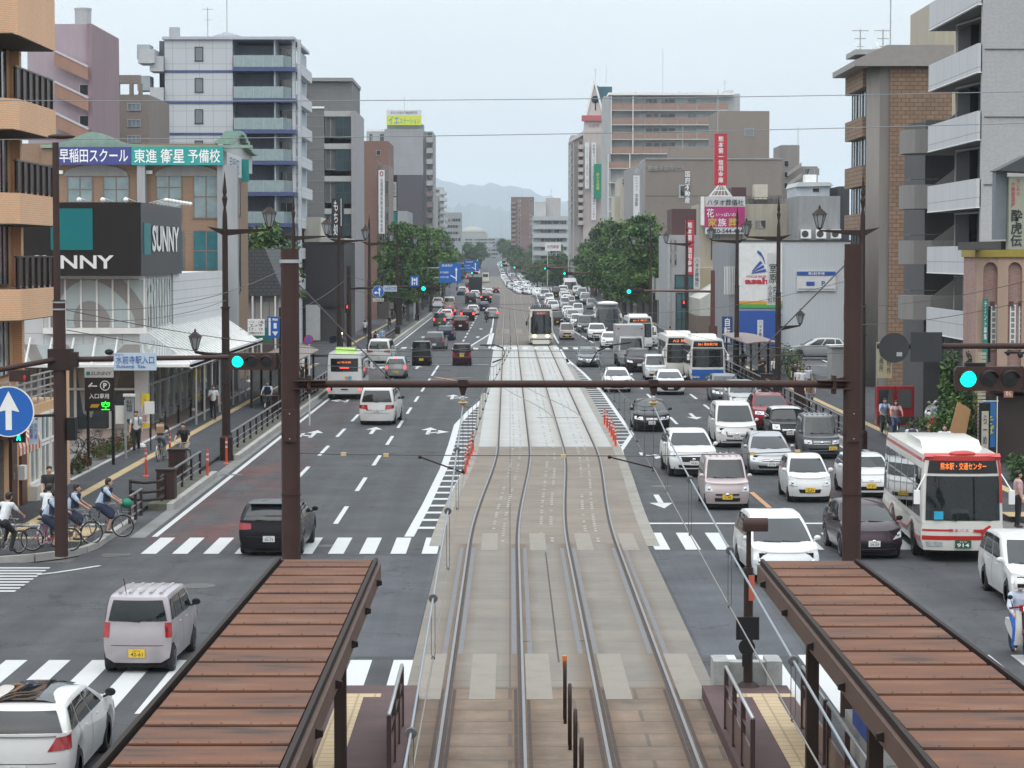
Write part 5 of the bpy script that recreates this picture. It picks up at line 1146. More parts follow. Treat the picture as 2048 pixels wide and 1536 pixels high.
for k in range(9):
 py=78+62.5*k;z=wz(py,Y)
 if k:MB().box(xw0-.04,xw1+.04,Y-.05,Y+1,z-.22,z).build('blue_band',BLU,b)
 if k<8:
  fwin(b,Y,391,py+17,405,py+43,M('grey_pane',(.18,.2,.21),.3),1,1,DFRAME,.07)
  zb=z-62.5/pm_;MB().box(xw1+.05,xr+.35,Y-.3,Y+3.2,zb-.05,zb+.3).build('balcony_slab',BLU,b)
  m=MB();m.box(xw1+.1,wx(568,Y),Y-.28,Y-.22,zb+.32,zb+1.35)
  m.prism([(wx(568,Y),Y-.28),(wx(582,Y),Y+1.5),(wx(582,Y)-.06,Y+1.5),(wx(568,Y)-.06,Y-.22)],'z',zb+.32,zb+1.35);o=m.build('balcony_glass',BALG,b)
  m=MB()
  for q in range(6):x=xw1+.15+(wx(568,Y)-xw1-.2)*q/5;m.box(x,x+.05,Y-.3,Y-.29,zb+.3,zb+1.38)
  m.build('railing_bar',FRAME,o)
  MB().box(wx(550,Y),wx(553,Y),Y+.1,Y+3.2,zb+.3,z-.06).build('divider',GRYW,b)
  fwin_m(b,Y+3.2,wx(555,Y),wx(580,Y),zb+.35,zb+2.2,GLASS,2,1)
  swin(b,xr+.02,Y+3.6,Y+8,zb+.5,zb+2.2,1,GLASSL,2);MB().box(xr,xr+.6,Y+3.4,Y+15,zb-.1,zb+.9).build('side_balcony',WB,b)
  MB().box(wx(305,Y),xw0-.05,Y-.6,Y+2,zb-.1,zb+1.25).build('stair_parapet',M('stair_white',(.44,.455,.47),.7),b)
  MB().box(wx(279,Y),wx(305,Y)-.03,Y-.3,Y+2,zb+1.0,zb+2.3).build('stair_landing',M('stair_grey',(.33,.36,.39),.7),b)
  MB().box(wx(316,Y),xw0-.02,Y+2,Y+8,zb,z).build('stair_wall',M('stair_dark',(.09,.10,.12),.7),b)
m=MB().prism([(wx(283,Y),wz(128,Y)),(wx(287,Y),wz(100,Y)),(wx(316,Y),wz(100,Y)),(wx(316,Y),wz(128,Y))],'y',Y-1,Y+2);m.build('stair_head',M('stair_white',(.5,.5,.52),.7),b)
for px in(585,596):MB().box(wx(px,Y),wx(px,Y)+.3,Y+.6,Y+1,0,top).build('column',WB,b)
# ---- slate-roofed house and low shops between
Y=168;b=B('slate_roof_house','low house with steep dark slate roof beside the school building','house',wx(530,Y),Y)
xh0,xh1=wx(470,Y),wx(557,Y);wbox(b,xh0,xh1,Y,Y+14,0,wz(592,Y),wallM('house_cream',(.30,.28,.26)))
m=MB();m.prism([(xh0,wz(592,Y)),(wx(500,Y),wz(497,Y)),(wx(532,Y),wz(497,Y)),(xh1+.4,wz(586,Y)),(xh1+.4,wz(592,Y))],'y',Y-.5,Y+14);m.build('roof',brickM('slate',(.075,.08,.088),(.065,.07,.078),(.03,.03,.035),.4,.25,.02),b)
for px in(513,527,541):fwin(b,Y,px,606,px+9,640,M('cream_pane',(.4,.38,.34),.4),1,2)
for px in(507,524,552):MB().tube((wx(px,Y),Y-.6,0),(wx(px,Y),Y-.6,wz(592,Y)),.06,6).build('drainpipe',WHITEP,b)
MB().prism([(wx(478,Y),wz(668,Y)),(wx(500,Y),wz(655,Y)),(wx(548,Y),wz(655,Y)),(wx(552,Y),wz(680,Y)),(wx(478,Y),wz(680,Y))],'y',Y-3,Y-2.9).build('green_awning',M('green_awning',(.02,.19,.13),.6),b)
MB().box(wx(470,Y),wx(590,Y),Y-.1,Y,.1,3.0).build('shop_front',M('shop_brown',(.13,.10,.085),.6),b)
# ---- low black building and the grey tiled office with round glass bay
Y=222;b=B('black_building','low black clad building with a pale roof room','building',wx(648,Y),Y);BKW=M('black_cladding',(.022,.018,.021),.55,var=.15)
xb0,xb1=wx(598,Y),wx(688,Y);wbox(b,xb0,xb1,Y,Y+16,3.4,wz(484,Y),BKW);wbox(b,xb0,xb1,Y+.5,Y+16,0,3.4,M('shop_dark',(.05,.048,.045),.6),'shop_front')
MB().box(xb0+.4,wx(640,Y),Y+1,Y+9,wz(484,Y),wz(434,Y)).build('roof_room',wallM('cream_wall',(.46,.44,.38)),b)
MB().box(wx(640,Y),xb1+.1,Y-.3,Y+15,wz(484,Y),wz(476,Y)).build('parapet',M('pale_coping2',(.45,.43,.40),.7),b)
MB().box(wx(612,Y),wx(640,Y),Y-.25,Y+.2,.2,3.5).build('white_panel',M('white_panel',(.50,.50,.47),.6),b)
t_=board('rooftop_sign','tall black vertical sign with white script on the low black building',Y-.5,663,397,688,475,M('script_sign',(.02,.02,.022),.4));bt(t_,'もち処',.15,.55,.05,.95,INKW,True,.04);bt(t_,'|',.75,.8,.3,1.0,INKW)
Y=250;b=B('office_building','grey tiled office building with a dark curved glass bay','building',wx(655,Y),Y);GTI=brickM('grey_tile',(.165,.165,.165),(.15,.15,.152),(.11,.11,.11),.6,.2,.01)
wbox(b,wx(596,Y+8),wx(705,Y+8),Y+8,Y+22,0,wz(157,Y+8),GTI);MB().box(wx(594,Y+8),wx(707,Y+8),Y+7.5,Y+22,wz(163,Y+8),wz(156,Y+8)).build('roof_edge',M('roof_edge_grey',(.22,.22,.22),.6),b)
wbox(b,wx(596,Y),wx(650,Y),Y,Y+7.9,0,wz(215,Y),GTI,'wing');MB().box(wx(600,Y),wx(650,Y),Y-.1,Y+.3,wz(217,Y),wz(213,Y)).build('coping',WHITEP,b);MB().box(wx(599,Y),wx(605,Y),Y-.12,Y-.02,0,wz(217,Y)).build('white_pier',M('pale_pier',(.42,.43,.45),.6),b)
for k in range(5):
 y0=222+65*k;MB().box(wx(650,Y),wx(704,Y),Y-.1,Y+8,wz(y0+11,Y),wz(y0,Y)).build('floor_band',M('band_pale',(.36,.36,.355),.6),b)
 if k<4:
  fwin(b,Y,673,y0+13,700,y0+53,M('bay_glass',(.03,.06,.07),.08,var=.4,scale=.5),2,2,DFRAME,.12);fwin(b,Y+.3,652,y0+13,671,y0+52,M('grey_glass',(.09,.10,.10),.3),2,1)
 for q in range(3):MB().box(wx(605,Y),wx(650,Y),Y-.03,Y,wz(y0+10+22*q,Y),wz(y0+9+22*q,Y)).build('joint',M('joint_pale',(.24,.24,.24),.7),b)
MB().box(wx(704,Y),wx(713,Y),Y-.5,Y+14,0,wz(222,Y)).build('pier',M('pier_grey',(.27,.27,.28),.6),b)
text('ル',b,wx(602,Y),Y+7.9,wz(178,Y),.45,.6,M('red_letter',(.3,.01,.03),.5),bold=.03)
# ---- brown brick office with the long white health insurance sign
Y=300;b=B('brick_office','reddish brown brick office stepped in height with a long white vertical sign','building',wx(745,Y),Y);RB=brickM('red_brown_brick',(.205,.12,.095),(.185,.105,.085),(.15,.09,.075),.4,.15,.01,stain=.1)
wbox(b,wx(713,Y),wx(754,Y),Y,Y+14,0,wz(319,Y),RB);wbox(b,wx(713,Y+15),wx(777,Y+15),Y+15,Y+30,0,wz(282,Y+15),RB);wbox(b,wx(754,Y),wx(779,Y+4),Y+3,Y+15,0,wz(330,Y+3),wallM('grey_brown_side',(.23,.195,.18)),'side_wing')
fwin(b,Y+15,753,301,761,310,DARKV,1,1)
for py in(361,416,470,522):
 fwin(b,Y+3,771,py,777,py+26,GLASS,2,1)
for py in(468,523):
 for q in range(4):fwin(b,Y+3,761+4.3*q,py,764+4.3*q,py+25,GLASS,1,1)
t_=board('insurance_sign','tall white vertical sign with a red mark on the brown brick office',Y-1,757,340,769.5,467,M('sign_white',(.6,.61,.62),.4));bt(t_,'全国健康保険協会熊本支部',.28,.72,.02,.87,M('ink_grey',(.12,.12,.13),.5),True,.02);bt(t_,'◎',.2,.8,.9,.98,M('red_letter',(.3,.01,.03),.5))
Y=325;b=B('sign_tower','narrow black sign tower holding four white and teal panels','sign',wx(790,Y),Y);wbox(b,wx(781,Y),wx(795,Y),Y,Y+1,0,wz(350,Y),BKW,'post')
for py0,py1,g_ in((364,392,0),(394,422,0),(424,452,1),(454,482,0),(484,512,0)):MB().box(wx(784,Y),wx(793.5,Y),Y-.1,Y,wz(py1,Y),wz(py0,Y)).build('panel',TEALP if g_ else M('sign_white',(.6,.61,.62),.4),b)
text('お弁当',b,wx(789,Y),Y-.12,wz(378,Y),.3,1.5,INK,vertical=True);text('司法書士',b,wx(789,Y),Y-.12,wz(468,Y),.3,1.6,INK,vertical=True)
Y=360;b=B('grey_shop_building','small plain grey building just left of the street trees','building',wx(800,Y),Y);wbox(b,wx(795,Y),wx(815,Y),Y,Y+20,0,wz(422,Y),wallM('grey_plain',(.30,.31,.32)))
# ---- tall grey and dark tower with rooftop billboard
Y=600;b=B('apartment_tower','tall grey apartment tower with dark lower half and a yellow rooftop billboard','building',wx(810,Y),Y)
wbox(b,wx(770,Y),wx(847,Y),Y,Y+25,0,wz(258,Y),wallM('tower_grey',(.31,.315,.33),line=(4,3)));MB().box(wx(791,Y),wx(847,Y),Y-.4,Y,0,wz(350,Y)).build('dark_cladding',M('tower_dark',(.065,.058,.068),.6),b)
wbox(b,wx(733,Y),wx(769.5,Y),Y+2,Y+22,0,wz(262,Y),wallM('tower_pale',(.40,.41,.41)),'wing');fwin(b,Y+2,739,268,746,282,GLASS,1,1);fwin(b,Y+2,760,268,768,282,GLASS,1,1)
MB().box(wx(733,Y),wx(772,Y),Y+1.8,Y+2,wz(261,Y),wz(257,Y)).build('parapet',WHITEP,b)
for k in range(11):
 y0=262+21.6*k;MB().box(wx(853.5,Y),wx(866,Y),Y-.5,Y+4,wz(y0+23,Y),wz(y0+13,Y)).build('balcony',M('tower_balcony',(.33,.33,.335)if k<5 else(.20,.15,.15),.7)if k<5 else M('tower_balcony_brown',(.16,.12,.12),.7),b)
 fwin(b,Y+1.9,855,y0+3,864,y0+12,GLASS,1,1)
wbox(b,wx(847,Y),wx(866,Y),Y+2,Y+25,0,wz(262,Y),wallM('tower_grey2',(.27,.27,.275)),'balcony_wall')
antenna_mast(b,wx(808.5,Y),Y+3,wz(222,Y),4);MB().box(wx(774,Y),wx(847,Y),Y+2,Y+8,wz(258,Y),wz(248,Y)).build('machine_room',M('machine_grey',(.2,.24,.25),.6),b)
t_=board('billboard','yellow and white rooftop billboard on the grey tower',Y-.4,773,231,843,250,M('yellow_board',(.62,.66,.04),.5),.5);bt(t_,'イエ',.05,.36,.1,.9,M('sky_blue_letter',(.03,.25,.5),.5),bold=.05);bt(t_,'ステーション',.38,.95,.15,.7,M('green_letter',(.03,.3,.28),.5),bold=.04)
t_=board('billboard','white strip with small letters above the yellow rooftop billboard',Y-.4,773,220,843,230.5,M('sign_white',(.6,.61,.62),.4),.5);bt(t_,'あなたの街の不動産専門店',.12,.88,.2,.75,INK)
# ---- far buildings on the left
def floors(b,Y,px0,px1,y0,dy,n,h,mt=GLASS,nx=3):
 for k in range(n):fwin(b,Y,px0,y0+dy*k,px1,y0+dy*k+h,mt,nx,1,FRAME,.08)
Y=780;b=B('far_tower','slim pale tower with curved balconies just behind the grey tower','building',wx(880,Y),Y);wbox(b,wx(868,Y),wx(886,Y),Y,Y+20,0,wz(374,Y),wallM('far_pale',(.40,.42,.43)));floors(b,Y,871,879,379,13,6,6)
for k in range(6):MB().box(wx(880,Y),wx(893,Y),Y-1,Y+10,wz(389+13*k,Y),wz(383+13*k,Y)).build('balcony',M('far_pale_balcony',(.44,.46,.47),.6),b)
wbox(b,wx(868,Y),wx(877,Y),Y-8,Y-1,0,wz(396,Y),wallM('far_tan',(.28,.26,.25)),'annex')
Y=860;b=B('far_office','low grey office with three dark window bands above the left trees','building',wx(905,Y),Y);wbox(b,wx(888,Y),wx(922,Y),Y,Y+20,0,wz(425,Y),wallM('far_office_grey',(.27,.29,.295)));floors(b,Y,890,921,437,13,4,6,nx=6)
Y=1500;b=B('dome_hall','pale hall with a stepped domed roof far down the street','building',wx(955,Y),Y);PALEH=wallM('pale_hall',(.30,.30,.28))
wbox(b,wx(918,Y),wx(1000,Y),Y,Y+60,0,wz(476,Y),wallM('hall_grey',(.26,.28,.30)));wbox(b,wx(922,Y),wx(975,Y),Y+5,Y+55,wz(476,Y),wz(466,Y),PALEH,'upper_floor')
MB().lathe([(8,0),(7,2),(4.5,3.6),(1.2,4.4),(1.0,6),(0,7)],(wx(946,Y),Y+20,wz(466,Y)),16).build('dome',PALEH,b,True);floors(b,Y,930,990,478,6,3,3,nx=8)
for i,(px0,px1,py,Y,c,nm)in enumerate(((958,985,490,1420,(.30,.32,.34),'low grey block below the domed hall'),(975,998,494,1350,(.24,.25,.27),'low dark roofed block right of the domed hall'),(1002,1023,478,1300,(.38,.34,.27),'small cream building left of the red brown tower'),(996,1012,485,1450,(.33,.30,.27),'tiny tan house left of the small cream building'))):
 b=B('far_block',nm,'building',wx((px0+px1)/2,Y),Y);wbox(b,wx(px0,Y),wx(px1,Y),Y,Y+25,0,wz(py,Y),wallM('far_%d'%i,c));floors(b,Y,px0+2,px1-2,py+4,8,3,4,nx=4)
Y=2200;b=B('pylon','faint lattice power pylon far left of the red brown tower','pylon',wx(1004,Y),Y);m=MB()
for sx in(-1,1):
 for sy in(-1,1):m.tube((wx(1004,Y)+3.5*sx,Y+3.5*sy,0),(wx(1004,Y)+.5*sx,Y+.5*sy,wz(444,Y)),.22,4)
for z in range(12,38,4):w_=3.5-z*.08;m.tube((wx(1004,Y)-w_,Y,z),(wx(1004,Y)+w_,Y,z+4),.15,4);m.tube((wx(1004,Y)+w_,Y,z),(wx(1004,Y)-w_,Y,z+4),.15,4)
for py in(452,462,472):m.tube((wx(997,Y),Y,wz(py,Y)),(wx(1011,Y),Y,wz(py,Y)),.2,4)
m.build('lattice',STEEL,b)
Y=1480;b=B('footbridge','pale footbridge over the street in the far distance','bridge',wx(982,Y),Y);x0,x1=wx(966,Y),wx(998,Y)
m=MB().box(x0,x1,Y,Y+2.5,wz(503,Y),wz(501.5,Y));m.box(x0,x1,Y,Y+.1,wz(499,Y),wz(498,Y))
for k in range(14):x=x0+(x1-x0)*k/13;m.box(x-.08,x+.08,Y,Y+.1,wz(502,Y),wz(498,Y))
m.build('deck',M('bridge_green',(.38,.46,.40),.6),b)
for px in(966.5,998):MB().box(wx(px,Y)-.3,wx(px,Y)+.3,Y,Y+2,TZ(Y),wz(501,Y)).build('pier',M('bridge_green',(.4,.5,.42),.6),b)
# ================= RIGHT SIDE =================
def vb(name,label,Y,px0,px1,py,depth,mt,cat='building'):
 b=B(name,label,cat,wx((px0+px1)/2,Y),Y);wbox(b,wx(px0,Y),wx(px1,Y),Y,Y+depth,0,wz(py,Y),mt);return b
Y=950;RBT=brickM('far_redbrown',(.20,.125,.115),(.185,.115,.105),(.16,.1,.095),1.2,.5,.03)
b=vb('redbrown_tower','red brown apartment tower standing at the end of the street',Y,1022,1068,394,18,RBT)
for k in range(13):
 y0=400+9.2*k
 for p in(1037,1060):fwin(b,Y,p,y0,p+4,y0+4,GLASS,1,1,FRAME,.1)
 MB().box(wx(1022.5,Y),wx(1031,Y),Y-1,Y-.1,wz(y0+8,Y),wz(y0+4,Y)).build('balcony',M('redbrown_balcony',(.26,.18,.17),.7),b)
antenna_mast(b,wx(1045,Y),Y+3,wz(394,Y),3)
Y=680;b=vb('white_stair_building','grey white building with banded balconies and outside stairs, right of the red brown tower',Y,1066,1135,432,18,wallM('offwhite',(.36,.38,.39)))
for k in range(5):
 y0=432+17.5*k;MB().box(wx(1066,Y),wx(1135,Y),Y-1.2,Y-.2,wz(y0+9,Y),wz(y0,Y)).build('balcony',M('offwhite_band',(.40,.42,.43),.7),b);fwin(b,Y,1082,y0+10,1132,y0+16,GLASS,8,1)
wbox(b,wx(1070,Y),wx(1092,Y),Y+4,Y+12,wz(432,Y),wz(403,Y),wallM('offwhite2',(.44,.45,.45)),'roof_room');wbox(b,wx(1092,Y),wx(1122,Y),Y+6,Y+12,wz(432,Y),wz(395,Y),wallM('offwhite3',(.40,.38,.38)),'roof_room');antenna_mast(b,wx(1103,Y),Y+6,wz(395,Y),2.5,2)
Y=560;t_=board('shop_board','white board with red lettering over the far right trees',Y,1090,485,1122,502,M('sign_white',(.6,.61,.62),.4),.4);bt(t_,'松西菓園',.15,.85,.3,.7,M('red_letter',(.3,.01,.03),.5));MB().box(wx(1094,Y),wx(1096,Y),Y,Y+.3,0,wz(502,Y)).build('post',STEEL,t_[0])
Y=560;HP=wallM('hotel_pink',(.44,.385,.37));b=vb('hotel_tower','slim pinkish hotel tower topped by a white pointed gable with teal roof',Y,1166,1210,263,25,HP)
wbox(b,wx(1142,Y),wx(1166,Y),Y+1,Y+22,0,wz(270,Y),wallM('hotel_grey',(.34,.32,.31)),'wing');MB().prism([(wx(1140,Y),wz(278,Y)),(wx(1166,Y),wz(262,Y)),(wx(1166,Y),wz(270,Y)),(wx(1140,Y),wz(284,Y))],'y',Y,Y+20).build('sloped_roof',M('hotel_trim',(.5,.46,.44),.6),b)
m=MB();m.prism([(wx(1166,Y),wz(263,Y)),(wx(1169,Y),wz(231,Y)),(wx(1188,Y),wz(157,Y)),(wx(1207,Y),wz(231,Y)),(wx(1207,Y),wz(263,Y))],'y',Y,Y+.8);m.build('gable',M('gable_white',(.52,.46,.44),.6),b)
m=MB();m.prism([(wx(1169,Y),wz(231,Y)),(wx(1187,Y),wz(157,Y)),(wx(1189,Y),wz(157,Y)),(wx(1208,Y),wz(231,Y)),(wx(1204,Y),wz(231,Y)),(wx(1188,Y),wz(168,Y)),(wx(1173,Y),wz(231,Y))],'y',Y-.4,Y-.01);m.build('gable_trim',WHITEP,b)
m=MB();m.prism([(wx(1186,Y),wz(231,Y)),(wx(1212,Y),wz(160,Y)),(wx(1232,Y),wz(231,Y))],'y',Y+14,Y+14.8);m.build('gable',WHITEP,b)
m=MB();m.prism([(wx(1190,Y),wz(170,Y)),(wx(1196,Y),wz(171,Y)),(wx(1216,Y),wz(231,Y)),(wx(1210,Y),wz(231,Y))],'y',Y+.8,Y+14);m.box(wx(1196,Y),wx(1224,Y),Y+2,Y+14,wz(200,Y),wz(172,Y));m.build('roof',M('teal_roof',(.03,.11,.15),.5),b)
MB().box(wx(1163,Y),wx(1208,Y),Y-.8,Y+2,wz(242,Y),wz(231,Y)).build('red_band',M('red_band',(.42,.10,.11),.6),b)
MB().box(wx(1189,Y),wx(1191.5,Y),Y-.1,Y,wz(221,Y),wz(199,Y)).build('cross_window',DARKV,b);MB().lathe([(.9,0),(.9,.1)],(wx(1190,Y),Y-.1,wz(199,Y)),12,'y').build('round_window',DARKV,b)
text('水前寺',b,wx(1187,Y),Y-.1,wz(251,Y),2.6,.9,M('pink_letter',(.35,.15,.17),.5));antenna_mast(b,wx(1190,Y),Y,wz(157,Y),2.2,2);antenna_mast(b,wx(1216,Y),Y+14,wz(160,Y),5)
for k in range(11):
 y0=283+15.2*k;MB().box(wx(1156,Y),wx(1166,Y),Y-.8,Y+1,wz(y0+15,Y),wz(y0+7,Y)).build('balcony',M('hotel_balcony',(.42,.37,.34),.7),b);fwin(b,Y+1,1158,y0,1164,y0+6,GLASS,1,1)
 m=MB();m.box(wx(1136,Y),wx(1144,Y),Y+.3,Y+.9,wz(y0+2,Y),wz(y0,Y));m.tube((wx(1136,Y),Y,wz(y0+15,Y)),(wx(1144,Y),Y,wz(y0,Y)),.12,4);m.build('fire_stair',STEEL,b)
for px in(1136,1146):MB().box(wx(px,Y),wx(px,Y)+.2,Y,Y+.3,0,wz(284,Y)).build('stair_post',STEEL,b)
t_=board('hotel_banner','white vertical banner with small grey letters on the hotel tower',Y-1.2,1170,285,1178,377,M('sign_white',(.6,.61,.62),.4));bt(t_,'SUIZENJI COMFORT HOTEL',.35,.75,.03,.9,M('ink_grey',(.12,.12,.13),.5),True)
t_=board('hotel_banner','long white vertical banner with hotel name beside the green banner',Y-1.2,1183,285,1192,440,M('sign_white',(.6,.61,.62),.4));bt(t_,'水前寺コンフォートホテル',.25,.78,.45,.98,INK,True,.02);bt(t_,'096-384-1101',.3,.75,.03,.42,M('red_letter',(.3,.01,.03),.5),True)
t_=board('green_banner','green vertical banner with yellow characters on the hotel tower',Y-2,1188,328,1204,397,M('green_banner',(.0,.20,.11),.6));bt(t_,'新たな挑戦',.3,.65,.25,.75,M('yellow_letter',(.6,.5,.02),.5),True,.03)
t_=board('green_banner','narrow white banner with green letters right of the green banner',Y-1.9,1205,328,1209,397,M('sign_white',(.6,.61,.62),.4));bt(t_,'いきいき健康',.2,.8,.05,.95,M('green_letter',(.03,.3,.28),.5),True)
Y=478;AP=wallM('slab_white',(.43,.445,.44));TERP=brickM('terracotta_panel',(.33,.205,.155),(.30,.185,.14),(.25,.16,.13),.5,.25,.01)
b=B('apartment_slab','long white apartment slab with rows of terracotta balcony panels','building',wx(1330,Y),Y)
wbox(b,wx(1221,Y),wx(1480,Y),Y+2,Y+14,0,wz(186,Y),AP);wbox(b,wx(1207,Y),wx(1221,Y),Y+.2,Y+12,0,wz(192,Y),wallM('slab_edge',(.36,.37,.37)),'end_wall');MB().box(wx(1216,Y),wx(1467,Y),Y-.2,Y+14,wz(190,Y),wz(185,Y)).build('roof_slab',WHITEP,b)
for k in range(10):
 y0=207+29*k;xe=1454 if k<4 else(1330 if k<5 else 1255);x_s=1221 if k<4 else 1215
 o=MB().box(wx(x_s,Y),wx(xe,Y),Y,Y+2,wz(y0+14,Y),wz(y0+13,Y)).build('balcony_slab',WHITEP,b)
 m=MB();cuts=[x_s+2,x_s+43,x_s+45,x_s+66,x_s+69,x_s+98,x_s+101,x_s+132,x_s+135,x_s+170,x_s+173,x_s+209,x_s+212,x_s+233]
 for q in range(0,len(cuts),2):
  if cuts[q+1]<=xe:m.box(wx(cuts[q],Y),wx(cuts[q+1],Y),Y-.05,Y+.1,wz(y0+12,Y),wz(y0+1,Y))
 if m.f:m.build('balcony_panel',TERP,b)
 if k<4:
  for p0,p1 in((1292,1319),(1322,1350)):fwin(b,Y+2,p0,y0-9,p1,y0-1,GLASS,2,1,FRAME,.08)
  fwin(b,Y+2,1376,y0-8,1392,y0-1,GLASSL,2,1)
 MB().box(wx(x_s,Y),wx(x_s+1.3,Y),Y-.1,Y+2,wz(y0+14,Y),wz(y0-15,Y)).build('column',WHITEP,b)
 if k<9:MB().box(wx(x_s+43.3,Y),wx(x_s+44.7,Y),Y-.1,Y+2,wz(y0+14,Y),wz(y0-15,Y)).build('column',WHITEP,b)
MB().box(wx(1450,Y),wx(1468,Y),Y+4,Y+12,wz(186,Y),wz(178,Y)).build('roof_room',AP,b);antenna_mast(b,wx(1326,Y),Y+3,wz(185,Y),9);antenna_mast(b,wx(1452,Y),Y+5,wz(178,Y),2,2)
for px in(1270,1357,1400):MB().box(wx(px,Y),wx(px+4,Y),Y+3,Y+4,wz(186,Y),wz(182,Y)).build('roof_vent',STEEL,b)
Y=346;BRT=brickM('taupe_tile',(.245,.205,.175),(.225,.19,.165),(.20,.17,.15),.35,.12,.01,stain=.12);b=B('taupe_office','wide taupe tiled office with raised letters on its plain wall','building',wx(1420,Y),Y)
wbox(b,wx(1290,Y),wx(1562,Y),Y,Y+16,0,wz(319,Y),BRT);wbox(b,wx(1354,Y+3),wx(1462,Y+3),Y+17,Y+26,0,wz(294,Y+17),BRT,'rear_wing');wbox(b,wx(1442,Y+20),wx(1548,Y+20),Y+28,Y+44,0,wz(222,Y+28),BRT,'high_wing')
m=MB();m.prism([(wx(1290,Y),Y),(wx(1290,Y),Y+40),(wx(1290,Y)-1.2,Y+40),(wx(1288,Y),Y+.1)],'z',0,wz(322,Y));m.build('street_front',wallM('taupe_side',(.27,.26,.255)),b)
MB().box(wx(1290,Y),wx(1562,Y),Y-.15,Y+16,wz(319,Y),wz(316,Y)).build('coping',M('taupe_coping',(.28,.27,.26),.6),b);fwin(b,Y+28,1490,257,1507,272,M('grey_pane',(.18,.2,.21),.3),1,1)
for py in(391,453,510):MB().box(wx(1292,Y),wx(1562,Y),Y-.03,Y,wz(py+1.5,Y),wz(py,Y)).build('joint',M('taupe_joint',(.13,.115,.1),.7),b)
text('肥後水前寺ビル',b,wx(1332,Y),Y-.12,wz(337,Y),5.4,.75,M('steel_letter',(.36,.36,.35),.4,metal=.5),bold=.02,depth=.05);MB().lathe([(.45,0),(.45,.1)],(wx(1278,Y),Y+5,wz(340,Y)),14,'y').build('clock',STEEL,b);antenna_mast(b,wx(1446,Y),Y+10,wz(294,Y),9);antenna_mast(b,wx(1374,Y),Y+10,wz(294,Y),4)
fwin(b,Y,1361,372,1378,393,GLASS,1,1,M('pale_blue_frame',(.35,.4,.42),.4),.2)
t_=board('tenant_sign','tall white vertical tenant sign in four parts on the taupe office street side',Y-.5,1267,351,1279,472,M('sign_white',(.6,.61,.62),.4));bt(t_,'ヒューマン',.3,.7,.75,.98,INK,True);bt(t_,'学習塾',.25,.75,.5,.7,INK,True);bt(t_,'ビル案内',.3,.7,.05,.3,INK,True)
t_=board('realtor_sign','white lettered vertical realtor sign in front of the taupe office',Y-6,1369,341,1381,408,M('dark_edge',(.12,.1,.1),.5));bt(t_,'国府不動産',.05,.95,.02,.98,INKW,True,.03)
Y=400;b=vb('cream_building','narrow cream building with a rounded lower corner between slab and taupe office',Y,1240,1258,357,20,wallM('cream2',(.42,.385,.33)));wbox(b,wx(1229,Y),wx(1240,Y),Y+2,Y+14,0,wz(392,Y),wallM('cream3',(.46,.43,.36)),'low_wing');text('神',b,wx(1251,Y),Y-.1,wz(365,Y),1.2,1.2,INK,bold=.03)
REDP=M('red_panel',(.42,.022,.04),.4,var=.05)
Y=268;t_=board('credit_union_sign','big red vertical rooftop sign with white characters on a white lattice stand',Y,1429,267,1454,371,REDP,.9);bt(t_,'熊本第一信用金庫',.3,.72,.05,.95,INKW,True,.03)
m=MB()
for sx in(-1,1):
 for sy in(0,1.6):m.tube((wx(1441+5*sx,Y),Y+sy*.5,wz(371,Y)),(wx(1441+22*sx,Y),Y+sy,wz(393,Y)),.06,5)
for k in range(5):m.tube((wx(1425+8*k,Y),Y,wz(393,Y)),(wx(1437+3*k,Y),Y,wz(371,Y)),.04,4)
m.tube((wx(1419,Y),Y,wz(392,Y)),(wx(1463,Y),Y,wz(392,Y)),.06,5);m.tube((wx(1428,Y),Y,wz(381,Y)),(wx(1454,Y),Y,wz(381,Y)),.05,5);m.build('lattice_stand',WHITEP,t_[0])
Y=272;CRM=wallM('cream_old',(.40,.36,.29),stain=.25);b=B('cream_office','old cream rendered building under the pink funeral billboard','building',wx(1480,Y),Y)
wbox(b,wx(1397,Y),wx(1595,Y),Y,Y+12,0,wz(408,Y),CRM);wbox(b,wx(1470,Y),wx(1562,Y),Y+2,Y+10,wz(408,Y),wz(396,Y),M('roof_plant_dark',(.10,.10,.10),.7),'roof_plant');MB().box(wx(1470,Y),wx(1500,Y),Y+5,Y+9,wz(396,Y),wz(372,Y)).build('maroon_wall',M('maroon_wall',(.065,.025,.03),.6),b)
m=MB()
for px in range(1470,1563,9):m.box(wx(px,Y),wx(px,Y)+.05,Y,Y+.05,wz(408,Y),wz(394,Y))
m.box(wx(1468,Y),wx(1563,Y),Y,Y+.05,wz(395,Y),wz(394,Y));m.build('roof_railing',DFRAME,b)
fwin(b,Y,1511,441,1531,456,GLASS,2,1);fwin(b,Y,1430,466,1440,478,GLASSL,2,1);fwin(b,Y,1492,441,1503,456,GLASS,1,1)
MB().box(wx(1510,Y),wx(1536,Y),Y+1,Y+3.5,wz(398,Y),wz(368,Y)).build('water_tank',M('tank_cream',(.5,.46,.38),.5),b);MB().box(wx(1511,Y),wx(1535,Y),Y+1,Y+3,wz(408,Y),wz(398,Y)).build('tank_stand',DFRAME,b)
wbox(b,wx(1397,Y-8),wx(1440,Y-8),Y-10,Y-.05,0,wz(535,Y-10),wallM('yellow_cream',(.46,.39,.26)),'lower_wing')
t_=board('funeral_billboard','billboard with white top and magenta lower half with yellow and white characters',Y-1,1411,393,1490,468,M('sign_white',(.6,.61,.62),.4),.5)
MAG=M('magenta_panel',(.42,.02,.16),.5,var=.2,scale=.8);tt,x0,x1,z0,z1,yy_=t_;MB().box(x0-.1,x1-.02,yy_-.05,yy_-.01,z0+(z1-z0)*.18,z0+(z1-z0)*.73).build('magenta_part',MAG,tt)
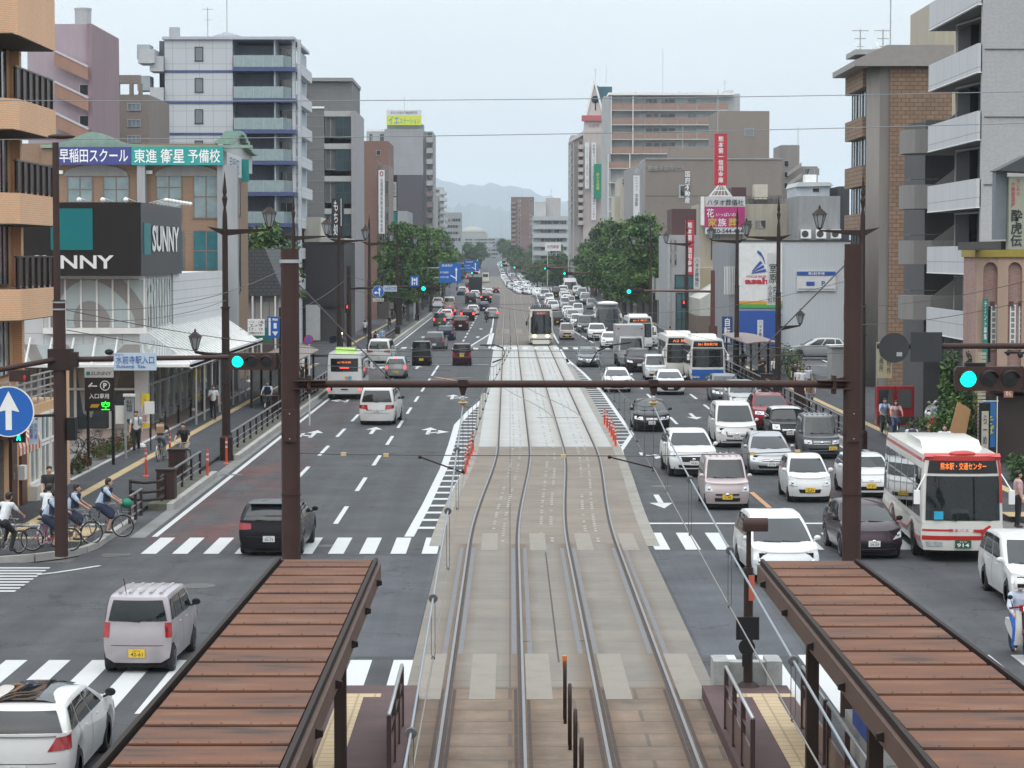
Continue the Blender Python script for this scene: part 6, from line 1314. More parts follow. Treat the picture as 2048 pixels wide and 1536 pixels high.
text('ハタオ葬儀社',tt,(x0+x1)/2,yy_-.08,z0+(z1-z0)*.84,(x1-x0)*.92,.72,INK,bold=.02);text('花',tt,x0+.55,yy_-.08,z0+(z1-z0)*.56,.85,1.0,INKW,bold=.03);text('いっぱいの',tt,x0+2.3,yy_-.08,z0+(z1-z0)*.52,2.2,.42,INKW,bold=.02)
text('家',tt,x0+.8,yy_-.08,z0+(z1-z0)*.31,1.0,.95,M('yellow_letter',(.7,.6,.05),.5),bold=.03);text('族',tt,x0+1.9,yy_-.08,z0+(z1-z0)*.31,.95,.95,INKW,bold=.03);text('葬',tt,x0+3.1,yy_-.08,z0+(z1-z0)*.31,.95,.95,M('yellow_letter',(.7,.6,.05),.5),bold=.03);text('0120-544-444',tt,(x0+x1)/2,yy_-.08,z0+(z1-z0)*.08,(x1-x0)*.9,.5,INK,bold=.02)
MB().box(x0-.5,x0-.12,yy_,yy_+.6,z0+1,z1).build('side_frame',WHITEP,tt);m=MB()
for px in(1420,1480):m.box(wx(px,Y),wx(px,Y)+.15,yy_+.1,yy_+.3,wz(520,Y),z0)
m.build('posts',DFRAME,tt)
Y=262;b=B('grey_concrete_building','weathered grey concrete building with three air conditioners on its wall','building',wx(1635,Y),Y);wbox(b,wx(1595,Y),wx(1679,Y),Y,Y+14,0,wz(392,Y),wallM('weathered_concrete',(.27,.275,.28),stain=.3));wbox(b,wx(1598,Y),wx(1665,Y),Y+3,Y+12,wz(392,Y),wz(370,Y),wallM('pale_blue_room',(.44,.48,.52)),'roof_room')
MB().prism([(wx(1596,Y),wz(372,Y)),(wx(1600,Y),wz(363,Y)),(wx(1664,Y),wz(363,Y)),(wx(1672,Y),wz(370,Y))],'y',Y+2.5,Y+12.5).build('roof',M('pale_roof',(.45,.47,.48),.6),b);fwin(b,Y+3,1626,377,1638,384,DARKV,1,1);wbox(b,wx(1679,Y),wx(1700,Y),Y+1,Y+12,0,wz(372,Y),M('blackish_wall',(.03,.03,.035),.6),'dark_annex')
MB().box(wx(1620,Y),wx(1643,Y),Y+5,Y+7,wz(364,Y),wz(346,Y)).build('water_tank',WHITEP,b);MB().box(wx(1640,Y),wx(1695,Y),Y+14,Y+15,wz(372,Y),wz(358,Y)).build('far_roof',M('teal_grey_roof',(.2,.24,.25),.6),b)
for i,px in enumerate((1600,1630,1660)):
 a=thing('air_conditioner','%s of three white air conditioner units on the grey concrete wall'%('left','middle','right')[i],'air conditioner',(wx(px+10,Y),Y-.5,wz(475,Y)))
 MB().box(wx(px,Y),wx(px+20,Y),Y-.6,Y-.1,wz(477,Y),wz(459,Y)).build('casing',WHITEP,a);MB().lathe([(.38,0),(.38,.02)],(wx(px+8,Y),Y-.63,wz(468,Y)),14,'y').build('fan',DFRAME,a)
Y=390;b=B('stair_apartment','small taupe apartment building with outside stairs, behind the grey concrete building','building',wx(1595,Y),Y);TP2=wallM('taupe2',(.27,.25,.235));wbox(b,wx(1561,Y),wx(1597,Y),Y,Y+12,0,wz(290,Y),TP2);wbox(b,wx(1597,Y),wx(1643,Y),Y+6,Y+14,0,wz(330,Y),TP2,'wing');fwin(b,Y+6,1610,337,1638,350,GLASS,3,1)
for k in range(3):y0=325+22*k;MB().prism([(wx(1572,Y),wz(y0+20,Y)),(wx(1600,Y),wz(y0,Y)),(wx(1600,Y),wz(y0+8,Y)),(wx(1572,Y),wz(y0+28,Y))],'y',Y-1,Y-.7).build('stair_flight',M('stair_tan',(.35,.33,.31),.7),b);fwin(b,Y,1569,y0-3,1577,y0+8,DARKV,1,1)
antenna_mast(b,wx(1594,Y),Y,wz(290,Y),3)
Y=250;b=B('grey_shop','narrow grey and teal shop building behind the red vertical sign','building',wx(1360,Y),Y);wbox(b,wx(1334,Y),wx(1398,Y),Y,Y+14,0,wz(470,Y),wallM('shop_greypale',(.36,.37,.38)));MB().box(wx(1346,Y),wx(1395,Y),Y+2,Y+10,wz(470,Y),wz(417,Y)).build('roof_room',M('dark_red_room',(.07,.028,.03),.6),b)
for py in(480,508):fwin(b,Y,1337,py,1343,py+22,GLASS,1,1);fwin(b,Y,1348,py,1353,py+22,GLASS,1,1)
fwin(b,Y,1352,552,1386,575,M('teal_glass',(.06,.14,.15),.2),2,1,DFRAME,.15);fwin(b,Y,1354,588,1372,690,M('teal_glass',(.06,.14,.15),.2),2,2,DFRAME,.15);MB().box(wx(1334,Y),wx(1340,Y),Y-.3,Y,0,wz(470,Y)).build('pier',STEEL,b)
t_=board('credit_union_sign','red vertical wall sign with white characters on the grey shop, below the rooftop one',Y-2,1371,440,1388,549,REDP,.3);bt(t_,'熊本第一信用金庫',.22,.78,.04,.96,INKW,True,.03)
t_=board('undertaker_sign','grey vertical sign with black characters right of the red wall sign',Y-2.2,1387.5,515,1400,578,M('sign_grey',(.40,.41,.41),.5),.3);bt(t_,'ハタオ葬儀社',.2,.8,.08,.95,INK,True,.02)
for(p0,p1,y0,y1,lab)in((1300,1309,550,585,'pale vertical sign plate near the dark fence'),(1311,1320,556,600,'grey stacked sign plates near the dark fence'),(1333,1341,604,622,'small white sign with green mark on a post')):
 t_=board('shop_plate',lab,270,p0,y0,p1,y1,M('plate_pale',(.40,.43,.40),.5),.15);MB().box(wx((p0+p1)/2-.5,270),wx((p0+p1)/2+.5,270),270.2,270.35,0,wz(y1,270)).build('post',STEEL,t_[0])
Y=285;b=B('dark_shed','dark roofed low building behind the right street trees','building',wx(1322,Y),Y);wbox(b,wx(1300,Y),wx(1336,Y),Y,Y+30,0,wz(590,Y),M('dark_shed_wall',(.05,.042,.04),.7));MB().prism([(wx(1295,Y),wz(560,Y)),(wx(1336,Y),wz(530,Y)),(wx(1336,Y),wz(592,Y)),(wx(1295,Y),wz(592,Y))],'y',Y-.4,Y+30).build('roof',M('dark_shed_roof',(.045,.042,.042),.6),b)
# ---- bicycle shop
Y=204;CLAD=brickM('ribbed_cladding',(.50,.53,.56),(.49,.52,.55),(.43,.46,.49),.22,30,.02,offset=0,stain=.06)
b=B('bicycle_shop','large pale ribbed metal shop with white and blue bicycle signs','building',wx(1570,Y),Y)
wbox(b,wx(1478,Y),wx(1705,Y),Y,Y+20,0,wz(482,Y),CLAD);wbox(b,wx(1452,Y+6),wx(1480,Y),Y+3,Y+20,0,wz(484,Y),wallM('shop_side',(.26,.27,.285)),'side_wing');MB().box(wx(1477,Y),wx(1706,Y),Y-.1,Y+20,wz(483,Y),wz(480,Y)).build('roof_edge',DFRAME,b)
m=MB()
for k in range(8):m.box(wx(1450+3.2*k,Y+2),wx(1450+3.2*k,Y+2)+.05,Y+2.8,Y+2.9,wz(590,Y),wz(533,Y))
m.build('louvre',WHITEP,b)
sw_=M('shop_sign_white',(.70,.70,.69),.45);p=MB().box(wx(1478,Y),wx(1564,Y),Y-.15,Y-.01,wz(602,Y),wz(487,Y)).build('sign_panel',sw_,b)
for y0,y1,mt in((602,608.5,M('shop_orange',(.62,.30,.02),.5)),(608.5,616,M('shop_green',(.05,.34,.06),.5))):MB().box(wx(1478,Y),wx(1564,Y),Y-.16,Y-.01,wz(y1,Y),wz(y0,Y)).build('stripe',mt,b)
SBL=M('shop_blue',(.02,.075,.33),.45,var=.04)
MB().box(wx(1478,Y),wx(1560,Y),Y-.6,Y-.02,wz(690,Y),wz(621,Y)).build('blue_panel',SBL,b)
cxp,cyp=1500.0,546.0
for a0,a1,r0,r1 in((8,18,4,34),(24,34,6,33),(40,51,8,34)):
 pts=[]
 for(a_,r_)in((a0,r0),(a0,r1),(a1,r1),(a1,r0)):pts.append((wx(cxp+r_*math.cos(RAD(a_))-2,Y),wz(cyp-r_*math.sin(RAD(a_))+2,Y)))
 MB().prism(pts,'y',Y-.2,Y-.16).build('emblem_blade',SBL,b)
pts=[(wx(1516+12*math.cos(RAD(a_))*1.5-4,Y),wz(536-36*math.sin(RAD(a_)),Y))for a_ in(12,35,60,85)]+[(wx(1514,Y),wz(506,Y)),(wx(1523,Y),wz(514,Y)),(wx(1529,Y),wz(528,Y))]
MB().prism(pts,'y',Y-.2,Y-.16).build('emblem_blade',SBL,b)
RL=M('red_letter2',(.50,.02,.05),.5,var=0);text('CYCLE BASE',b,wx(1512,Y),Y-.18,wz(553,Y),1.7,.18,RL,bold=.02);text('asahi',b,wx(1516,Y),Y-.18,wz(562,Y),2.3,.55,RL,bold=.05)
t_=board('parking_map_sign','white and blue parking map board on the ribbed shop wall',Y-.2,1594,543,1671,582,M('sign_white',(.6,.61,.62),.4),.15);tt,x0,x1,z0,z1,yy_=t_
MB().box(x0,x1,yy_-.03,yy_-.01,z1-.35,z1).build('header',SBL,tt);text('第2駐車場',tt,(x0+x1)/2,yy_-.05,z1-.17,1.4,.24,INKW,bold=.02);MB().box(x0+.8,x0+1.5,yy_-.03,yy_-.01,z0+.45,z0+.8).build('map_block',SBL,tt);text('P',tt,x0+2.25,yy_-.03,z0+.65,.3,.4,SBL,bold=.03);MB().box(x0+.1,x1-.1,yy_-.02,yy_-.01,z0+.1,z0+.22).build('map_road',M('map_grey',(.3,.33,.36),.5),tt)
t_=board('clinic_sign','white vertical clinic sign with black characters on the street lamp pole',158,1535,506,1556,610,M('sign_white',(.6,.61,.62),.4),.1);bt(t_,'室原',.15,.85,.42,.80,INK,True,.02);bt(t_,'内科',.52,.9,.03,.38,INK,True,.01);bt(t_,'小児科',.08,.45,.03,.38,INK,True,.01)
t_=board('bicycle_banner','dark blue vertical panel with white characters left of the blue shop wall',Y-3,1444,633,1465,690,M('navy_panel',(.02,.045,.15),.5),.1);bt(t_,'自転車',.2,.8,.05,.95,INKW,True,.03)
t_=board('funeral_post_sign','tall white post sign with vertical characters before the blue shop wall',Y-5,1515,640,1526,692,M('sign_white',(.6,.61,.62),.4),.1);bt(t_,'ハタオ葬儀社',.2,.8,.04,.96,INK,True,.02)
b=B('roadside_shop','low brown shop front between the grey shop and the bicycle shop','building',wx(1420,235),235);wbox(b,wx(1394,235),wx(1446,235),235,248,0,wz(632,235),M('shop_brown2',(.14,.10,.08),.6));MB().prism([(wx(1400,235),wz(598,235)),(wx(1448,235),wz(570,235)),(wx(1448,235),wz(632,235)),(wx(1400,235),wz(632,235))],'y',235.2,250).build('roof',M('pale_wall3',(.42,.42,.38),.7),b)
b=B('white_booth','small grey ticket booth at the car park entrance','booth',wx(1675,150),150);wbox(b,wx(1664,150),wx(1700,150),150,152,0,wz(693,150),M('booth_grey',(.34,.35,.34),.6));MB().box(wx(1661,150),wx(1700,150),149.8,152.2,wz(694,150),wz(691,150)).build('roof',WHITEP,b)
# ---- tiled tower, right
Y=144;TT=brickM('tan_tile',(.28,.18,.115),(.22,.14,.09),(.10,.068,.048),.5,.25,.02,stain=.18,bump=.4)
b=B('tiled_tower','tall building clad in brown shingle tiles with a rounded grey corner column','building',wx(1790,Y),Y)
xc0,xc1=wx(1734,Y),wx(1777,Y);top=wz(133,Y)
wbox(b,xc1,wx(1900,Y),Y,Y+8,0,top,TT);MB().lathe([(.75,0),(.75,top)],(xc0+.75,Y+.9,0),24).build('round_column',wallM('column_grey',(.20,.185,.17)),b,True);MB().box(xc0+.7,xc1,Y+.15,Y+8,0,top).build('column',wallM('column_grey',(.24,.22,.20)),b)
wbox(b,xc0+.3,xc0+2,Y+1.2,Y+9,0,top,M('dark_recess',(.05,.052,.058),.3),'window_wall')
m=MB();m.prism([(xc0-.9,top+.35),(xc0+1.0,top+1.25),(wx(1900,Y),top+1.25),(wx(1900,Y),top+.0),(xc0-.9,top+.0)],'y',Y-.5,Y+9.5);m.build('roof',M('roof_taupe',(.27,.25,.235),.6),b)
MB().box(wx(1716,Y),wx(1802,Y),Y+2,Y+6,top+1.2,wz(103,Y)).build('roof_room',wallM('roof_room_grey',(.33,.33,.32)),b)
for z0,z1 in((130,172),(230,270),(328,370),(426,466),(520,560),(614,650)):
 m=MB();m.box(xc0-.15,xc0+.3,Y+1.4,Y+9,wz(z1,Y),wz(z0,Y));m.build('tiled_balcony',TT,b)
for z0,z1 in((172,230),(270,328),(370,426),(466,520)):
 for y0 in(Y+1.8,Y+4.2,Y+6.6):swin(b,xc0+.3,y0,y0+2.1,wz(z1,Y)+.05,wz(z0,Y)-.05,-1,M('bluegrey_glass',(.07,.085,.10),.12,var=.4,scale=.5),2,DFRAME)
for px,h_,n_ in((1731,1.6,3),(1777,1.6,3),(1792,5.4,0)):antenna_mast(b,wx(px,Y),Y+3,wz(103,Y),h_,n_)
d=B('satellite_dish','white satellite dish on the roof of the tiled tower','dish',wx(1760,Y),Y+3);m=MB().lathe([(0,.16),(.25,.1),(.42,0)],(0,0,0),14);m.v=[(wx(1761,Y)+z_+.1,Y+3+y_,wz(88,Y)+x_)for x_,y_,z_ in m.v];m.build('bowl',WHITEP,d,True);MB().tube((wx(1757,Y),Y+3,wz(103,Y)),(wx(1759,Y),Y+3,wz(88,Y)),.03,5).build('stand',STEEL,d)
b=vb('cream_tower_behind','plain cream tower seen behind the tiled tower',190,1866,1960,0,12,wallM('cream_tower',(.40,.36,.28)))
# ---- white balcony building with outside stairs, right
Y=96;PARA=wallM('parapet_pale',(.50,.515,.53),line=(1.8,1.3),stain=.05);GTL=brickM('grey_mosaic',(.36,.365,.375),(.30,.305,.315),(.44,.44,.44),.1,.05,.006,stain=.05,bump=.05)
b=B('balcony_building','grey mosaic apartment building with big white slanting balcony parapets, right edge','building',19.5,Y)
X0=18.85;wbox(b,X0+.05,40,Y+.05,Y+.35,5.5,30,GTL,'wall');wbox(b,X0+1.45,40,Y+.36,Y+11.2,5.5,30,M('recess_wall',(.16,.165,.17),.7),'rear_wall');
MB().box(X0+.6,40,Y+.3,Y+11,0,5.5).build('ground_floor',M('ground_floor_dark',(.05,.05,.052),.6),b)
for k in range(6):
 zb=4.62+2.7*k
 o=MB().box(X0-.12,X0,Y+.1,Y+11.4,zb,zb+1.14).build('balcony',PARA,b);MB().box(X0-.14,X0+.04,Y+.1,Y+11.4,zb-.04,zb).build('edge',WHITEP,o)
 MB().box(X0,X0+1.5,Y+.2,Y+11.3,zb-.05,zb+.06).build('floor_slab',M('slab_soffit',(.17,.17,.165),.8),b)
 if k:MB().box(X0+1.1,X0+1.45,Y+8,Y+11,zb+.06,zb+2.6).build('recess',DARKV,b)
 m=MB();m.path([(X0+.9,Y+3,zb-.15),(X0+.4,Y+7.5,zb-.15),(X0+.4,Y+7.5,zb-1.6)],.05,6);m.build('drainpipe',M('pipe_grey',(.3,.3,.3),.5),b)
 if k>3:continue
 zl=5.15+2.57*k;cxl=wx(1838,112);m=MB()
 m.prism([(cxl+2.2,110.6),(cxl+.3,110.6),(cxl-.45,110.9),(cxl-.85,111.6),(cxl-.85,112.8),(cxl-.4,113.6),(cxl+2.2,113.9)],'z',zl-.05,zl+1.05);m.build('landing',wallM('landing_grey',(.22,.215,.205)),b)
 MB().path([(cxl+.6,110.7,zl+1.3),(cxl-.6,111,zl+1.3),(cxl-.6,113,zl+1.3)],.02,5).build('landing_rail',DFRAME,b)
 m=MB();m.prism([(cxl+.5,zl-.0),(cxl+2.7,zl+1.7),(cxl+2.7,zl+2.75),(cxl+.5,zl+1.05)],'y',111,111.15);m.build('stair_flight',M('flight_grey',(.16,.155,.15),.8),b)
MB().box(wx(1848,114),24,114,120,0,14.5).build('stair_wall',M('stair_wall_dark',(.075,.075,.078),.8),b)
for k in range(8):MB().box(X0+.14,40,Y+.0,Y+.045,5.5+2.7*k,5.53+2.7*k).build('joint',M('joint_dark2',(.1,.1,.1),.8),b)
MB().box(X0+.1,40,Y-.35,Y+.0,8.35,8.55).build('mustard_band',M('mustard',(.30,.23,.04),.6),b)
# ---- brick restaurant in front
Y=93;BRK=brickM('pink_brick',(.36,.19,.165),(.42,.27,.235),(.30,.23,.20),.24,.085,.014,stain=.2,bump=.4,nscale=.8);PCH=wallM('peach_render',(.44,.31,.24))
b=B('restaurant','restaurant with pink brick arches and peach pilasters, right edge','building',20,Y)
x0=wx(1954,Y);wbox(b,x0,40,Y+.2,Y+2.8,0,wz(492,Y),BRK)
MB().box(x0-.1,40,Y-.1,Y+2.8,wz(514,Y),wz(497,Y)).build('mustard_fascia',M('mustard',(.30,.23,.04),.6),b);MB().box(x0-.1,40,Y-.05,Y+2.85,wz(497,Y),wz(488,Y)).build('parapet',M('parapet_white',(.4,.4,.38),.6),b)
for px0,px1 in((1954,1966),(1995,2016),(2044,2062)):MB().box(wx(px0,Y),wx(px1,Y),Y,Y+.22,2.6,wz(514,Y)).build('pilaster',PCH,b)
for pc in(1981,2030):
 xa,xb=wx(pc-15,Y),wx(pc+14,Y);m=MB();zt_=wz(514,Y);r_=(xb-xa)/2
 arc=[((xa+xb)/2+r_*math.cos(t),wz(524,Y)-.35+.35*math.sin(t))for t in[math.pi*i/12 for i in range(13)]]
 m.prism([(xb,zt_)]+arc+[(xa,zt_)],'y',Y+.02,Y+.2);m.build('arch',PCH,b)
for px in(1984,2022,2040):fwin(b,Y+.2,px,612,px+6,690,M('lattice_glass',(.22,.24,.24),.4),1,7,WHITEP,.05);MB().box(wx(px-3,Y),wx(px+9,Y),Y+.1,Y+.2,wz(700,Y),wz(692,Y)).build('sill',PCH,b);MB().box(wx(px-1,Y),wx(px+7,Y),Y+.12,Y+.2,wz(612,Y),wz(603,Y)).build('lintel',M('dark_lintel',(.1,.06,.05),.7),b)
wbox(b,wx(1965,Y),40,Y-1.6,Y+.1,0,2.7,M('izakaya_dark',(.035,.022,.018),.6),'entrance');MB().prism([(wx(1975,Y),3.6),(wx(2000,Y),3.35),(40,3.1),(40,2.7),(wx(1975,Y),2.9)],'y',Y-2.2,Y+.1).build('eave',M('dark_eave',(.03,.025,.022),.6),b)
m=MB()
for k in range(30):m.box(wx(1958,Y-1.7),wx(1973,Y-1.7),Y-1.75,Y-1.62,.2+.14*k,.3+.14*k)
m.build('louvre_panel',M('louvre_cream',(.40,.37,.28),.6),b)
t_=board('menu_board','small orange board with brush writing under the restaurant eave',Y-2.3,2008,778,2026,795,M('orange_board',(.36,.15,.08),.6),.06);bt(t_,'めん',.2,.8,.2,.8,INKW)
t_=board('tenant_banner','teal vertical banner with white letters on the brick restaurant',Y-.3,1966,597,1975,724,M('teal_banner',(.03,.20,.17),.6),.06);bt(t_,'テナント募集',.2,.8,.35,.95,INKW,True,.02);MB().box(wx(1976,Y),wx(1981,Y),Y-.1,Y+.2,wz(724,Y),wz(613,Y)).build('dark_post',BLACK,t_[0])
t_=board('pub_sign','tall green grey vertical pub sign with red and black brush characters',84,2019,353,2060,499,M('pub_sign_panel',(.30,.31,.24),.5),.5);bt(t_,'なにわの',.33,.5,.74,.97,M('red_brush',(.42,.03,.06),.5),True,.02);bt(t_,'大衆居酒屋',.08,.27,.58,.93,M('red_brush',(.42,.03,.06),.5),True,.02);bt(t_,'酔虎伝',.08,.62,.04,.55,INK,True,.06)
tt,x0_,x1_,z0_,z1_,yy_=t_;m=MB();m.prism([(x0_-.5,z1_+.2),(x0_+.6,z1_+.75),(x1_+1,z1_+.75),(x1_+1,z1_+.1)],'y',yy_-.3,yy_+1.2);m.build('canopy',M('canopy_dark',(.05,.055,.062),.6),tt);MB().box(x0_-.42,x0_-.02,yy_+.3,yy_+.9,z0_+.35,z1_+.2).build('side_box',M('side_box',(.16,.18,.2),.6),tt);MB().box(x0_-.1,x1_,yy_+.8,yy_+9,z0_,z0_+.3).build('bracket',DFRAME,tt)
# ---- mountains and far woods
def ridge(name,Yd,pts,label,col,thick=1200):
 m=MB();n=len(pts);xs=[W(px,511,Yd)[0]for px,_ in pts]
 rr_=random.Random(len(name));P=[]
 def h(px):return wz(float(np.interp(px,[p[0]for p in pts],[p[1]for p in pts])),Yd)
 N_=120;p0,p1=pts[0][0],pts[-1][0]
 def Pt(i,j):
  px=p0+(p1-p0)*i/N_;z=h(px)+5*math.sin(px*.31)+3*math.sin(px*.83);t=j/8
  return(W(px,511,Yd)[0]*(1+(t-.4)*.02),Yd-thick+2*thick*t,max(-5,z*math.sin(math.pi*min(1,max(0,.02+t*.96)))))
 m.grid(Pt,N_,8);struct(m,name,M(name,col,.95,var=.3,scale=.004),True)
ridge('mountains',9500,[(300,470),(520,440),(700,400),(800,372),(872,357),(900,364),(925,370),(950,371),(975,366),(1000,371),(1030,372),(1060,380),(1090,392),(1130,402),(1180,398),(1260,420),(1400,440),(1650,455),(1900,470)],'',(.022,.04,.055))
ridge('foothills',7000,[(300,500),(600,470),(780,440),(880,420),(910,411),(950,408),(985,415),(1020,420),(1060,427),(1100,436),(1200,450),(1400,470),(1700,500)],'',(.025,.05,.055),900)
# ============================================================ TRAM STOPS, GANTRIES, WIRES, SIGNALS, LAMPS
# ---- platforms
PLAT=M('platform_maroon',(.085,.045,.045),.75,var=.15,scale=1.3,bump=.1,stain=.15)
for nm,x0,x1,lab in(('platform',-4.3,-1.66,'l'),('platform',3.5,5.05,'r')):
 m=MB().box(x0,x1,-5,43.2,-.05,.24);struct(m,'platform',PLAT)
 tx=-2.8 if x0<0 else 4.55
 m=MB().box(tx-.15-.1,tx+.2,-5,42.0,.2,.247);m.box(tx-(.45 if x0<0 else.55),tx+.5,42.0,42.35,.2,.248);struct(m,'tactile_paving',brickM('tactile_pale',(.55,.42,.26),(.50,.38,.23),(.36,.27,.16),.3,.3,.02,flat=True,offset=0,stain=.15))
 # ---- rust coloured platform roofs
ROOF=M('rusty_roof_sheet',(.165,.075,.052),.55,var=.16,scale=.8,bump=.03,stain=.1)
def stain_mat():
 mt=bpy.data.materials.new('roof_sheet_streaked');mt.use_nodes=True;n,l=mt.node_tree.nodes,mt.node_tree.links;p=n['Principled BSDF'];p.inputs['Roughness'].default_value=.7;p.inputs['Specular IOR Level'].default_value=.2
 g=n.new('ShaderNodeNewGeometry');mpn=n.new('ShaderNodeMapping');mpn.inputs['Scale'].default_value=(.55,1.6,1);x=n.new('ShaderNodeTexNoise');x.inputs['Scale'].default_value=1.5;x.inputs['Detail'].default_value=7
 l.new(g.outputs['Position'],mpn.inputs[0]);l.new(mpn.outputs[0],x.inputs[0]);r_=n.new('ShaderNodeValToRGB');e=r_.color_ramp.elements
 e[0].position=.3;e[0].color=(.055,.038,.032,1);e[1].position=.72;e[1].color=(.175,.096,.062,1);q=e.new(.42);q.color=(.115,.060,.042,1);q=e.new(.56);q.color=(.15,.066,.038,1)
 x2=n.new('ShaderNodeTexNoise');x2 .inputs['Scale'].default_value=40;l.new(g.outputs['Position'],x2 .inputs[0]);mm=n.new('ShaderNodeMixRGB');mm.blend_type='OVERLAY';mm.inputs[0].default_value=.18
 l.new(x.outputs[0],r_.inputs[0]);l.new(r_.outputs[0],mm.inputs[1]);l.new(x2 .outputs[0],mm.inputs[2]);l.new(mm.outputs[0],p.inputs['Base Color']);return mt
ROOF=stain_mat();EDGE=M('roof_edge_dark',(.02,.012,.01),.6,spec=.2);FASC=M('roof_fascia_brown',(.10,.062,.048),.6,var=.12,spec=.25)
for side,xa,xb,Ye,lab in((-1,-3.93,-2.28,40.4,'left tram stop canopy with rust brown roof sheets'),(1,4.27,5.9,40.2,'right tram stop canopy with rust brown roof sheets')):
 t=thing('tram_stop_canopy',lab,'canopy',((xa+xb)/2,30,0));zr=2.9
 n=24;pitch=1.03;y=Ye
 for k in range(n):
  y1=Ye-k*pitch;y0=y1-pitch+.09;z=zr+.0
  xa=-3.9-.014*(Ye-y1)if side<0 else 4.27;xb=-2.28 if side<0 else 5.86+.026*(Ye-y1)
  m=MB();m.prism([(y0,z+.012),(y1,z+.0),(y1,z-.02),(y0,z-.012)],'x',xa+.06,xb-.06)
  for q in range(5):x=xa+.25+(xb-xa-.5)*q/4;m.ball((x,y0+.05,z+.012),(.014,.014,.012),6,4)
  m.build('roof_sheet',ROOF,t)
 MB().prism([(-3.9 if side<0 else 4.29,Ye),(-2.3 if side<0 else 5.84,Ye),(xb-.02,Ye-n*pitch),(xa+.02,Ye-n*pitch)],'z',zr-.09,zr-.045).build('roof_deck',EDGE,t)
 for xf,xn in((-3.93,xa-.05)if side<0 else(4.27,xa),(xb,xb)if side<0 else(5.87,xb+.02)):MB().prism([(xf-.03,Ye+.04),(xf+.03,Ye+.04),(xn+.03,Ye-n*pitch),(xn-.03,Ye-n*pitch)],'z',zr-.1,zr+.035).build('edge_strip',EDGE,t)
 xa,xb=((-3.93,-2.28)if side<0 else(4.27,5.86))
 xi=xb if side<0 else xa;MB().box(xi-.035+side*-.05,xi+.035+side*-.05,Ye-n*pitch,Ye-.0,zr-.34,zr-.06).build('fascia',FASC,t);MB().box(xa,xb,Ye+.0,Ye+.05,zr-.16,zr-.0).build('end_beam',FASC,t)
 for k in range(6):
  yb=Ye-1.3-3.1*k;m=MB();m.prism([(xi-side*.02,zr-.14),(xi+side*-.0-side*.17,zr-.18),(xi-side*.17,zr-.25),(xi+side*.0,zr-.3)],'y',yb-.04,yb+.04);m.build('bracket',EDGE,t)
  if k in(1,3,5):xc=xi+side*.30;MB().box(xc-.09,xc+.09,yb-.1,yb+.1,.2,zr-.08).build('post',BROWN2,t)
t=thing('screen_wall','low concrete screen wall with map panel under the right canopy','wall',(5.1,34,0))
for k in range(6):MB().box(4.97+.02*(k%2),5.12,33.9-1.35*k,35.1-1.35*k,.2,1.35-.0*k).build('panel',CONC,t)
MB().box(4.92,4.96,32.1,34.0,1.35,2.1).build('map_panel',[M('map_blue',(.015,.06,.26),.4,var=.1)],t);MB().box(4.90,4.92,32.1,34.0,1.85,2.1).build('map_header',M('map_red',(.36,.02,.04),.4),t)
t=thing('concrete_block','pale concrete block with raised ends at the end of the right platform','barrier',(4.4,43.6,0));CP=M('concrete_pale',(.33,.335,.33),.85,var=.15,scale=3,bump=.2,stain=.1)
x0,x1=wx(1430,43.4),wx(1568,43.4);MB().box(x0+.2,x1-.25,43.45,43.75,0,.62).build('block',CP,t);MB().box(x0,x0+.28,43.3,44.0,0,.66).build('end_pier',CP,t);MB().box(x1-.28,x1,43.3,44.0,0,.66).build('end_pier',CP,t)
t=thing('stop_mast','brown mast with rounded lamp box and black square sign on the right platform end','mast',(wx(1500,43.1),43.1,.24));xm=wx(1500,43.1)
m=MB();m.tube((xm,43.1,.24),(xm,43.1,wz(1135,43.1)),.085,14);m.lathe([(.22,0),(.12,.08)],(xm,43.1,.24),14);m.build('post',BROWN2,t,40);MB().tube((xm,43.1,wz(1135,43.1)),(xm,43.1,wz(1040,43.1)),.045,10).build('upper_post',BROWN2,t)
m=MB();pr=[(-.10,.0)]+[(-.0-.12*math.cos(a),.12+.12*math.sin(a))for a in[RAD(d)for d in range(0,181,20)]]+[(.12,.0)];m.prism([(43.1+a,wz(1062,43.1)+b)for a,b in pr],'x',xm-.1,xm+.34);m.build('lamp_box',BROWN,t,40)
xs=wx(1498,43);MB().box(wx(1475,43),wx(1521,43),42.9,42.98,wz(1278,43),wz(1233,43)).build('square_sign',BLACK,t);MB().lathe([(.15,0),(.15,.05)],(wx(1496,43),42.85,wz(1292,43)),16,'y').build('round_sign',BLACK,t)
MB().box(wx(1500,43),wx(1511,43),42.9,42.95,wz(1200,43),wz(1150,43)).build('notice',M('notice_red',(.45,.1,.06),.5),t);MB().box(wx(1487,43),wx(1497,43),42.8,42.95,wz(1330,43),wz(1305,43)).build('signal_box',BLACK,t)
RAILM=M('railing_maroon',(.05,.025,.026),.4);PANM=M('railing_panel',(.09,.05,.048),.3)
def platrail(x,y0,y1,n,lab,panel=True,h=1.0,zb=.24,top=STEEL):
 t=thing('railing',lab,'railing',(x,(y0+y1)/2,zb))
 for k in range(n+1):y=y0+(y1-y0)*k/n;MB().box(x-.035,x+.035,y-.04,y+.04,zb,zb+h).build('post',RAILM,t)
 MB().tube((x,y0-.05,zb+h+.02),(x,y1+.05,zb+h+.02),.03,10).build('handrail',top,t,True)
 MB().tube((x,y0,zb+h*.72),(x,y1,zb+h*.72),.02,8).build('mid_rail',RAILM,t)
 if panel:
  for k in range(n):a,b_=y0+(y1-y0)*k/n+.05,y0+(y1-y0)*(k+1)/n-.05;MB().box(x-.012,x+.012,a,b_,zb+.06,zb+h*.52).build('panel',PANM,t)
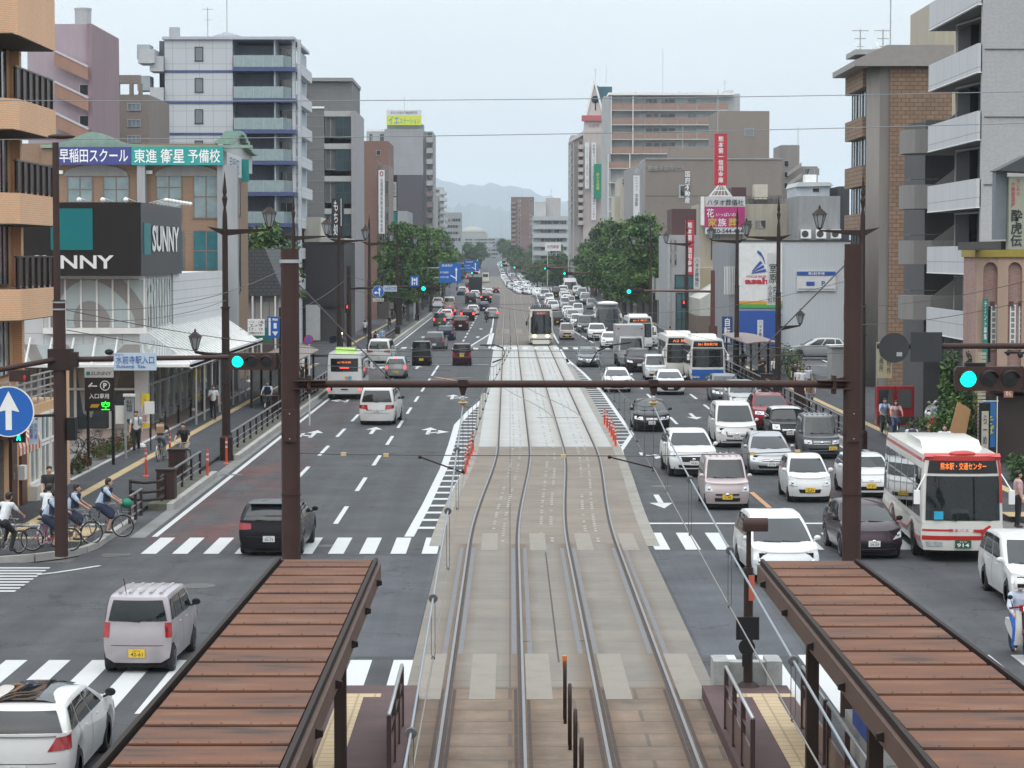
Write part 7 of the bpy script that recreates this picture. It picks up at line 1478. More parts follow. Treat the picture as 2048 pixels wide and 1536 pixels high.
platrail(-1.8,35.2,39.4,3,'low railing on the track side of the left platform');platrail(3.58,34.9,39.2,3,'railing on the track side of the right platform');platrail(4.85,36.4,39.2,2,'railing with panels on the road side of the right platform');platrail(4.85,30.0,36.0,3,'brown panelled railing under the right canopy')
for k in range(4):
 y=41.2-2.2*k;x=.95+.03*k;t=thing('chain_post','%s of the dark looped chain posts between the tracks'%('orange topped farthest','second farthest','third farthest','nearest')[k],'post',(x,y,0),group='chain posts between the tracks')
 m=MB();pts=[(x,y-.42,0),(x,y-.42,.85)]+[(x,y-.22-.2*math.cos(RAD(a)),.85+.2*math.sin(RAD(a)))for a in(30,60,90,120,150)]+[(x,y-.02,.85),(x,y-.02,0)];m.path(pts,.03,8);m.build('hoop',BROWN2,t,True)
 m=MB()
 for q in range(14):z=.75-.05*q;m.ball((x,y-.22,z),(.012 if q%2 else.022,.022,.03),6,4)
 m.build('chain',STEEL,t)
 if k==0:MB().tube((x,y,.9),(x,y,1.12),.04,10).build('orange_cap',M('orange_plastic',(.65,.16,.01),.4),t)
 # ---- main gantry
YG=41.5;gx0,gx1=wx(581,YG,800),wx(1705,YG,800);ztop=wz(488,YG);zbm=wz(768,YG)
t=thing('tram_gantry','big brown tubular gantry spanning both tracks in the foreground','gantry',((gx0+gx1)/2,YG,0))
for x,zt in((gx0,wz(497,YG)),(gx1,ztop)):
 m=MB();m.lathe([(.175,0),(.165,2.8),(.158,zt-.04),(.158,zt),(.0,zt)],(x,YG,0),28);c=m.build('column',BROWN,t,40)
 for zc in(4.95,3.9):MB().lathe([(.178,0),(.178,.015)],(x,YG,zc),28).build('weld_ring',BROWN2,c)
 MB().box(x-.11,x+.11,YG-.2,YG-.12,wz(882,YG),wz(818,YG)).build('access_panel',BROWN,c)
 for z in(wz(826,YG),wz(876,YG)):MB().ball((x,YG-.205,z),.012,8,5).build('bolt',STEEL,c)
 if x<0:MB().lathe([(.18,0),(.18,.06)],(x,YG,wz(526,YG)),24).build('band',STEEL,c)
 sg=1 if x<0 else-1;m=MB()
 for dz in(.0,.14):m.prism([(x,zbm-.09+dz),(x+sg*.62,zbm-.07+dz*.9),(x+sg*.62,zbm-.055+dz*.9),(x,zbm-.07+dz)],'y',YG-.17,YG+.17)
 m.prism([(x,zbm+.12),(x+sg*.15,zbm+.12),(x+sg*.62,zbm+.04),(x+sg*.62,zbm+.02),(x,zbm+.02)],'y',YG-.02,YG+.02);m.box(x+sg*.33-.03,x+sg*.33+.03,YG-.13,YG+.13,zbm-.17,zbm+.15);m.build('bracket',BROWN,t)
MB().tube((gx0+.1,YG,zbm),(gx1-.1,YG,zbm),.064,20).build('beam',BROWN,t,40)
INS=M('insulator_tan',(.42,.27,.10),.25,var=.1);WIREM=M('wire_dark',(.06,.06,.062),.5,var=0);WIREL=M('wire_silver',(.38,.42,.46),.35,metal=.6,var=0)
for px in(926,1307):
 x=wx(px,YG,768);h=thing('insulator_hanger','hanger with tan disc insulator under the gantry beam, %s one'%('left' if px<1000 else 'right'),'insulator',(x,YG,zbm))
 MB().box(x-.08,x+.08,YG-.08,YG+.08,zbm-.03,zbm+.075).prism([(x-.07,zbm-.06),(x+.07,zbm-.06),(x+.03,zbm-.2),(x-.03,zbm-.2)],'y',YG-.03,YG+.03).build('bracket',BROWN2,h)
 MB().lathe([(.03,0),(.045,-.03),(.03,-.06),(.045,-.08),(.03,-.1)],(x,YG,zbm-.2),12).build('pin',STEEL,h,True);MB().lathe([(.03,.0),(.09,-.015),(.095,-.03),(.05,-.045),(.045,-.07)],(x,YG,zbm-.3),16).build('disc',INS,h,40)
 # ---- wires
def wire(name,label,pts,r=.012,mt=WIREM,grp=None,cat='wire'):
 return tag(MB().path(pts,r,5,cap=False).build(name,mt,None,True),label,cat,grp)
def sag(a,b,s,n=10):
 return[(a[0]+(b[0]-a[0])*i/n,a[1]+(b[1]-a[1])*i/n,a[2]+(b[2]-a[2])*i/n-4*s*(i/n)*(1-i/n))for i in range(n+1)]
def Pw(px,py,Y):X,Z=W(px,py,Y);return(X,Y,Z)
ml=[(-.82,15,4.0),(-.82,19.6,4.12),(-.82,25.3,4.42),(-.82,31.4,4.7),(-.82,37,5.05),(-.82,41.5,5.46)];mr_=[(2.5,15,4.3),(2.5,20.9,4.5),(2.5,27,4.72),(2.5,33,4.97),(2.5,38,5.2),(2.5,41.5,5.46)]
cl=[(-.82,15,3.7),(-.82,25.3,3.78),(-.82,31.4,3.93),(-.82,36,4.1),(-.8,41.5,4.27)];cr_=[(2.5,15,3.9),(2.5,20.8,3.97),(2.5,27,4.08),(2.5,33,4.2),(2.5,41.5,4.38)]
SUP=[41.5,68,96,128,160,205,260,330,400]
def cx_(side,Y):return(-.82 if side<0 else 2.5)+(rail_off(Y)if Y>45 else 0)+(.25 if Y>60 else 0)
for side,me_,co_ in((-1,ml,cl),(1,mr_,cr_)):
 lab='left' if side<0 else 'right'
 w1=wire('messenger_wire','thick silver messenger cable over the %s track with round clamps'%lab,me_,.013,M('messenger_steel',(.26,.29,.32),.45,metal=.4,var=0))
 for(x,y,z)in me_[1:5]:
  MB().lathe([(.0,-.03),(.045,-.03),(.05,0),(.045,.03),(.0,.03)],(x,y,z),14,'y').build('clamp',M('clamp_dark',(.08,.08,.085),.4),w1)
  zc=float(np.interp(y,[p[1]for p in co_],[p[2]for p in co_]));m=MB();m.path([(x-.02,y,z),(x-.02,y,zc+.04),(x,y,zc)],.0045,4).path([(x+.02,y,z),(x+.02,y,zc+.04),(x,y,zc)],.0045,4).ball((x,y,zc),.022,8,5);m.build('dropper',WIREM,w1)
 wire('contact_wire','thin contact wire below the %s messenger cable'%lab,co_,.009,M('wire_copper',(.22,.2,.18),.4,metal=.4,var=0))
 pts=[];pm2=[]
 for a,b_ in zip(SUP,SUP[1:]):
  pts+=sag((cx_(side,a),a,4.32),(cx_(side,b_),b_,4.32),.03,4)[:-1];pm2+=sag((cx_(side,a),a,5.45 if a<42 else 4.9),(cx_(side,b_),b_,4.9),.35,8)[:-1]
 wire('contact_wire','far stretch of the contact wire over the %s track'%lab,[(p[0],p[1],p[2]+TZ(p[1]))for p in pts],.010);w1=wire('messenger_wire','far stretch of the messenger cable over the %s track'%lab,[(p[0],p[1],p[2]+TZ(p[1]))for p in pm2],.011)
 m=MB()
 for k,p in enumerate(pm2):
  if p[1]<170 and p[2]>4.42:m.tube(p,(p[0],p[1],4.33),.006,4).ball((p[0],p[1],4.33),.03,6,4)
 m.build('dropper',WIREM,w1)
w1=wire('span_wire','cross wire with tan insulators strung between the gantry columns',[Pw(562,905,YG),Pw(700,909,YG),Pw(927,911,YG),Pw(1300,912,YG),Pw(1500,907,YG),Pw(1690,900,YG)],.009)
for px,py in((687,908),(772,910),(1127,912),(1505,907),(1595,903)):
 x,y,z=Pw(px,py,YG);MB().box(x-.045,x+.045,y-.035,y+.035,z-.03,z+.03).build('insulator',M('insulator_cream',(.5,.38,.2),.35),w1)
for a,b_,lab in(((840,914),(928,946),'left'),((1219,914),(1307,936),'right')):tag(MB().tube(Pw(*a,YG),Pw(*b_,YG),.014,8).ball(Pw(*a,YG),.035,8,5).ball(Pw(*b_,YG),.025,8,5).build('registration_arm',BROWN2,None,True),'short %s steady arm holding the contact wire at the gantry'%lab,'arm')
WG='service wires crossing the street'
for i,(a,Ya,b_,Yb,s_,lab)in enumerate([((0,201),70,(2060,183),70,.1,'upper of two thin wires crossing the open sky'),((0,279),70,(2060,246),70,.1,'lower of two thin wires crossing the open sky'),((130,618),62.8,(592,523),94,.6,'wire rising from the left signal pole to the gantry column'),((133,620),62.8,(1000,690),96,.6,'black feeder wire sloping from the left signal pole towards the tracks'),((133,640),62.8,(453,600),94,.3,'upper service wire between left signal pole and lamp pole'),((133,660),62.8,(900,740),96,.3,'long service wire passing below the green signal'),((560,530),41.5,(800,780),41.5,.0,'diagonal stay from the left gantry column to the beam'),((1690,530),41.5,(1465,757),41.5,.0,'diagonal stay from the right gantry column to the beam'),((600,690),96,(1700,690),96,.25,'upper cross wire over the road beyond the gantry'),((590,706),96,(1700,706),96,.2,'lower cross wire over the road beyond the gantry'),((1700,614),96,(2060,560),80,.2,'wire running up to the right edge above the brick restaurant'),((1700,650),96,(2060,600),80,.2,'second wire running up to the right edge above the brick restaurant'),((690,550),165,(1240,640),165,.5,'wire spanning the second junction'),((1245,625),165,(1700,560),110,.5,'wire climbing from the right trees to the right gantry column'),((700,580),165,(1180,600),165,.6,'lower wire spanning the second junction'),((480,660),94,(690,560),160,.4,'wire linking the left lamp poles'),((1290,640),160,(1560,700),130,.3,'wire linking the right lamp poles')]):
 wire('service_wire',lab,sag(Pw(*a,Ya),Pw(*b_,Yb),s_,14),.012,WIREM if i>1 else M('wire_grey',(.2,.22,.24),.5,var=0),WG)
m=MB().path([Pw(960,690,96),Pw(990,690,96),Pw(1006,696,96),Pw(1010,706,96),Pw(1004,718,96),Pw(985,725,96)],.03,8);tag(m.build('pull_off_hoop',BLACK,None,True),'black curved pull-off pipe over the left track','arm');m=MB().path([Pw(1180,728,96),Pw(1195,702,96),Pw(1225,690,96),Pw(1262,685,96)],.03,8);tag(m.build('pull_off_hoop',BLACK,None,True),'black curved pull-off pipe right of the tracks','arm')
# ---- lanterns and lamp poles
LG=M('lantern_glass',(.35,.37,.38),.15,var=.1)
def lantern(par,x,y,z,s=1.0):
 m=MB();m.lathe([(.04*s,0),(.10*s,.05*s),(.10*s,.10*s)],(x,y,z),6)
 m.lathe([(.33*s,.62*s),(.27*s,.68*s),(.12*s,.82*s),(.05*s,.86*s),(.05*s,.92*s),(.0,1.02*s)],(x,y,z),6)
 for k in range(6):a=math.pi*k/3;m.tube((x+.11*s*math.cos(a),y+.11*s*math.sin(a),z+.08*s),(x+.27*s*math.cos(a),y+.27*s*math.sin(a),z+.64*s),.018*s,4)
 o=m.build('lantern',BROWN2,par);MB().lathe([(.10*s,.1*s),(.25*s,.62*s)],(x,y,z),6).build('glass',LG,o);return o
def lamp_pole(X,Y,side,lab,zt=11.4,za=9.05,low=None,rev=True):
 t=thing('street_lamp',lab,'street lamp',(X,Y,TZ(Y)),group='brown lantern lamp posts');z0=TZ(Y)
 m=MB();m.lathe([(.26,0),(.26,.9),(.17,1.0),(.15,6.0),(.12,6.1),(.11,za-.1),(.09,za+.6),(.05,za+.9)],(X,Y,z0),12);m.build('pole',BROWN2,t,40)
 MB().lathe([(.05,0),(.11,.35),(.06,.5),(.09,.62),(.0,zt-za-.9)],(X,Y,z0+za+.9),8).build('spear_tip',BROWN2,t)
 m=MB();L1,L2=1.75,.7;m.prism([(X+side*L1,z0+za+.06),(X,z0+za+.05),(X-side*L2,z0+za+.16),(X-side*(L2-.1),z0+za+.1),(X-side*.1,z0+za-.18),(X+side*.1,z0+za-.2),(X+side*L1,z0+za)],'y',Y-.05,Y+.05);m.build('arm',BROWN2,t)
 lantern(t,X+side*L1,Y,z0+za+.06)
 if low:m=MB();m.prism([(X+low*1.25,z0+4.3),(X,z0+4.22),(X,z0+3.95),(X+low*1.2,z0+4.22)],'y',Y-.05,Y+.05);m.build('arm',BROWN2,t);lantern(t,X+low*1.2,Y,z0+4.3,.9)
 for z in(3.0,4.8,6.0):MB().lathe([(.19,0),(.19,.05)],(X,Y,z0+z),12).build('band',BROWN2,t)
 return t
for X,Y,sd,low,lab in((-11.2,94,1,-1,'nearest left lamp post, with a second lantern lower down'),(-11.4,126,1,None,'left lamp post just right of the slate roof house'),(-11.3,158,1,None,'left lamp post before the low black building'),(-11.3,192,1,None,'left lamp post at the second junction'),(-11.3,240,1,None,'left lamp post beside the first street tree'),(-11.3,290,1,None,'left lamp post among the left trees'),(-11.3,340,1,None,'left lamp post behind the blue direction sign'),(-11.3,400,1,None,'farthest left lamp post'),(14.3,97,-1,None,'nearest right lamp post, beside the gantry column'),(14.6,130,-1,1,'right lamp post with a low lantern near the clinic sign'),(15.2,160,-1,None,'right lamp post before the funeral billboard'),(14.8,200,-1,None,'right lamp post at the second junction'),(14.7,250,-1,None,'right lamp post before the red wall sign'),(14.7,305,-1,None,'reddish right lamp post among the right trees'),(14.7,360,-1,None,'second right lamp post among the right trees'),(14.7,410,-1,None,'farthest right lamp post')):
 lamp_pole(X,Y,sd,lab,low=low)
 # ---- signals
SIGG=M('signal_green_lit',(.0,.6,.5),.3,var=0,emit=(.0,1.0,.72),es=1.6);SIGR=M('signal_red_lit',(.6,.02,.02),.3,var=0,emit=(1,.05,.04),es=3.0);SIGO=M('signal_lens_off',(.012,.012,.012),.25,var=0)
def head(par,x,y,z,lit=0,s=1.0,back=False):
 """three lens horizontal signal; lens diameter .3 m"""
 m=MB();w,h=.62*s,.22*s
 m.prism([(x-w,z-h*.7),(x-w*.93,z-h),(x+w*.93,z-h),(x+w,z-h*.7),(x+w,z+h*.7),(x+w*.93,z+h),(x-w*.93,z+h),(x-w,z+h*.7)],'y',y-.08,y+.1);o=m.build('signal_head',BROWN,par)
 m=MB();m.prism([(x-w*.9,z-h),(x+w*1.08,z-h),(x+w*1.16,z),(x+w*1.08,z+h),(x-w*.9,z+h)],'y',y+.11,y+.25);m.build('rear_head',BROWN2,o)
 for k in range(3):
  cx=x+(-.38+.38*k)*s;MB().lathe([(.0,-.005),(.15*s,0.0)],(cx,y-.09,z),24,'y').build('lens',(SIGG,SIGR)[0]if(k==0 and lit==0)else(SIGR if(k==2 and lit==2)else SIGO),o)
  m=MB();nA=9
  for q in range(nA):
   a,b_=RAD(10+160*q/nA),RAD(10+160*(q+1)/nA);r_=.175*s
   m.quad((cx+r_*math.cos(a),y-.08,z+r_*math.sin(a)),(cx+r_*math.cos(b_),y-.08,z+r_*math.sin(b_)),(cx+r_*.97*math.cos(b_),y-.27,z+r_*.97*math.sin(b_)-.02),(cx+r_*.97*math.cos(a),y-.27,z+r_*.97*math.sin(a)-.02))
  m.build('visor',BROWN2,o)
 return o
def pedsig(par,x,y,z,lit):
 o=MB().box(x-.16,x+.16,y-.06,y+.08,z-.3,z+.3).build('pedestrian_light',BLACK,par);zz=z-.14 if lit=='g' else z+.14;mt=SIGG if lit=='g' else SIGR
 MB().ball((x,y-.07,zz+.07),(.03,.01,.03),8,5).prism([(x-.03,zz+.04),(x+.03,zz+.04),(x+.05,zz-.11),(x+.02,zz-.11),(x,zz-.04),(x-.03,zz-.11),(x-.06,zz-.10)],'y',y-.078,y-.066).build('lit_figure',mt,o);return o
BLS=M('traffic_blue',(.01,.11,.42),.4,var=.03);RDS=M('traffic_red',(.42,.02,.03),.4,var=.03)
def disc(par,x,y,z,r,kind):
 o=MB().lathe([(0,-.01),(r,-.01),(r,.01)],(x,y,z),36,'y').build('round_sign',WHITEP if kind!='nopark' else RDS,par);MB().lathe([(0,-.016),(r*.95 if kind!='nopark' else r*.74,-.016)],(x,y,z),36,'y').build('sign_face',BLS,o)
 P=lambda pts:MB().prism([(x+a*r,z+b*r)for a,b in pts],'y',y-.024,y-.018).build('arrow',WHITEP,o)
 if kind=='up':P([(-.12,-.72),(.12,-.72),(.12,.05),(.42,-.02),(0,.8),(-.42,-.02),(-.12,.05)])
 if kind=='upleft':P([(.12,-.75),(.3,-.75),(.3,.25),(.5,.2),(.21,.75),(-.08,.2),(.12,.25)]);P([(.12,-.12),(-.3,-.12),(-.3,.1),(-.75,-.2),(-.3,-.5),(-.3,-.3),(.12,-.3)])
 if kind=='nopark':MB().prism([(x-.62*r,z+.48*r),(x-.48*r,z+.62*r),(x+.62*r,z-.48*r),(x+.48*r,z-.62*r)],'y',y-.024,y-.018).build('bar',RDS,o)
 return o
Y=62.8;X=wx(121,Y,900);t=thing('signal_mast','brown signal mast with long arm at the left street corner, base on the kerb','signal mast',(X,Y,.13))
MB().lathe([(.175,0),(.165,wz(600,Y)-.13),(0,wz(600,Y)-.13)],(X,Y,.13),24).build('pole',BROWN,t,40);MB().lathe([(.09,0),(.085,wz(285,Y)-wz(600,Y))],(X-.05,Y,wz(600,Y)),14).build('upper_pole',BROWN,t,40);MB().ball((X+.1,Y,wz(273,Y)),(.36,.16,.07),14,8).build('lamp_head',BROWN,t,True)
zA=wz(719,Y);MB().tube((X,Y-.02,zA),(wx(560,Y),Y-.02,zA+.08),.075,14,.055).build('arm',BROWN,t,40);MB().tube((X,Y,zA+.02),(X-2.2,Y-2.8,zA-.35),.07,12).build('arm',BROWN,t,40)
m=MB().box(X-.28,X+.34,Y-.2,Y+.2,zA-.28,zA+.28);m.box(X+.3,X+.5,Y-.22,Y+.05,zA-.2,zA+.2);m.build('clamp',BROWN2,t)
for z in(wz(606,Y),wz(620,Y)):MB().lathe([(.19,0),(.19,.04)],(X,Y,z),20).build('band',STEEL,t)
head(t,wx(506,Y)-.0,Y-.22,wz(722,Y),0)
xs0,xs1=wx(229,Y),wx(314,Y);o=MB().box(xs0,xs1,Y-.2,Y-.17,wz(740,Y),wz(705,Y)).build('name_plate',M('plate_bluegrey',(.42,.50,.58),.4,var=.02),t);IB=M('ink_blue',(.02,.08,.3),.5,var=0)
text('水前寺駅入口',o,(xs0+xs1)/2,Y-.215,wz(719,Y),1.0,.21,IB,bold=.008);text('Suizenji  Sta.',o,(xs0+xs1)/2-.1,Y-.215,wz(733,Y),.78,.11,IB,bold=.01);text('熊本市',o,xs0+.14,Y-.215,wz(708.5,Y),.22,.05,IB)
disc(t,wx(15,Y-1.5),Y-1.5,wz(823,Y-1.5),.66,'up');MB().tube((X,Y,wz(830,Y)),(wx(40,Y),Y-.6,wz(830,Y)),.04,8).build('arm',BROWN2,t);pedsig(t,wx(48,Y),Y-.8,wz(868,Y)+.14,'g')
o=MB().box(wx(66,Y),wx(84,Y),Y-.7,Y-.67,wz(884,Y),wz(837,Y)).build('vertical_plate',M('plate_bluegrey2',(.45,.52,.6),.4),t);text('歩行者',o,wx(79.5,Y),Y-.72,wz(858,Y),.09,.42,IB,vertical=True);text('自転車',o,wx(71,Y),Y-.72,wz(858,Y),.09,.42,IB,vertical=True)
o=MB().box(X-1.0,X-.55,Y-1.6,Y-1.1,wz(757,Y),wz(735,Y)).build('side_signal',BROWN,t);MB().ball((X-.6,Y-1.62,wz(750,Y)),(.04,.02,.08),8,5).build('red_lens',RDS,o);MB().box(X+.2,X+.42,Y-.15,Y+.15,wz(880,Y),wz(835,Y)).build('side_box',BLACK,t)
MB().ball((wx(218,Y),Y-.05,zA+.2),(.12,.1,.08),10,6).build('sensor',BLACK,t)
Y=49.0;t=thing('signal_mast','brown signal mast whose arm enters from the right edge with a big green signal','signal mast',(15.2,Y,0));MB().lathe([(.18,0),(.16,7.2)],(15.2,Y,0),20).build('pole',BROWN,t,40)
MB().tube((15.2,Y,wz(692,Y)),(wx(1755,Y),Y,wz(692,Y)),.07,14,.055).build('arm',BROWN,t,40);MB().tube((15.2,Y+.1,wz(757,Y)),(wx(2040,Y),Y+.1,wz(757,Y)),.06,12).build('arm',BROWN,t,40)
head(t,wx(1976,Y),Y-.1,wz(757,Y),0,1.12);MB().box(wx(1932,Y),wx(1972,Y),Y-.05,Y+.15,wz(735,Y),wz(726,Y)).build('bracket',BLACK,t)
MB().lathe([(.31,0),(.31,.03)],(wx(1787,Y),Y-.12,wz(695,Y)),30,'y').build('round_sign_back',M('sign_back',(.025,.027,.03),.5),t);MB().box(wx(1820,Y),wx(1883,Y),Y-.12,Y-.09,wz(723,Y),wz(664,Y)).build('square_sign_back',M('sign_back',(.03,.03,.03),.5),t);MB().box(wx(1792,Y),wx(1803,Y),Y-.14,Y-.12,wz(712,Y),wz(704,Y)).build('sticker',M('sticker_grey',(.3,.3,.3),.5),t)
m=MB();m.ball((wx(2015,Y),Y-.1,wz(706,Y)),.05,8,5).ball((wx(2040,Y),Y-.1,wz(710,Y)),.06,8,5).tube((wx(2010,Y),Y,wz(705,Y)),(wx(2060,Y),Y,wz(706,Y)),.02,6);m.build('sensor',BLACK,t)
Y=172;X=-11.6;t=thing('signal_mast','signal mast of the second junction, left side, with blue turn sign','signal mast',(X,Y,0));MB().lathe([(.2,0),(.15,7.3)],(X,Y,0),12).build('pole',BROWN2,t);MB().tube((X,Y,wz(577,Y)),(wx(838,Y),Y,wz(573,Y)),.09,10,.06).build('arm',BROWN2,t);head(t,wx(858,Y),Y-.2,wz(577,Y),0,1.0);disc(t,wx(757,Y),Y-.3,wz(583,Y),.42,'upleft')
o=MB().box(wx(767,Y),wx(794,Y),Y-.25,Y-.2,wz(583,Y),wz(571,Y)).build('name_plate',M('plate_bluegrey',(.55,.62,.7),.4),t);text('水前寺5丁目',o,wx(780.5,Y),Y-.27,wz(577,Y),.8,.25,IB);o=MB().box(wx(746,Y),wx(768,Y),Y-.3,Y-.27,wz(603,Y),wz(596,Y)).build('sub_plate',M('plate_cream',(.5,.48,.4),.5),t);text('7:30-8:30',o,wx(757,Y),Y-.32,wz(599.5,Y),.7,.15,INK)
o=MB().box(wx(821,Y),wx(838,Y),Y-.3,Y-.27,wz(573,Y),wz(552,Y)).build('bus_lane_sign',BLS,t);MB().box(wx(824,Y),wx(826,Y),Y-.32,Y-.3,wz(570,Y),wz(555,Y)).box(wx(833,Y),wx(835,Y),Y-.32,Y-.3,wz(570,Y),wz(555,Y)).box(wx(827.5,Y),wx(831.5,Y),Y-.32,Y-.3,wz(562,Y),wz(557,Y)).prism([(wx(827.5,Y),wz(565,Y)),(wx(831.5,Y),wz(565,Y)),(wx(829.5,Y),wz(570,Y))],'y',Y-.32,Y-.3).build('sign_mark',WHITEP,o);pedsig(t,wx(695,Y),Y-.3,wz(617,Y),'r')
Y=172;X=14.6;t=thing('signal_mast','reddish signal mast of the second junction, right side','signal mast',(X,Y,0));RB2=M('red_brown_steel',(.10,.035,.03),.45);MB().lathe([(.2,0),(.15,7)],(X,Y,0),12).build('pole',RB2,t);MB().tube((X,Y,wz(583,Y)),(wx(1262,Y),Y,wz(581,Y)),.09,10,.06).build('arm',RB2,t);head(t,wx(1268,Y),Y-.2,wz(583,Y),0,1.0);pedsig(t,wx(1367,Y),Y-.3,wz(608,Y),'r')
for px in(1420,1432):MB().box(wx(px,Y)-.1,wx(px,Y)+.1,Y-.1,Y+.1,0,3).build('cabinet_post',RB2,t)
for px,py,Y,lab in((944,546,430,'left of the crest'),(955,521,700,'left in the distance'),(1002,524,700,'middle of the far street, upper'),(1003,531,560,'middle of the far street, lower'),(1029,535,560,'right of the far street'),(1090,537,430,'before the far right trees'),(1129,547,330,'above the coach')):
 x,z=W(px,py,Y);s_=1.0 if Y<500 else 1.3;side=-1 if px<1000 else 1;xp=CX(Y)+(15 if side>0 else-11.8);t=thing('signal_mast','small distant green signal %s'%lab,'signal mast',(xp,Y,TZ(Y)));MB().lathe([(.2,0),(.15,z-TZ(Y)+.4)],(xp,Y,TZ(Y)),8).build('pole',RB2,t);MB().tube((xp,Y,z+.1),(x,Y,z+.1),.09,6).build('arm',RB2,t);head(t,x+.38*s_,Y-.2,z,0,s_)
Y=118;o=thing('lane_sign','white time plate and blue bus lane sign on a dark arm beyond the supermarket','sign',(-11.3,Y,0));MB().tube((-11.35,Y+.3,wz(650,Y)),(wx(560,Y),Y+.1,wz(650,Y)),.05,8).build('arm',BROWN2,o);MB().lathe([(.11,0),(.1,5.4)],(-11.35,Y+.3,.1),10).build('post',BROWN2,o)
MB().box(wx(495,Y),wx(529,Y),Y,Y+.03,wz(671,Y),wz(638,Y)).build('time_plate',WHITEP,o)
for s_,py,w_ in(('バス・二輪',643.5,.7),('7 - 9',651,.6),('17 - 19',658.5,.65),('日曜休日を除く',666,.7)):text(s_,o,wx(512,Y),Y-.015,wz(py,Y),w_,.13,INK)
MB().box(wx(534,Y),wx(559,Y),Y,Y+.03,wz(676,Y),wz(633,Y)).build('bus_lane_sign',BLS,o);MB().box(wx(537,Y),wx(541,Y),Y-.012,Y,wz(671,Y),wz(636,Y)).box(wx(545,Y),wx(555,Y),Y-.012,Y,wz(641,Y),wz(637,Y)).box(wx(547,Y),wx(553,Y),Y-.012,Y,wz(657,Y),wz(646,Y)).prism([(wx(544,Y),wz(663,Y)),(wx(556,Y),wz(663,Y)),(wx(550,Y),wz(672,Y))],'y',Y-.012,Y).build('sign_mark',WHITEP,o)
X,Y=-11.0,112;t=thing('no_parking_sign','round blue and red no-parking sign on a white post by the white bus','sign',(wx(617,Y),Y,0));disc(t,wx(617,Y),Y,wz(679,Y),.22,'nopark');MB().tube((wx(618,Y),Y+.03,.1),(wx(618,Y),Y+.03,wz(682,Y)),.04,8).build('post',M('post_white',(.5,.5,.5),.5),t)
for Y,p0,p1,y0,y1,lab in((300,878,922,526,565,'large blue direction sign left of the road'),(415,928,957,521,542,'farther blue direction sign overlapping the big one')):
 x0,z1=W(p0,y0,Y);x1,z0=W(p1,y1,Y);t=thing('direction_sign',lab,'sign',(-12,Y,TZ(Y)));MB().box(x0,x1,Y,Y+.05,z0,z1).build('panel',BLS,t);MB().lathe([(.16,0),(.13,z1-TZ(Y))],(-12,Y+.5,TZ(Y)),8).build('post',STEEL,t)
 for f in(.25,.75):z=z0+(z1-z0)*f;MB().tube((-12,Y+.5,z),(x1,Y+.1,z),.06,6).build('arm',STEEL,t)
 w,h=x1-x0,z1-z0;P=lambda pts:MB().prism([(x0+a*w,z0+b*h)for a,b in pts],'y',Y-.03,Y-.01).build('arrow',WHITEP,t)
 P([(.76,.08),(.81,.08),(.81,.62),(.85,.62),(.785,.78),(.72,.62),(.76,.62)]);P([(.52,.34),(.76,.18),(.76,.25),(.53,.39)])
 text('長崎県庁',t,x0+w*.38,Y-.03,z1-h*.13,w*.5,h*.14,INKW);text('県立図書館',t,x0+w*.24,Y-.03,z0+h*.52,w*.38,h*.1,INKW);text('水前寺公園',t,x0+w*.24,Y-.03,z0+h*.28,w*.38,h*.1,INKW)
Y=90.5;x0,x1=wx(168,Y),wx(226,Y);t=thing('parking_totem','black two-legged totem with white top, parking arrow and lit green character','sign',((x0+x1)/2,Y,0))
for x in(x0+.05,x1-.1):MB().box(x,x+.1,Y,Y+.12,0,wz(740,Y)).build('leg',BLACK,t)
MB().box(x0,x1,Y-.05,Y+.12,wz(822,Y),wz(755,Y)).build('black_panel',DK,t);MB().box(x0,x1,Y-.05,Y+.12,wz(755,Y),wz(737,Y)).build('white_panel',M('totem_white',(.5,.5,.5),.4),t);MB().box(wx(172,Y),wx(179,Y),Y-.065,Y-.05,wz(750,Y),wz(743,Y)).build('teal_square',TEAL,t)
text('SUNNY',t,wx(202,Y),Y-.065,wz(746.5,Y),.78,.14,M('ink_grey',(.12,.12,.13),.5),bold=.01);text('←',t,wx(184,Y),Y-.065,wz(772,Y),.34,.28,INKW,bold=.04);text('P',t,wx(209,Y),Y-.065,wz(771,Y),.14,.2,INKW,bold=.04);m=MB().lathe([(.16,0),(.19,0)],(wx(209,Y),Y-.066,wz(771,Y)),24,'y');m.f=m.f[:24];m.m=m.m[:24];m.build('ring',INKW,t)
text('入口専用',t,wx(197,Y),Y-.065,wz(792,Y),.75,.2,INKW,bold=.02);text('空',t,wx(210,Y),Y-.065,wz(811,Y),.32,.33,M('led_green',(.0,.5,.02),.4,var=0,emit=(.05,1,.08),es=1.6),bold=.03);MB().prism([(wx(178,Y),wz(815,Y)),(wx(194,Y),wz(815,Y)),(wx(198,Y),wz(808,Y)),(wx(182,Y),wz(808,Y))],'y',Y-.065,Y-.055).build('yellow_mark',M('mark_amber',(.5,.3,.03),.5),t)
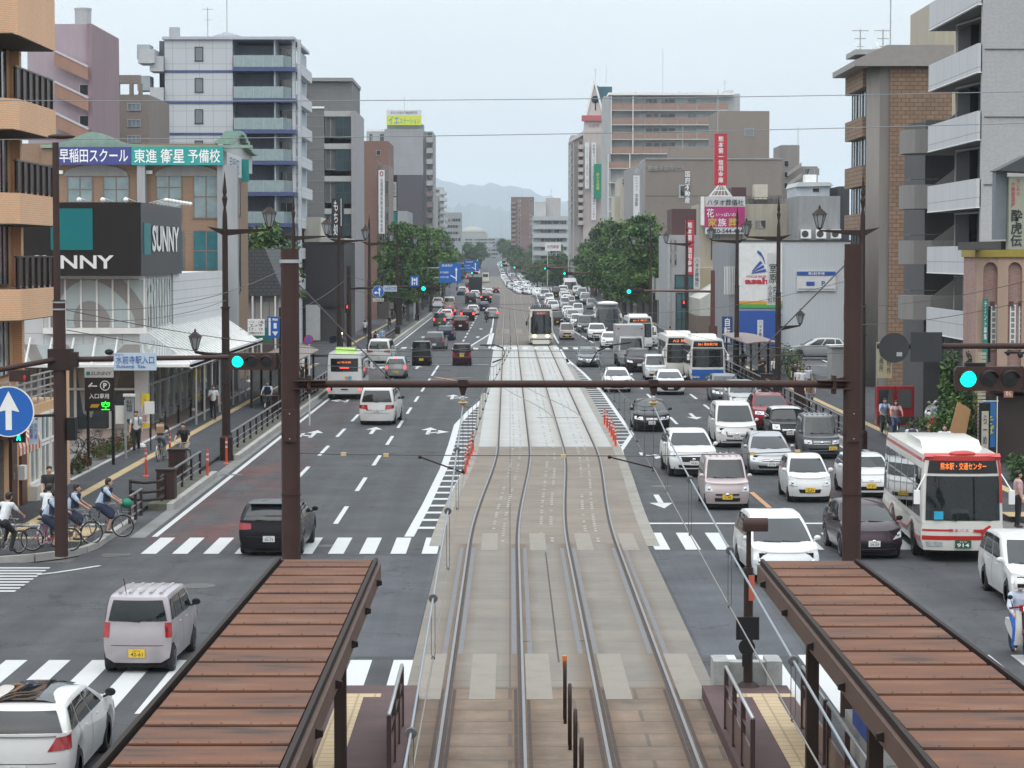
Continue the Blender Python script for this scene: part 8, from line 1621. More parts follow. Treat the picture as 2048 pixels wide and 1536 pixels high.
def flag(px,py0,py1,Y,lab,c1,c2,s_):
 x0,x1=wx(px,Y),wx(px+20*90/Y*.9,Y);z0,z1=wz(py1,Y),wz(py0,Y);t=thing('banner_flag',lab,'flag',(x0,Y,.13))
 m=MB();m.grid(lambda i,j:(x0+.02+(x1-x0)*i/4,Y+.03*math.sin(i*1.7+j),z0+(z1-z0)*j/8),4,8);m.m=[0 if(k//4)in(1,2,3,4)else 1 for k in range(len(m.f))];m.build('cloth',[c1,c2],t,True,recalc=False);MB().tube((x0,Y,.13),(x0,Y,z1+.1),.02,6).build('pole',STEEL,t);MB().lathe([(.2,0),(.18,.1),(.05,.14)],(x0,Y,.13),12).build('base',WHITEP,t);text(s_,t,(x0+x1)/2,Y-.05,(z0+z1)/2,(x1-x0)*.6,(z1-z0)*.7,M('red_letter',(.3,.01,.03),.5),vertical=True)
YEL=M('flag_yellow',(.66,.50,.03),.7);FW=M('flag_white',(.6,.57,.52),.7)
flag(280,787,855,99,'yellow and white banner flag at the supermarket corner',FW,YEL,'1周年');flag(385,735,800,122,'yellow and white banner flag halfway along the supermarket',FW,YEL,'1周年');flag(497,738,760,150,'white and yellow banner flag near the green awning',FW,YEL,'お買得');flag(546,700,745,150,'tall yellow banner flag with dark text before the house',YEL,YEL,'カット専門')
Y=97;t=thing('notice_board','white notice board on a thin post beside the banner flag','sign',(wx(298,Y),Y,0));MB().box(wx(287,Y),wx(307,Y),Y,Y+.05,wz(828,Y),wz(803,Y)).build('board',WHITEP,t);MB().tube((wx(299,Y),Y+.03,0),(wx(299,Y),Y+.03,wz(803,Y)),.025,6).build('post',BLACK,t)
Y=93;t=thing('shop_stand_sign','grey framed stand sign with smaller white sign behind the hedge','sign',(wx(250,Y),Y,0));MB().box(wx(248,Y),wx(265,Y),Y,Y+.08,wz(838,Y),wz(793,Y)).build('board',M('stand_grey',(.36,.38,.39),.5),t);MB().tube((wx(249,Y),Y,.1),(wx(249,Y),Y,wz(800,Y)),.05,8).build('post',STEEL,t);MB().box(wx(228,Y),wx(247,Y),Y+.1,Y+.2,wz(848,Y),wz(812,Y)).build('small_board',WHITEP,t);MB().box(wx(245,Y),wx(268,Y),Y-.1,Y+.15,wz(793,Y),wz(788,Y)).build('cap',WHITEP,t);text('駐輪場',t,wx(257,Y),Y-.02,wz(812,Y),.25,.45,INK,vertical=True)
# ---- red flexible posts, bollards, boxes, fences
RFP=M('delineator_red',(.60,.07,.03),.4,var=.05);REF=M('reflective_white',(.6,.6,.6),.3,var=0)
def rpost(X,Y,z,lab,grp,h=.8):
 t=thing('delineator_post',lab,'post',(X,Y,z),group=grp);MB().lathe([(.12,0),(.11,.03),(.045,.06),(.04,h),(.0,h+.01)],(X,Y,z),12).build('post',RFP,t,40)
 for zz in(h*.62,h*.8):MB().lathe([(.043,0),(.043,.07)],(X,Y,z+zz),12).build('reflective_band',REF,t)
for i,(px,py)in enumerate(((931,947),(935,933),(939,921),(943,911),(946,903))):X,Y=G(px,py);rpost(X,Y,.0,'red flexible post on the left hatched island, %s'%('nearest','second','third','fourth','farthest')[i],'red posts on the left island')
for i,(px,py)in enumerate(((1231,893),(1227,883),(1223,874),(1219,865),(1214,857),(1209,850))):X,Y=G(px,py);rpost(X,Y,.0,'red flexible post on the right hatched island, %s'%('nearest','second','third','fourth','fifth','farthest')[i],'red posts on the right island')
for px,py,lab in((292,953,'red post on the left pavement nearest the camera'),(340,917,'red post on the left pavement beyond the metal boxes'),(453,928,'red post by the nearest left lamp post'),(415,955,'red post behind the end of the short fence')):X,Y=G(px,py,.13);rpost(X,Y,.13,lab,'red pavement posts',1.0)
X,Y=G(1658,905,.13);rpost(17.4,99,.13,'red and white post on the right pavement','red pavement posts',1.0)
for px0,px1,py,h_,lab in((313,349,1003,.98,'nearer brown utility box on the left pavement'),(337,370,952,.9,'farther brown utility box on the left pavement'),(541,556,826,.8,'small brown utility box by the long left fence')):
 X,Y=G((px0+px1)/2,py,.13);w=(px1-px0)/F_PX*Y;t=thing('utility_box',lab,'utility box',(X,Y,.13));MB().box(X-w/2,X+w/2,Y,Y+.6,.13,.13+h_).build('cabinet',BROWN,t);MB().box(X-w/2-.03,X+w/2+.03,Y-.03,Y+.63,.13+h_,.2+h_).build('lid',BROWN2,t);MB().box(X-.008,X+.008,Y-.006,Y,.2,.1+h_).build('door_seam',BLACK,t)
for px,py,lab in((1618,838,'brown utility box on the right pavement behind the cyclist in tan'),(1575,800,'brown utility box at the foot of the right lamp post')):
 X,Y=(15.3,125)if px>1600 else(14.9,138);t=thing('utility_box',lab,'utility box',(X,Y,.13));MB().box(X-.35,X+.35,Y,Y+.5,.13,1.15).build('cabinet',BROWN,t);MB().box(X-.38,X+.38,Y-.03,Y+.53,1.15,1.22).build('lid',BROWN2,t)
def fence(x,y0,y1,lab,h=.8,pitch=2.0,zb=.18):
 t=thing('pedestrian_fence',lab,'fence',(x,(y0+y1)/2,zb));n=max(2,int((y1-y0)/pitch))
 for k in range(n+1):y=y0+(y1-y0)*k/n;MB().box(x-.04,x+.04,y-.06,y+.06,zb,zb+h).build('post',BROWN2,t)
 for z,r_ in((h,.045),(h*.55,.03),(h*.25,.03)):MB().tube((x,y0-.1,zb+z),(x,y1+.1,zb+z),r_,8).build('rail',M('rail_grey_brown',(.11,.10,.10),.35,metal=.3),t)
fence(-11.2,76.5,86,'short brown fence beside the utility boxes');fence(-11.2,95.5,168,'long brown fence along the left kerb',pitch=2.4);fence(-11.2,70,72.2,'fence stub behind the waiting schoolgirls',pitch=1.0);fence(-11.2,200,232,'fence beyond the second junction on the left',pitch=2.5);fence(14.8,102,168,'long fence along the right kerb beside the traffic queue',pitch=2.6,zb=.13)
t=thing('bike_guard','curved brown tube guard at the near end of the short fence','railing',(-11.3,75.6,.13))
m=MB()
for z in(.25,.5,.8):m.path([(-12.0,75.2,.13+z),(-11.5,74.8,.13+z),(-11.1,75.2,.13+z),(-11.1,76.2,.13+z)],.045,8)
m.tube((-12.0,75.2,.13),(-12.0,75.2,1.0),.05,8);m.build('tubes',BROWN2,t,True)
for k in range(8):
 y=104+4.4*k;t=thing('bollard','dark slim bollard on the brown paving, %s from the near end'%('first','second','third','fourth','fifth','sixth','seventh','eighth')[k],'bollard',(-15.7,y,.13),group='bollards by the supermarket');MB().lathe([(.05,0),(.05,.85),(.0,.88)],(-15.7,y,.13),10).build('post',BLACK,t)
 if k<7:MB().path(sag((-15.7,y,.9),(-15.7,y+4.4,.9),.2,6),.012,4).build('chain',M('chain_yellowish',(.3,.25,.15),.5),t)
for X0,X1,Y0,Y1,lab,arch in((-13.8,-11.2,124,140,'left bus shelter with curved brown roof',.35),(14.9,17.2,150,168,'right bus shelter with flat brown roof',.12)):
 t=thing('bus_shelter',lab,'bus shelter',((X0+X1)/2,Y0,.13));pts=[(X0+(X1-X0)*i/10,2.55+arch*math.sin(math.pi*i/10))for i in range(11)];MB().prism(pts+[(x,z-.08)for x,z in reversed(pts)],'y',Y0,Y1).build('roof',M('shelter_roof',(.15,.10,.085),.45),t,40)
 for k in range(4):
  for x in(X0+.3,X1-.3):MB().box(x-.06,x+.06,Y0+.5+(Y1-Y0-1)*k/3-.06,Y0+.5+(Y1-Y0-1)*k/3+.06,.13,2.6).build('post',BROWN2,t)
 MB().box(X0+.25 if X0<0 else X1-.3,X0+.3 if X0<0 else X1-.25,Y0+1,Y1-1,.5,2.2).build('screen',M('screen_glass',(.06,.07,.075),.15),t)
 MB().box((X0+X1)/2-.2,(X0+X1)/2+.2,Y0+2,Y0+6,.5,.58).build('bench',BROWN2,t)
 # ============================================================ BUSES, TRAM, TRUCKS
CAR_=make_car
LEDM=M('led_orange',(.5,.12,.02),.4,var=0,emit=(1,.22,.04),es=1.2)
def cabpatch(s,t,name,face,q,mt,off=.012,n=8,nv=4,surf='cab'):
 m=MB();s.patch(m,surf,face,q,off,n,nv=nv);return m.build(name,mt,t,True)
def big(kind,label,nm,cat,body,lower=None,num=None,led=None,rear=False,pod=None,win=True,stripes=(),trim=None,nwin=6,**ov):
 s=Shape(kind,**ov);t=thing(nm,label,cat);s.body(True).build('body',body,t,38)
 MB().box(-s.hw*.85,s.hw*.85,s.yR+.3,s.yF-.3,.25,1.0).build('underbody',TRIM,t)
 cabpatch(s,t,'windscreen','front',((-.92,.04),(.92,.04),(.92,.70),(-.92,.70)),CARGL,.016,12,6);cabpatch(s,t,'rear_window','rear',((-.8,.34),(.8,.34),(.84,.82),(-.84,.82)),CARGL)
 if led:
  d=cabpatch(s,t,'destination_display','front',((-.90,.74),(.90,.74),(.88,.95),(-.88,.95)),M('display_black',(.012,.012,.013),.2),.018);p=s.P('cab','front',0,.85)
  text(led,d,0,p.y+.035,p.z,1.25,.2,LEDM,rz=math.pi,bold=.02)
 if win:
  for face in('left','right'):
   for k in range(nwin):a=.035+.93*k/nwin;w=cabpatch(s,t,'side_window',face,((a+.006,.08),(a+.93/nwin-.008,.08),(a+.93/nwin-.008,.80),(a+.006,.80)),CARGL,.010,2,3);m=MB();s.patch(m,'cab',face,((a+.006,.52),(a+.93/nwin-.008,.52),(a+.93/nwin-.008,.545),(a+.006,.545)),.016,2,nv=1);m.build('sash',FRAME,w)
 for a,b_,c_,d_,mt,face in stripes:cabpatch(s,t,'stripe',face,((a,c_),(b_,c_),(b_,d_),(a,d_)),mt,.006,16,2,'hull')
 for sg in(-1,1):
  cabpatch(s,t,'headlight','front',((sg*.50,.15),(sg*.90,.15),(sg*.90,.31),(sg*.50,.31)),LAMP,.014,4,2,'hull');cabpatch(s,t,'tail_light','rear',((sg*.84,.25),(sg*.96,.25),(sg*.96,.40),(sg*.84,.40)),TAILON if rear else TAIL,.014,2,2,'hull')
  y=s.yF+.12;x=sg*(s.hw+.14);m=MB().box(x-.08,x+.08,y-.05,y+.05,s.H*.55,s.H*.55+.38);m.tube((sg*s.hw*.9,s.yF-.1,s.H*.82),(x,y,s.H*.55+.36),.018,5);m.build('mirror',WHITEP if kind!='tram' else TRIM,t)
  for y in(s.wb/2,-s.wb/2):
   if kind!='tram':wheel(t,sg*(s.hw-.15),y,s.wr,.27,True,RIMM,8)
 m=MB()
 for x0,x1 in((-.7,-.1),(.15,.75)):a=s.P('cab','front',x0,.03)+Vector((0,.05,.02));b2=s.P('cab','front',x1,.08)+Vector((0,.05,.03));m.tube(a,b2,.014,5)
 m.build('wiper',BLACK,t)
 if num:plate(t,0,s.yF-s.bf*0+.012,.52,.44,.22,1,num,PLG,INKW)
 if pod:MB().prism([(s.yR+pod[0],s.H-.06),(s.yR+pod[0]+.1,s.H+pod[2]*.8),(s.yR+pod[0]+.5,s.H+pod[2]),(s.yR+pod[1]-.7,s.H+pod[2]),(s.yR+pod[1],s.H-.06)],'x',-s.hw*(.55 if trim else.72),s.hw*(.55 if trim else.72)).build('roof_unit',trim or body,t,40)
 return t,s
BW_=paint('bus_white',(.62,.61,.57));RDB=paint('bus_red',(.45,.02,.015));BLB=paint('bus_blue',(.02,.10,.36));GRB=paint('bus_lime',(.33,.58,.06))
t,s=big('bus','white bus with red stripes and red roof edge in the right lane, green plate 914','city_bus','bus',BW_,num='914',led='熊本駅・交通センター',pod=(3.2,7.0,.2),stripes=[(-.98,.98,.37,.52,RDB,'front'),(-.98,-.25,.68,.75,RDB,'front'),(.25,.98,.68,.75,RDB,'front'),(.02,.98,.30,.46,RDB,'left'),(.02,.98,.56,.62,RDB,'left'),(.02,.98,.30,.46,RDB,'right')])
cabpatch(s,t,'roof_edge','front',((-1.02,.93),(1.02,.93),(.99,1),(-.99,1)),RDB,.026,10,3);MB().prism([(s.yF-.17,s.H-.07),(s.yF-.36,s.H+.015),(s.yF-.42,s.H-.03)],'x',-s.hw*.9,s.hw*.9).build('roof_edge',RDB,t);cabpatch(s,t,'roof_edge','front',((-1.02,.3),(-.93,.3),(-.93,1),(-1.02,1)),RDB,.012,2,4)
for f in('left','right'):cabpatch(s,t,'roof_stripe',f,((0,.90),(1,.90),(1,.945),(0,.945)),RDB,.008,12,1)
MB().ball((0,s.yF-.35,s.H-.0),(.38,.2,.09),14,7).build('roof_lamp',RDB,t,True);MB().prism([(-.25,.86),(-.5,.90),(-.72,1.05),(-.76,1.0),(-.58,.84),(-.62,.70),(-.52,.72),(-.48,.84)],'y',s.yF+.0,s.yF+.02).build('red_swoosh',RDB,t)
text('熊本バス',t,.12,s.yF+.015,.90,.55,.10,M('red_letter2',(.5,.02,.05)),rz=math.pi);text('熊 本',t,-s.hw-.01,2.6-4,.95,.9,.16,M('orange_letter',(.5,.16,.05),.5),rz=-math.pi/2)
MB().box(.55,.8,s.yF-.02,s.yF+.02,1.2,1.42).build('blue_card',M('card_blue',(.02,.35,.55),.5),t);put((t,s),1905,1109,True,-2)
t,s=big('bus','blue and white bus at the right bus stop, amber destination display','city_bus','bus',BW_,num='2 38',led='B4-1 熊本県庁前',pod=(2.5,6,.2),stripes=[(-1.02,1.02,.02,.86,BLB,'front'),(.0,.95,.02,.6,BLB,'left')]);put((t,s),1411,767,True)
t,s=big('bus','cream bus close behind the blue and white bus','city_bus','bus',BW_,led='A2 熊本',pod=(2.5,6,.2),stripes=[(.3,.95,.05,.6,BLB,'left')]);put((t,s),1360,757,True)
t,s=big('bus','white bus with orange display behind the grey box truck','city_bus','bus',PAINTS['white'],led='61-7 県庁',pod=(3,6,.15));put((t,s),1278,699,True)
t,s=big('coach','tall dark fronted coach with white bulging roof edge in the oncoming queue','coach','coach',PAINTS['grey'],nwin=7);MB().ball((0,s.yF-.55,s.H-.12),(1.15,.6,.28),16,8).build('roof_cap',PAINTS['white'],t,True);put((t,s),1214,669,True)
t,s=big('coach','farther coach with yellow and red lower front under the right trees','coach','coach',PAINTS['white'],nwin=7,stripes=[(-.95,.95,.5,.9,M('bus_yellow',(.5,.35,.03)),'front'),(-.95,.95,.2,.5,RDB,'front')]);t.location=(11.3,452,TZ(452));t.rotation_euler=(0,0,math.pi)
t,s=big('bus','small white bus seen from behind with lime green roof unit, at the left kerb','city_bus','bus',PAINTS['pearl'],rear=True,pod=(.9,3.4,.26),trim=GRB,L=7.0,W=2.08,H=2.75,wb=4.8,fo=.8,wr=.4,nwin=5)
dd=cabpatch(s,t,'rear_display','rear',((-.5,.58),(.5,.58),(.5,.78),(-.5,.78)),M('display_black',(.012,.012,.013),.2),.018);pz=s.P('cab','rear',0,.68);text('62 熊本駅',dd,0,pz.y-.05,pz.z,.8,.12,LEDM);MB().box(-.26,.26,pz.y-.06,pz.y-.03,pz.z-.35,pz.z-.3).build('brake_light',TAILON,t)
for x0,c_ in((.1,(.55,.28,.05)),(.3,(.08,.3,.6))):MB().prism([(x0-.1,1.28),(x0,1.42),(x0+.16,1.34),(x0+.06,1.16)],'y',s.yR-.03,s.yR-.01).build('emblem',M('emblem_%d'%(x0*10),c_,.5),t)
m=MB()
for x,z,w in((-.75,.75,.1),(-.2,1.0,.3),(.2,1.0,.3),(.55,1.0,.06),(0,.62,.4)):m.box(x-w/2,x+w/2,s.yR-.02,s.yR,z-(.2 if w==.1 else.03),z+(.2 if w==.1 else.03))
m.build('vents',TRIM,t);put((t,s),692,797,False)
def tram(label):
 t,s=big('tram',label,'tram','tram',PAINTS['cream'],nwin=8);DG=M('tram_mask',(.012,.013,.015),.1)
 cabpatch(s,t,'front_mask','front',((-.82,.0),(.82,.0),(.80,.94),(-.80,.94)),CARGL,.03,12,6);d=cabpatch(s,t,'destination_display','front',((-.6,.78),(.6,.78),(.58,.92),(-.58,.92)),M('display_dim',(.10,.03,.03),.4),.04);p=s.P('cab','front',0,.85);text('健軍町',d,0,p.y+.06,p.z,.8,.18,M('led_pink',(.5,.2,.2),.4,var=0,emit=(1,.4,.35),es=.5),rz=math.pi)
 for sg in(-1,1):cabpatch(s,t,'lit_lamp','front',((sg*.45,.66),(sg*.70,.66),(sg*.70,.84),(sg*.45,.84)),HEADON,.02,3,2,'hull')
 cabpatch(s,t,'brown_skirt','front',((-.95,.30),(.95,.30),(.95,.46),(-.95,.46)),M('tram_brown',(.07,.04,.035),.5),.012,8,2,'hull');MB().box(-.75,.75,s.yF-.1,s.yF+.12,.12,.5).build('buffer',PAINTS['cream'],t)
 m=MB()
 for k in range(9):m.box(-.9+.2*k,-.8+.2*k,s.yF-3.4,s.yF-1.2,s.H+.02,s.H+.36)
 m.box(-.95,.95,s.yF-3.5,s.yF-1.1,s.H-.05,s.H+.15);m.build('roof_box',M('roof_box_dark',(.06,.062,.07),.5),t)
 m=MB();y=1.0
 for a,b_ in(((-.5,y-.8,s.H),(0,y+.3,s.H+.7)),((.5,y-.8,s.H),(0,y+.3,s.H+.7)),((0,y+.3,s.H+.7),(-.45,y-.3,s.H+1.0)),((0,y+.3,s.H+.7),(.45,y-.3,s.H+1.0)),((-.8,y-.3,s.H+1.02),(.8,y-.3,s.H+1.02))):m.tube(a,b_,.035,5)
 m.build('pantograph',M('dark_steel',(.05,.05,.055),.5),t);return t,s
t,s=tram('cream tram with dark front mask and two lit headlamps, coming along the right track');t.location=(2.30+rail_off(219),219.5,.03);t.rotation_euler=(0,0,math.pi)
t,s=tram('small far tram on the left track beyond the crest');t.location=(rail_off(800)-.4,800,TZ(800));t.rotation_euler=(0,0,0)
def truck(label,boxc,cabc,X,Y,rear,W_=2.1,H_=3.0,L_=6.0):
 t=thing('truck',label,'truck',(X,Y,TZ(Y)));sg=1 if rear else-1
 MB().box(-W_/2,W_/2,0,L_-1.9,.9,H_).build('cargo_box',boxc,t,world=False);s=Shape('kei_van',L=2.2,W=W_*.92,H=2.25,wb=1.0,fo=.6,wr=.3,sill=.35,hf=1.2,hh=1.25,bz=1.25,c0=.1,c1=.35,side=[(.2,.75)]);c=thing('x','','');
 for o,nm,mt in((s.body(False),'cab',cabc),):q=o.build(nm,mt,t,38,world=False);q.location=(0,L_-1.1,0)
 bpy.data.objects.remove(c)
 m=MB();s.patch(m,'cab','front',((-.9,.05),(.9,.05),(.88,.9),(-.88,.9)),.015,8);q=m.build('windscreen',CARGL,t,True,world=False);q.location=(0,L_-1.1,0)
 for x in(-.7,.7):m=MB();s.patch(m,'hull','front',((x-.2,.35),(x+.2,.35),(x+.2,.5),(x-.2,.5)),.02,3);q=m.build('headlight',LAMP,t,world=False);q.location=(0,L_-1.1,0)
 m=MB()
 for k in range(3):s.patch(m,'hull','front',((-.45,.4+.15*k),(.45,.4+.15*k),(.45,.46+.15*k),(-.45,.46+.15*k)),.02,4,nv=1)
 q=m.build('grille_bar',CHROME,t,world=False);q.location=(0,L_-1.1,0)
 MB().box(-W_/2+.1,W_/2-.1,.2,L_-.4,.5,.9).build('chassis',TRIM,t,world=False)
 for y in(1.0,L_-1.0):
  for x in(-1,1):m=MB().lathe([(.2,-.12),(.38,-.12),(.4,0),(.38,.12),(.2,.12)],(x*(W_/2-.16),y,.4),16,'x');m.build('wheel',TYRE,t,40,world=False)
 for x in(-1,1):MB().box(x*.9-.12,x*.9+.12,-.03,0,.95,1.1).build('tail_light',TAIL,t,world=False);MB().box(x*.85-.06,x*.85+.06,L_-1.88,L_-1.86,H_-.3,H_-.2).build('marker_lamp',TAIL,t,world=False)
 m=MB()
 for z in(1.3,1.7,2.3):m.box(-W_/2+.05,W_/2-.05,-.02,0,z,z+.03)
 m.build('door_bars',STEEL if not rear else TRIM,t,world=False);t.rotation_euler=(0,0,0 if rear else math.pi);return t
truck('grey box truck with silver cab in the middle oncoming lane',M('box_grey',(.33,.33,.34),.5),PAINTS['silver'],8.75,178,False);truck('dark box truck seen from behind at the crest of the left road',M('box_black',(.018,.018,.022),.5),PAINTS['grey'],-6.3,434,True,2.4,3.4,8)
put(make_car('mpv','white','white car cut by the right edge beside the moped rider','car',2,nm='car'),2080,1212,True)
t,s=make_car('mpv','silver','silver people carrier parked sideways in the car park by the bicycle shop','car',1,nm='parked_car');t.location=(*G(1632,716,.13),.13);t.rotation_euler=(0,0,RAD(90))
t,s=make_car('compact','red','red car parked behind the silver people carrier','car',1,nm='parked_car');t.location=(*G(1700,712,.13),.13);t.rotation_euler=(0,0,RAD(70))
t,s=make_car('compact','green','pale green car parked deep beneath the balcony building','car',1,nm='parked_car');t.location=(20.9,112,.13);t.rotation_euler=(0,0,RAD(150))
def moped(X,Y,rz,label,col):
 t=thing('moped',label,'motorcycle',(X,Y,TZ(Y)),RAD(rz));cm=PAINTS[col]
 for y in(-.62,.58):
  w=MB().lathe([(.2,-.04),(.26,-.04),(.29,0),(.26,.04),(.2,.04)],(0,y,.29),20,'x').build('wheel',TYRE,t,40,world=False);m=MB().lathe([(0,-.02),(.2,0)],(0,y,.29),16,'x');m.build('rim',RIMM,t,world=False)
 MB().prism([(-.85,.52),(-.6,.64),(-.38,.55),(-.42,.48),(-.6,.56),(-.82,.46)],'x',-.08,.08).build('front_fender',cm,t,40,world=False);m=MB();m.prism([(-.42,.98),(-.48,.62),(-.38,.28),(-.1,.25),(-.1,.3),(-.33,.34),(-.40,.62),(-.36,.98)],'x',-.2,.2);m.build('leg_shield',BW_,t,40,world=False)
 MB().prism([(-.1,.3),(0,.68),(.75,.68),(.8,.55),(.5,.4),(.2,.3)],'x',-.12,.12).build('body',BW_ if col=='red' else cm,t,40,world=False);MB().ball((0,.3,.76),(.13,.38,.06),12,6).build('seat',BLACK,t,True,world=False)
 MB().path([(-.3,-.3,1.02),(-.1,-.42,1.06),(.1,-.42,1.06),(.3,-.3,1.02)],.02,8).box(-.12,.12,-.52,-.38,.98,1.1).build('handlebar',cm,t,world=False);MB().ball((0,-.53,1.04),(.075,.04,.07),12,6).build('headlight',HEADON,t,True,world=False)
 m=MB()
 for s_ in(-1,1):m.tube((s_*.25,-.34,1.04),(s_*.3,-.38,1.22),.007,4).ball((s_*.31,-.38,1.25),(.06,.02,.045),10,6).tube((s_*.06,-.62,.3),(s_*.06,-.42,.95),.025,6)
 m.build('mirror',BLACK,t,world=False);MB().tube((.14,.1,.25),(.16,.75,.32),.035,8).build('exhaust',CHROME,t,world=False);return t
X,Y=G(2040,1312);moped(X,Y,2,'red and cream moped with lit headlamp at the right edge','red');person(X,Y,0,2,'scoot','short','silver','brightblue','moped rider in silver jacket, white helmet and bright blue trousers')
X,Y=G(973,645);moped(X,Y,180,'small dark motorcycle beside the silver saloon near the track','maroon');person(X,Y,0,180,'scoot','short','black','black','motorcyclist in black seen from behind near the track')
X,Y=G(668,690,.13);moped(X,Y+4,60,'dark moped parked on the left pavement beyond the white bus','navy')
# ============================================================ PEOPLE AND BICYCLES IN THE STREET
K=.13
def cyc(px,py,rz,cut,top,low,lab,blab,col=None,basket=None,z=K,XY=None,**kw):
 X,Y=XY or G(px,py,z);bike(X,Y,z,rz,blab,col,basket);return person(X,Y,z,rz,'ride',cut,top,low,lab,**kw)
def ped(px,py,rz,pose,cut,top,low,lab,XY=None,**kw):
 X,Y=XY or G(px,py,K);return person(X,Y,K,rz,pose,cut,top,low,lab,**kw)
ped(0,0,20,'walk','short','black','black','man in black T-shirt and black trousers walking past the orange block',XY=(-13.75,71))
cyc(0,0,172,'short','white','black','cyclist in white shirt and black trousers seen from behind, left of the signal mast','bicycle ridden by the white shirted man left of the signal mast',XY=(-12.7,65.3))
cyc(0,0,150,'short','white','black','cyclist in white shirt cut by the left edge','bicycle cut by the left edge of the photo',XY=(-13.35,62.9))
cyc(0,0,97,'skirt','pale','navy','schoolgirl in pale blue blouse and navy vest on the rightmost waiting bicycle','silver bicycle with green bag, rightmost of the waiting three',basket='green',XY=(-11.45,67.0),vest='navy')
cyc(0,0,93,'skirt','pale','navy','schoolgirl in navy vest drinking, on the middle waiting bicycle','silver bicycle in the middle of the waiting three',XY=(-12.05,65.4),vest='navy')
cyc(0,0,88,'skirt','pale','navy','schoolgirl half hidden by the signal mast on a pink bicycle','pink bicycle behind the signal mast',col='pink',XY=(-12.35,63.9),vest='navy')
ped(273,904,5,'walk','short','white','black','man in white T-shirt with dark backpack by the low hedge',bag='navy')
cyc(322,921,176,'short','black','grey','cyclist with a tan backpack riding away beside the yellow strip','bicycle ridden away by the person with tan backpack',col='black',bag='tan')
cyc(369,935,-8,'short','black','beige','cyclist in black shirt and beige trousers coming towards the camera','bicycle ridden by the man in beige trousers',col='black')
ped(427,839,3,'phone','short','white','black','man in white shirt and dark tie looking at his hand, beside the supermarket')
cyc(536,829,-5,'short','pale','black','cyclist in pale shirt and navy vest on the left pavement','bicycle ridden by the man in navy vest',col='black',vest='navy');cyc(530,777,-5,'short','white','black','cyclist in white shirt with a strap, left of the tactile strip','bicycle ridden by the white shirted man with strap',col='black')
ped(604,762,60,'stand','short','white','black','person in white shirt waiting at the left bus shelter');ped(615,760,-60,'stand','short','pale','navy','person in pale shirt waiting at the left bus shelter');ped(596,738,100,'stand','long','white','black','farther person in white under the left shelter roof')
ped(730,674,180,'walk','short','white','black','person in white walking away beyond the second junction');ped(751,702,170,'stand','short','white','navy','person with backpack waiting at the second junction',bag='black');ped(764,694,0,'stand','short','blue','grey','person in grey blue shirt waiting at the second junction');ped(682,712,0,'stand','short','navy','navy','person in dark blue standing behind the white minivan')
cyc(779,662,0,'short','black','black','distant cyclist in dark clothes on the left pavement','bicycle of the distant cyclist in dark clothes',col='black');ped(784,640,0,'walk','short','black','black','distant walker in black under the left trees');cyc(808,636,0,'short','black','black','farthest cyclist on the left pavement','farthest bicycle on the left pavement',col='black')
ped(1524,766,10,'phone','short','black','black','person in black jacket with raised hand on the right pavement');ped(1549,765,0,'walk','short','white','navy','schoolchild in white shirt with dark straps, left of the group',s=.95)
for px,py,top,low,lab,cut in((1590,778,'black','black','tall person with black vest at the back of the right pavement group','short'),(1596,792,'white','navy','schoolchild in white shirt at the left of the group','skirt'),(1604,793,'white','black','schoolchild in white shirt carrying a black bag','short'),(1616,786,'silver','grey','woman in pale grey at the right of the group','long')):ped(px,py,0,'stand',cut,top,low,lab,s=.94)
cyc(0,0,0,'short','tan','grey','cyclist in tan top and dark cap beside the brown utility box','bicycle ridden by the cyclist in tan',XY=(15.2,121),hat='navy');cyc(1768,872,3,'short','pale','black','man in pale blue shirt and sunglasses on a green bicycle, right pavement','green bicycle on the right pavement',col='green',bag='brightblue');cyc(1791,877,-3,'long','pink','jean','woman in pale pink top and jeans cycling beside the man on the green bicycle','dark bicycle beside the green bicycle',col='black')
ped(0,0,180,'stand','short','white','navy','person with navy backpack seen from behind above the bus roof',XY=(15.1,89.5),bag='navy');ped(0,0,180,'stand','short','pale','red','person in white cap seen from behind by the planters',XY=(18.6,104),hat='white',s=.95);cyc(0,0,-10,'long','white','grey','woman in white long sleeves cycling behind the red striped bus','bicycle ridden by the woman in white',XY=(16.15,88.5))
ped(0,0,90,'stand','short','pink','black','person in pink shirt cut by the right edge beside the bus',XY=(14.85,69.5))
ped(1340,690,180,'walk','short','red','black','person in red by the far right shop');ped(1376,700,0,'stand','long','white','grey','woman in white at the right junction corner');ped(1393,703,180,'stand','short','blue','navy','person in pale blue at the right junction corner');ped(1427,704,150,'stand','short','white','navy','person in white by the blue bicycle panel');ped(1492,708,160,'walk','short','white','grey','person in white before the blue shop wall');ped(1486,752,180,'stand','short','black','grey','person in black with light trousers by the right shelter')
for k,(x,y)in enumerate(((-17.1,95.5),(-16.4,96.2),(-18.0,95.9))):bike(x,y,K,80+8*k,'parked bicycle behind the parking totem, %s'%('middle one','right one','left one')[k],'black')
for p in PEOPLE.values():
 for o in list(p[0].children_recursive)+[p[0]]:bpy.data.objects.remove(o)
for o in list(BIKE.children_recursive)+[BIKE]:bpy.data.objects.remove(o)
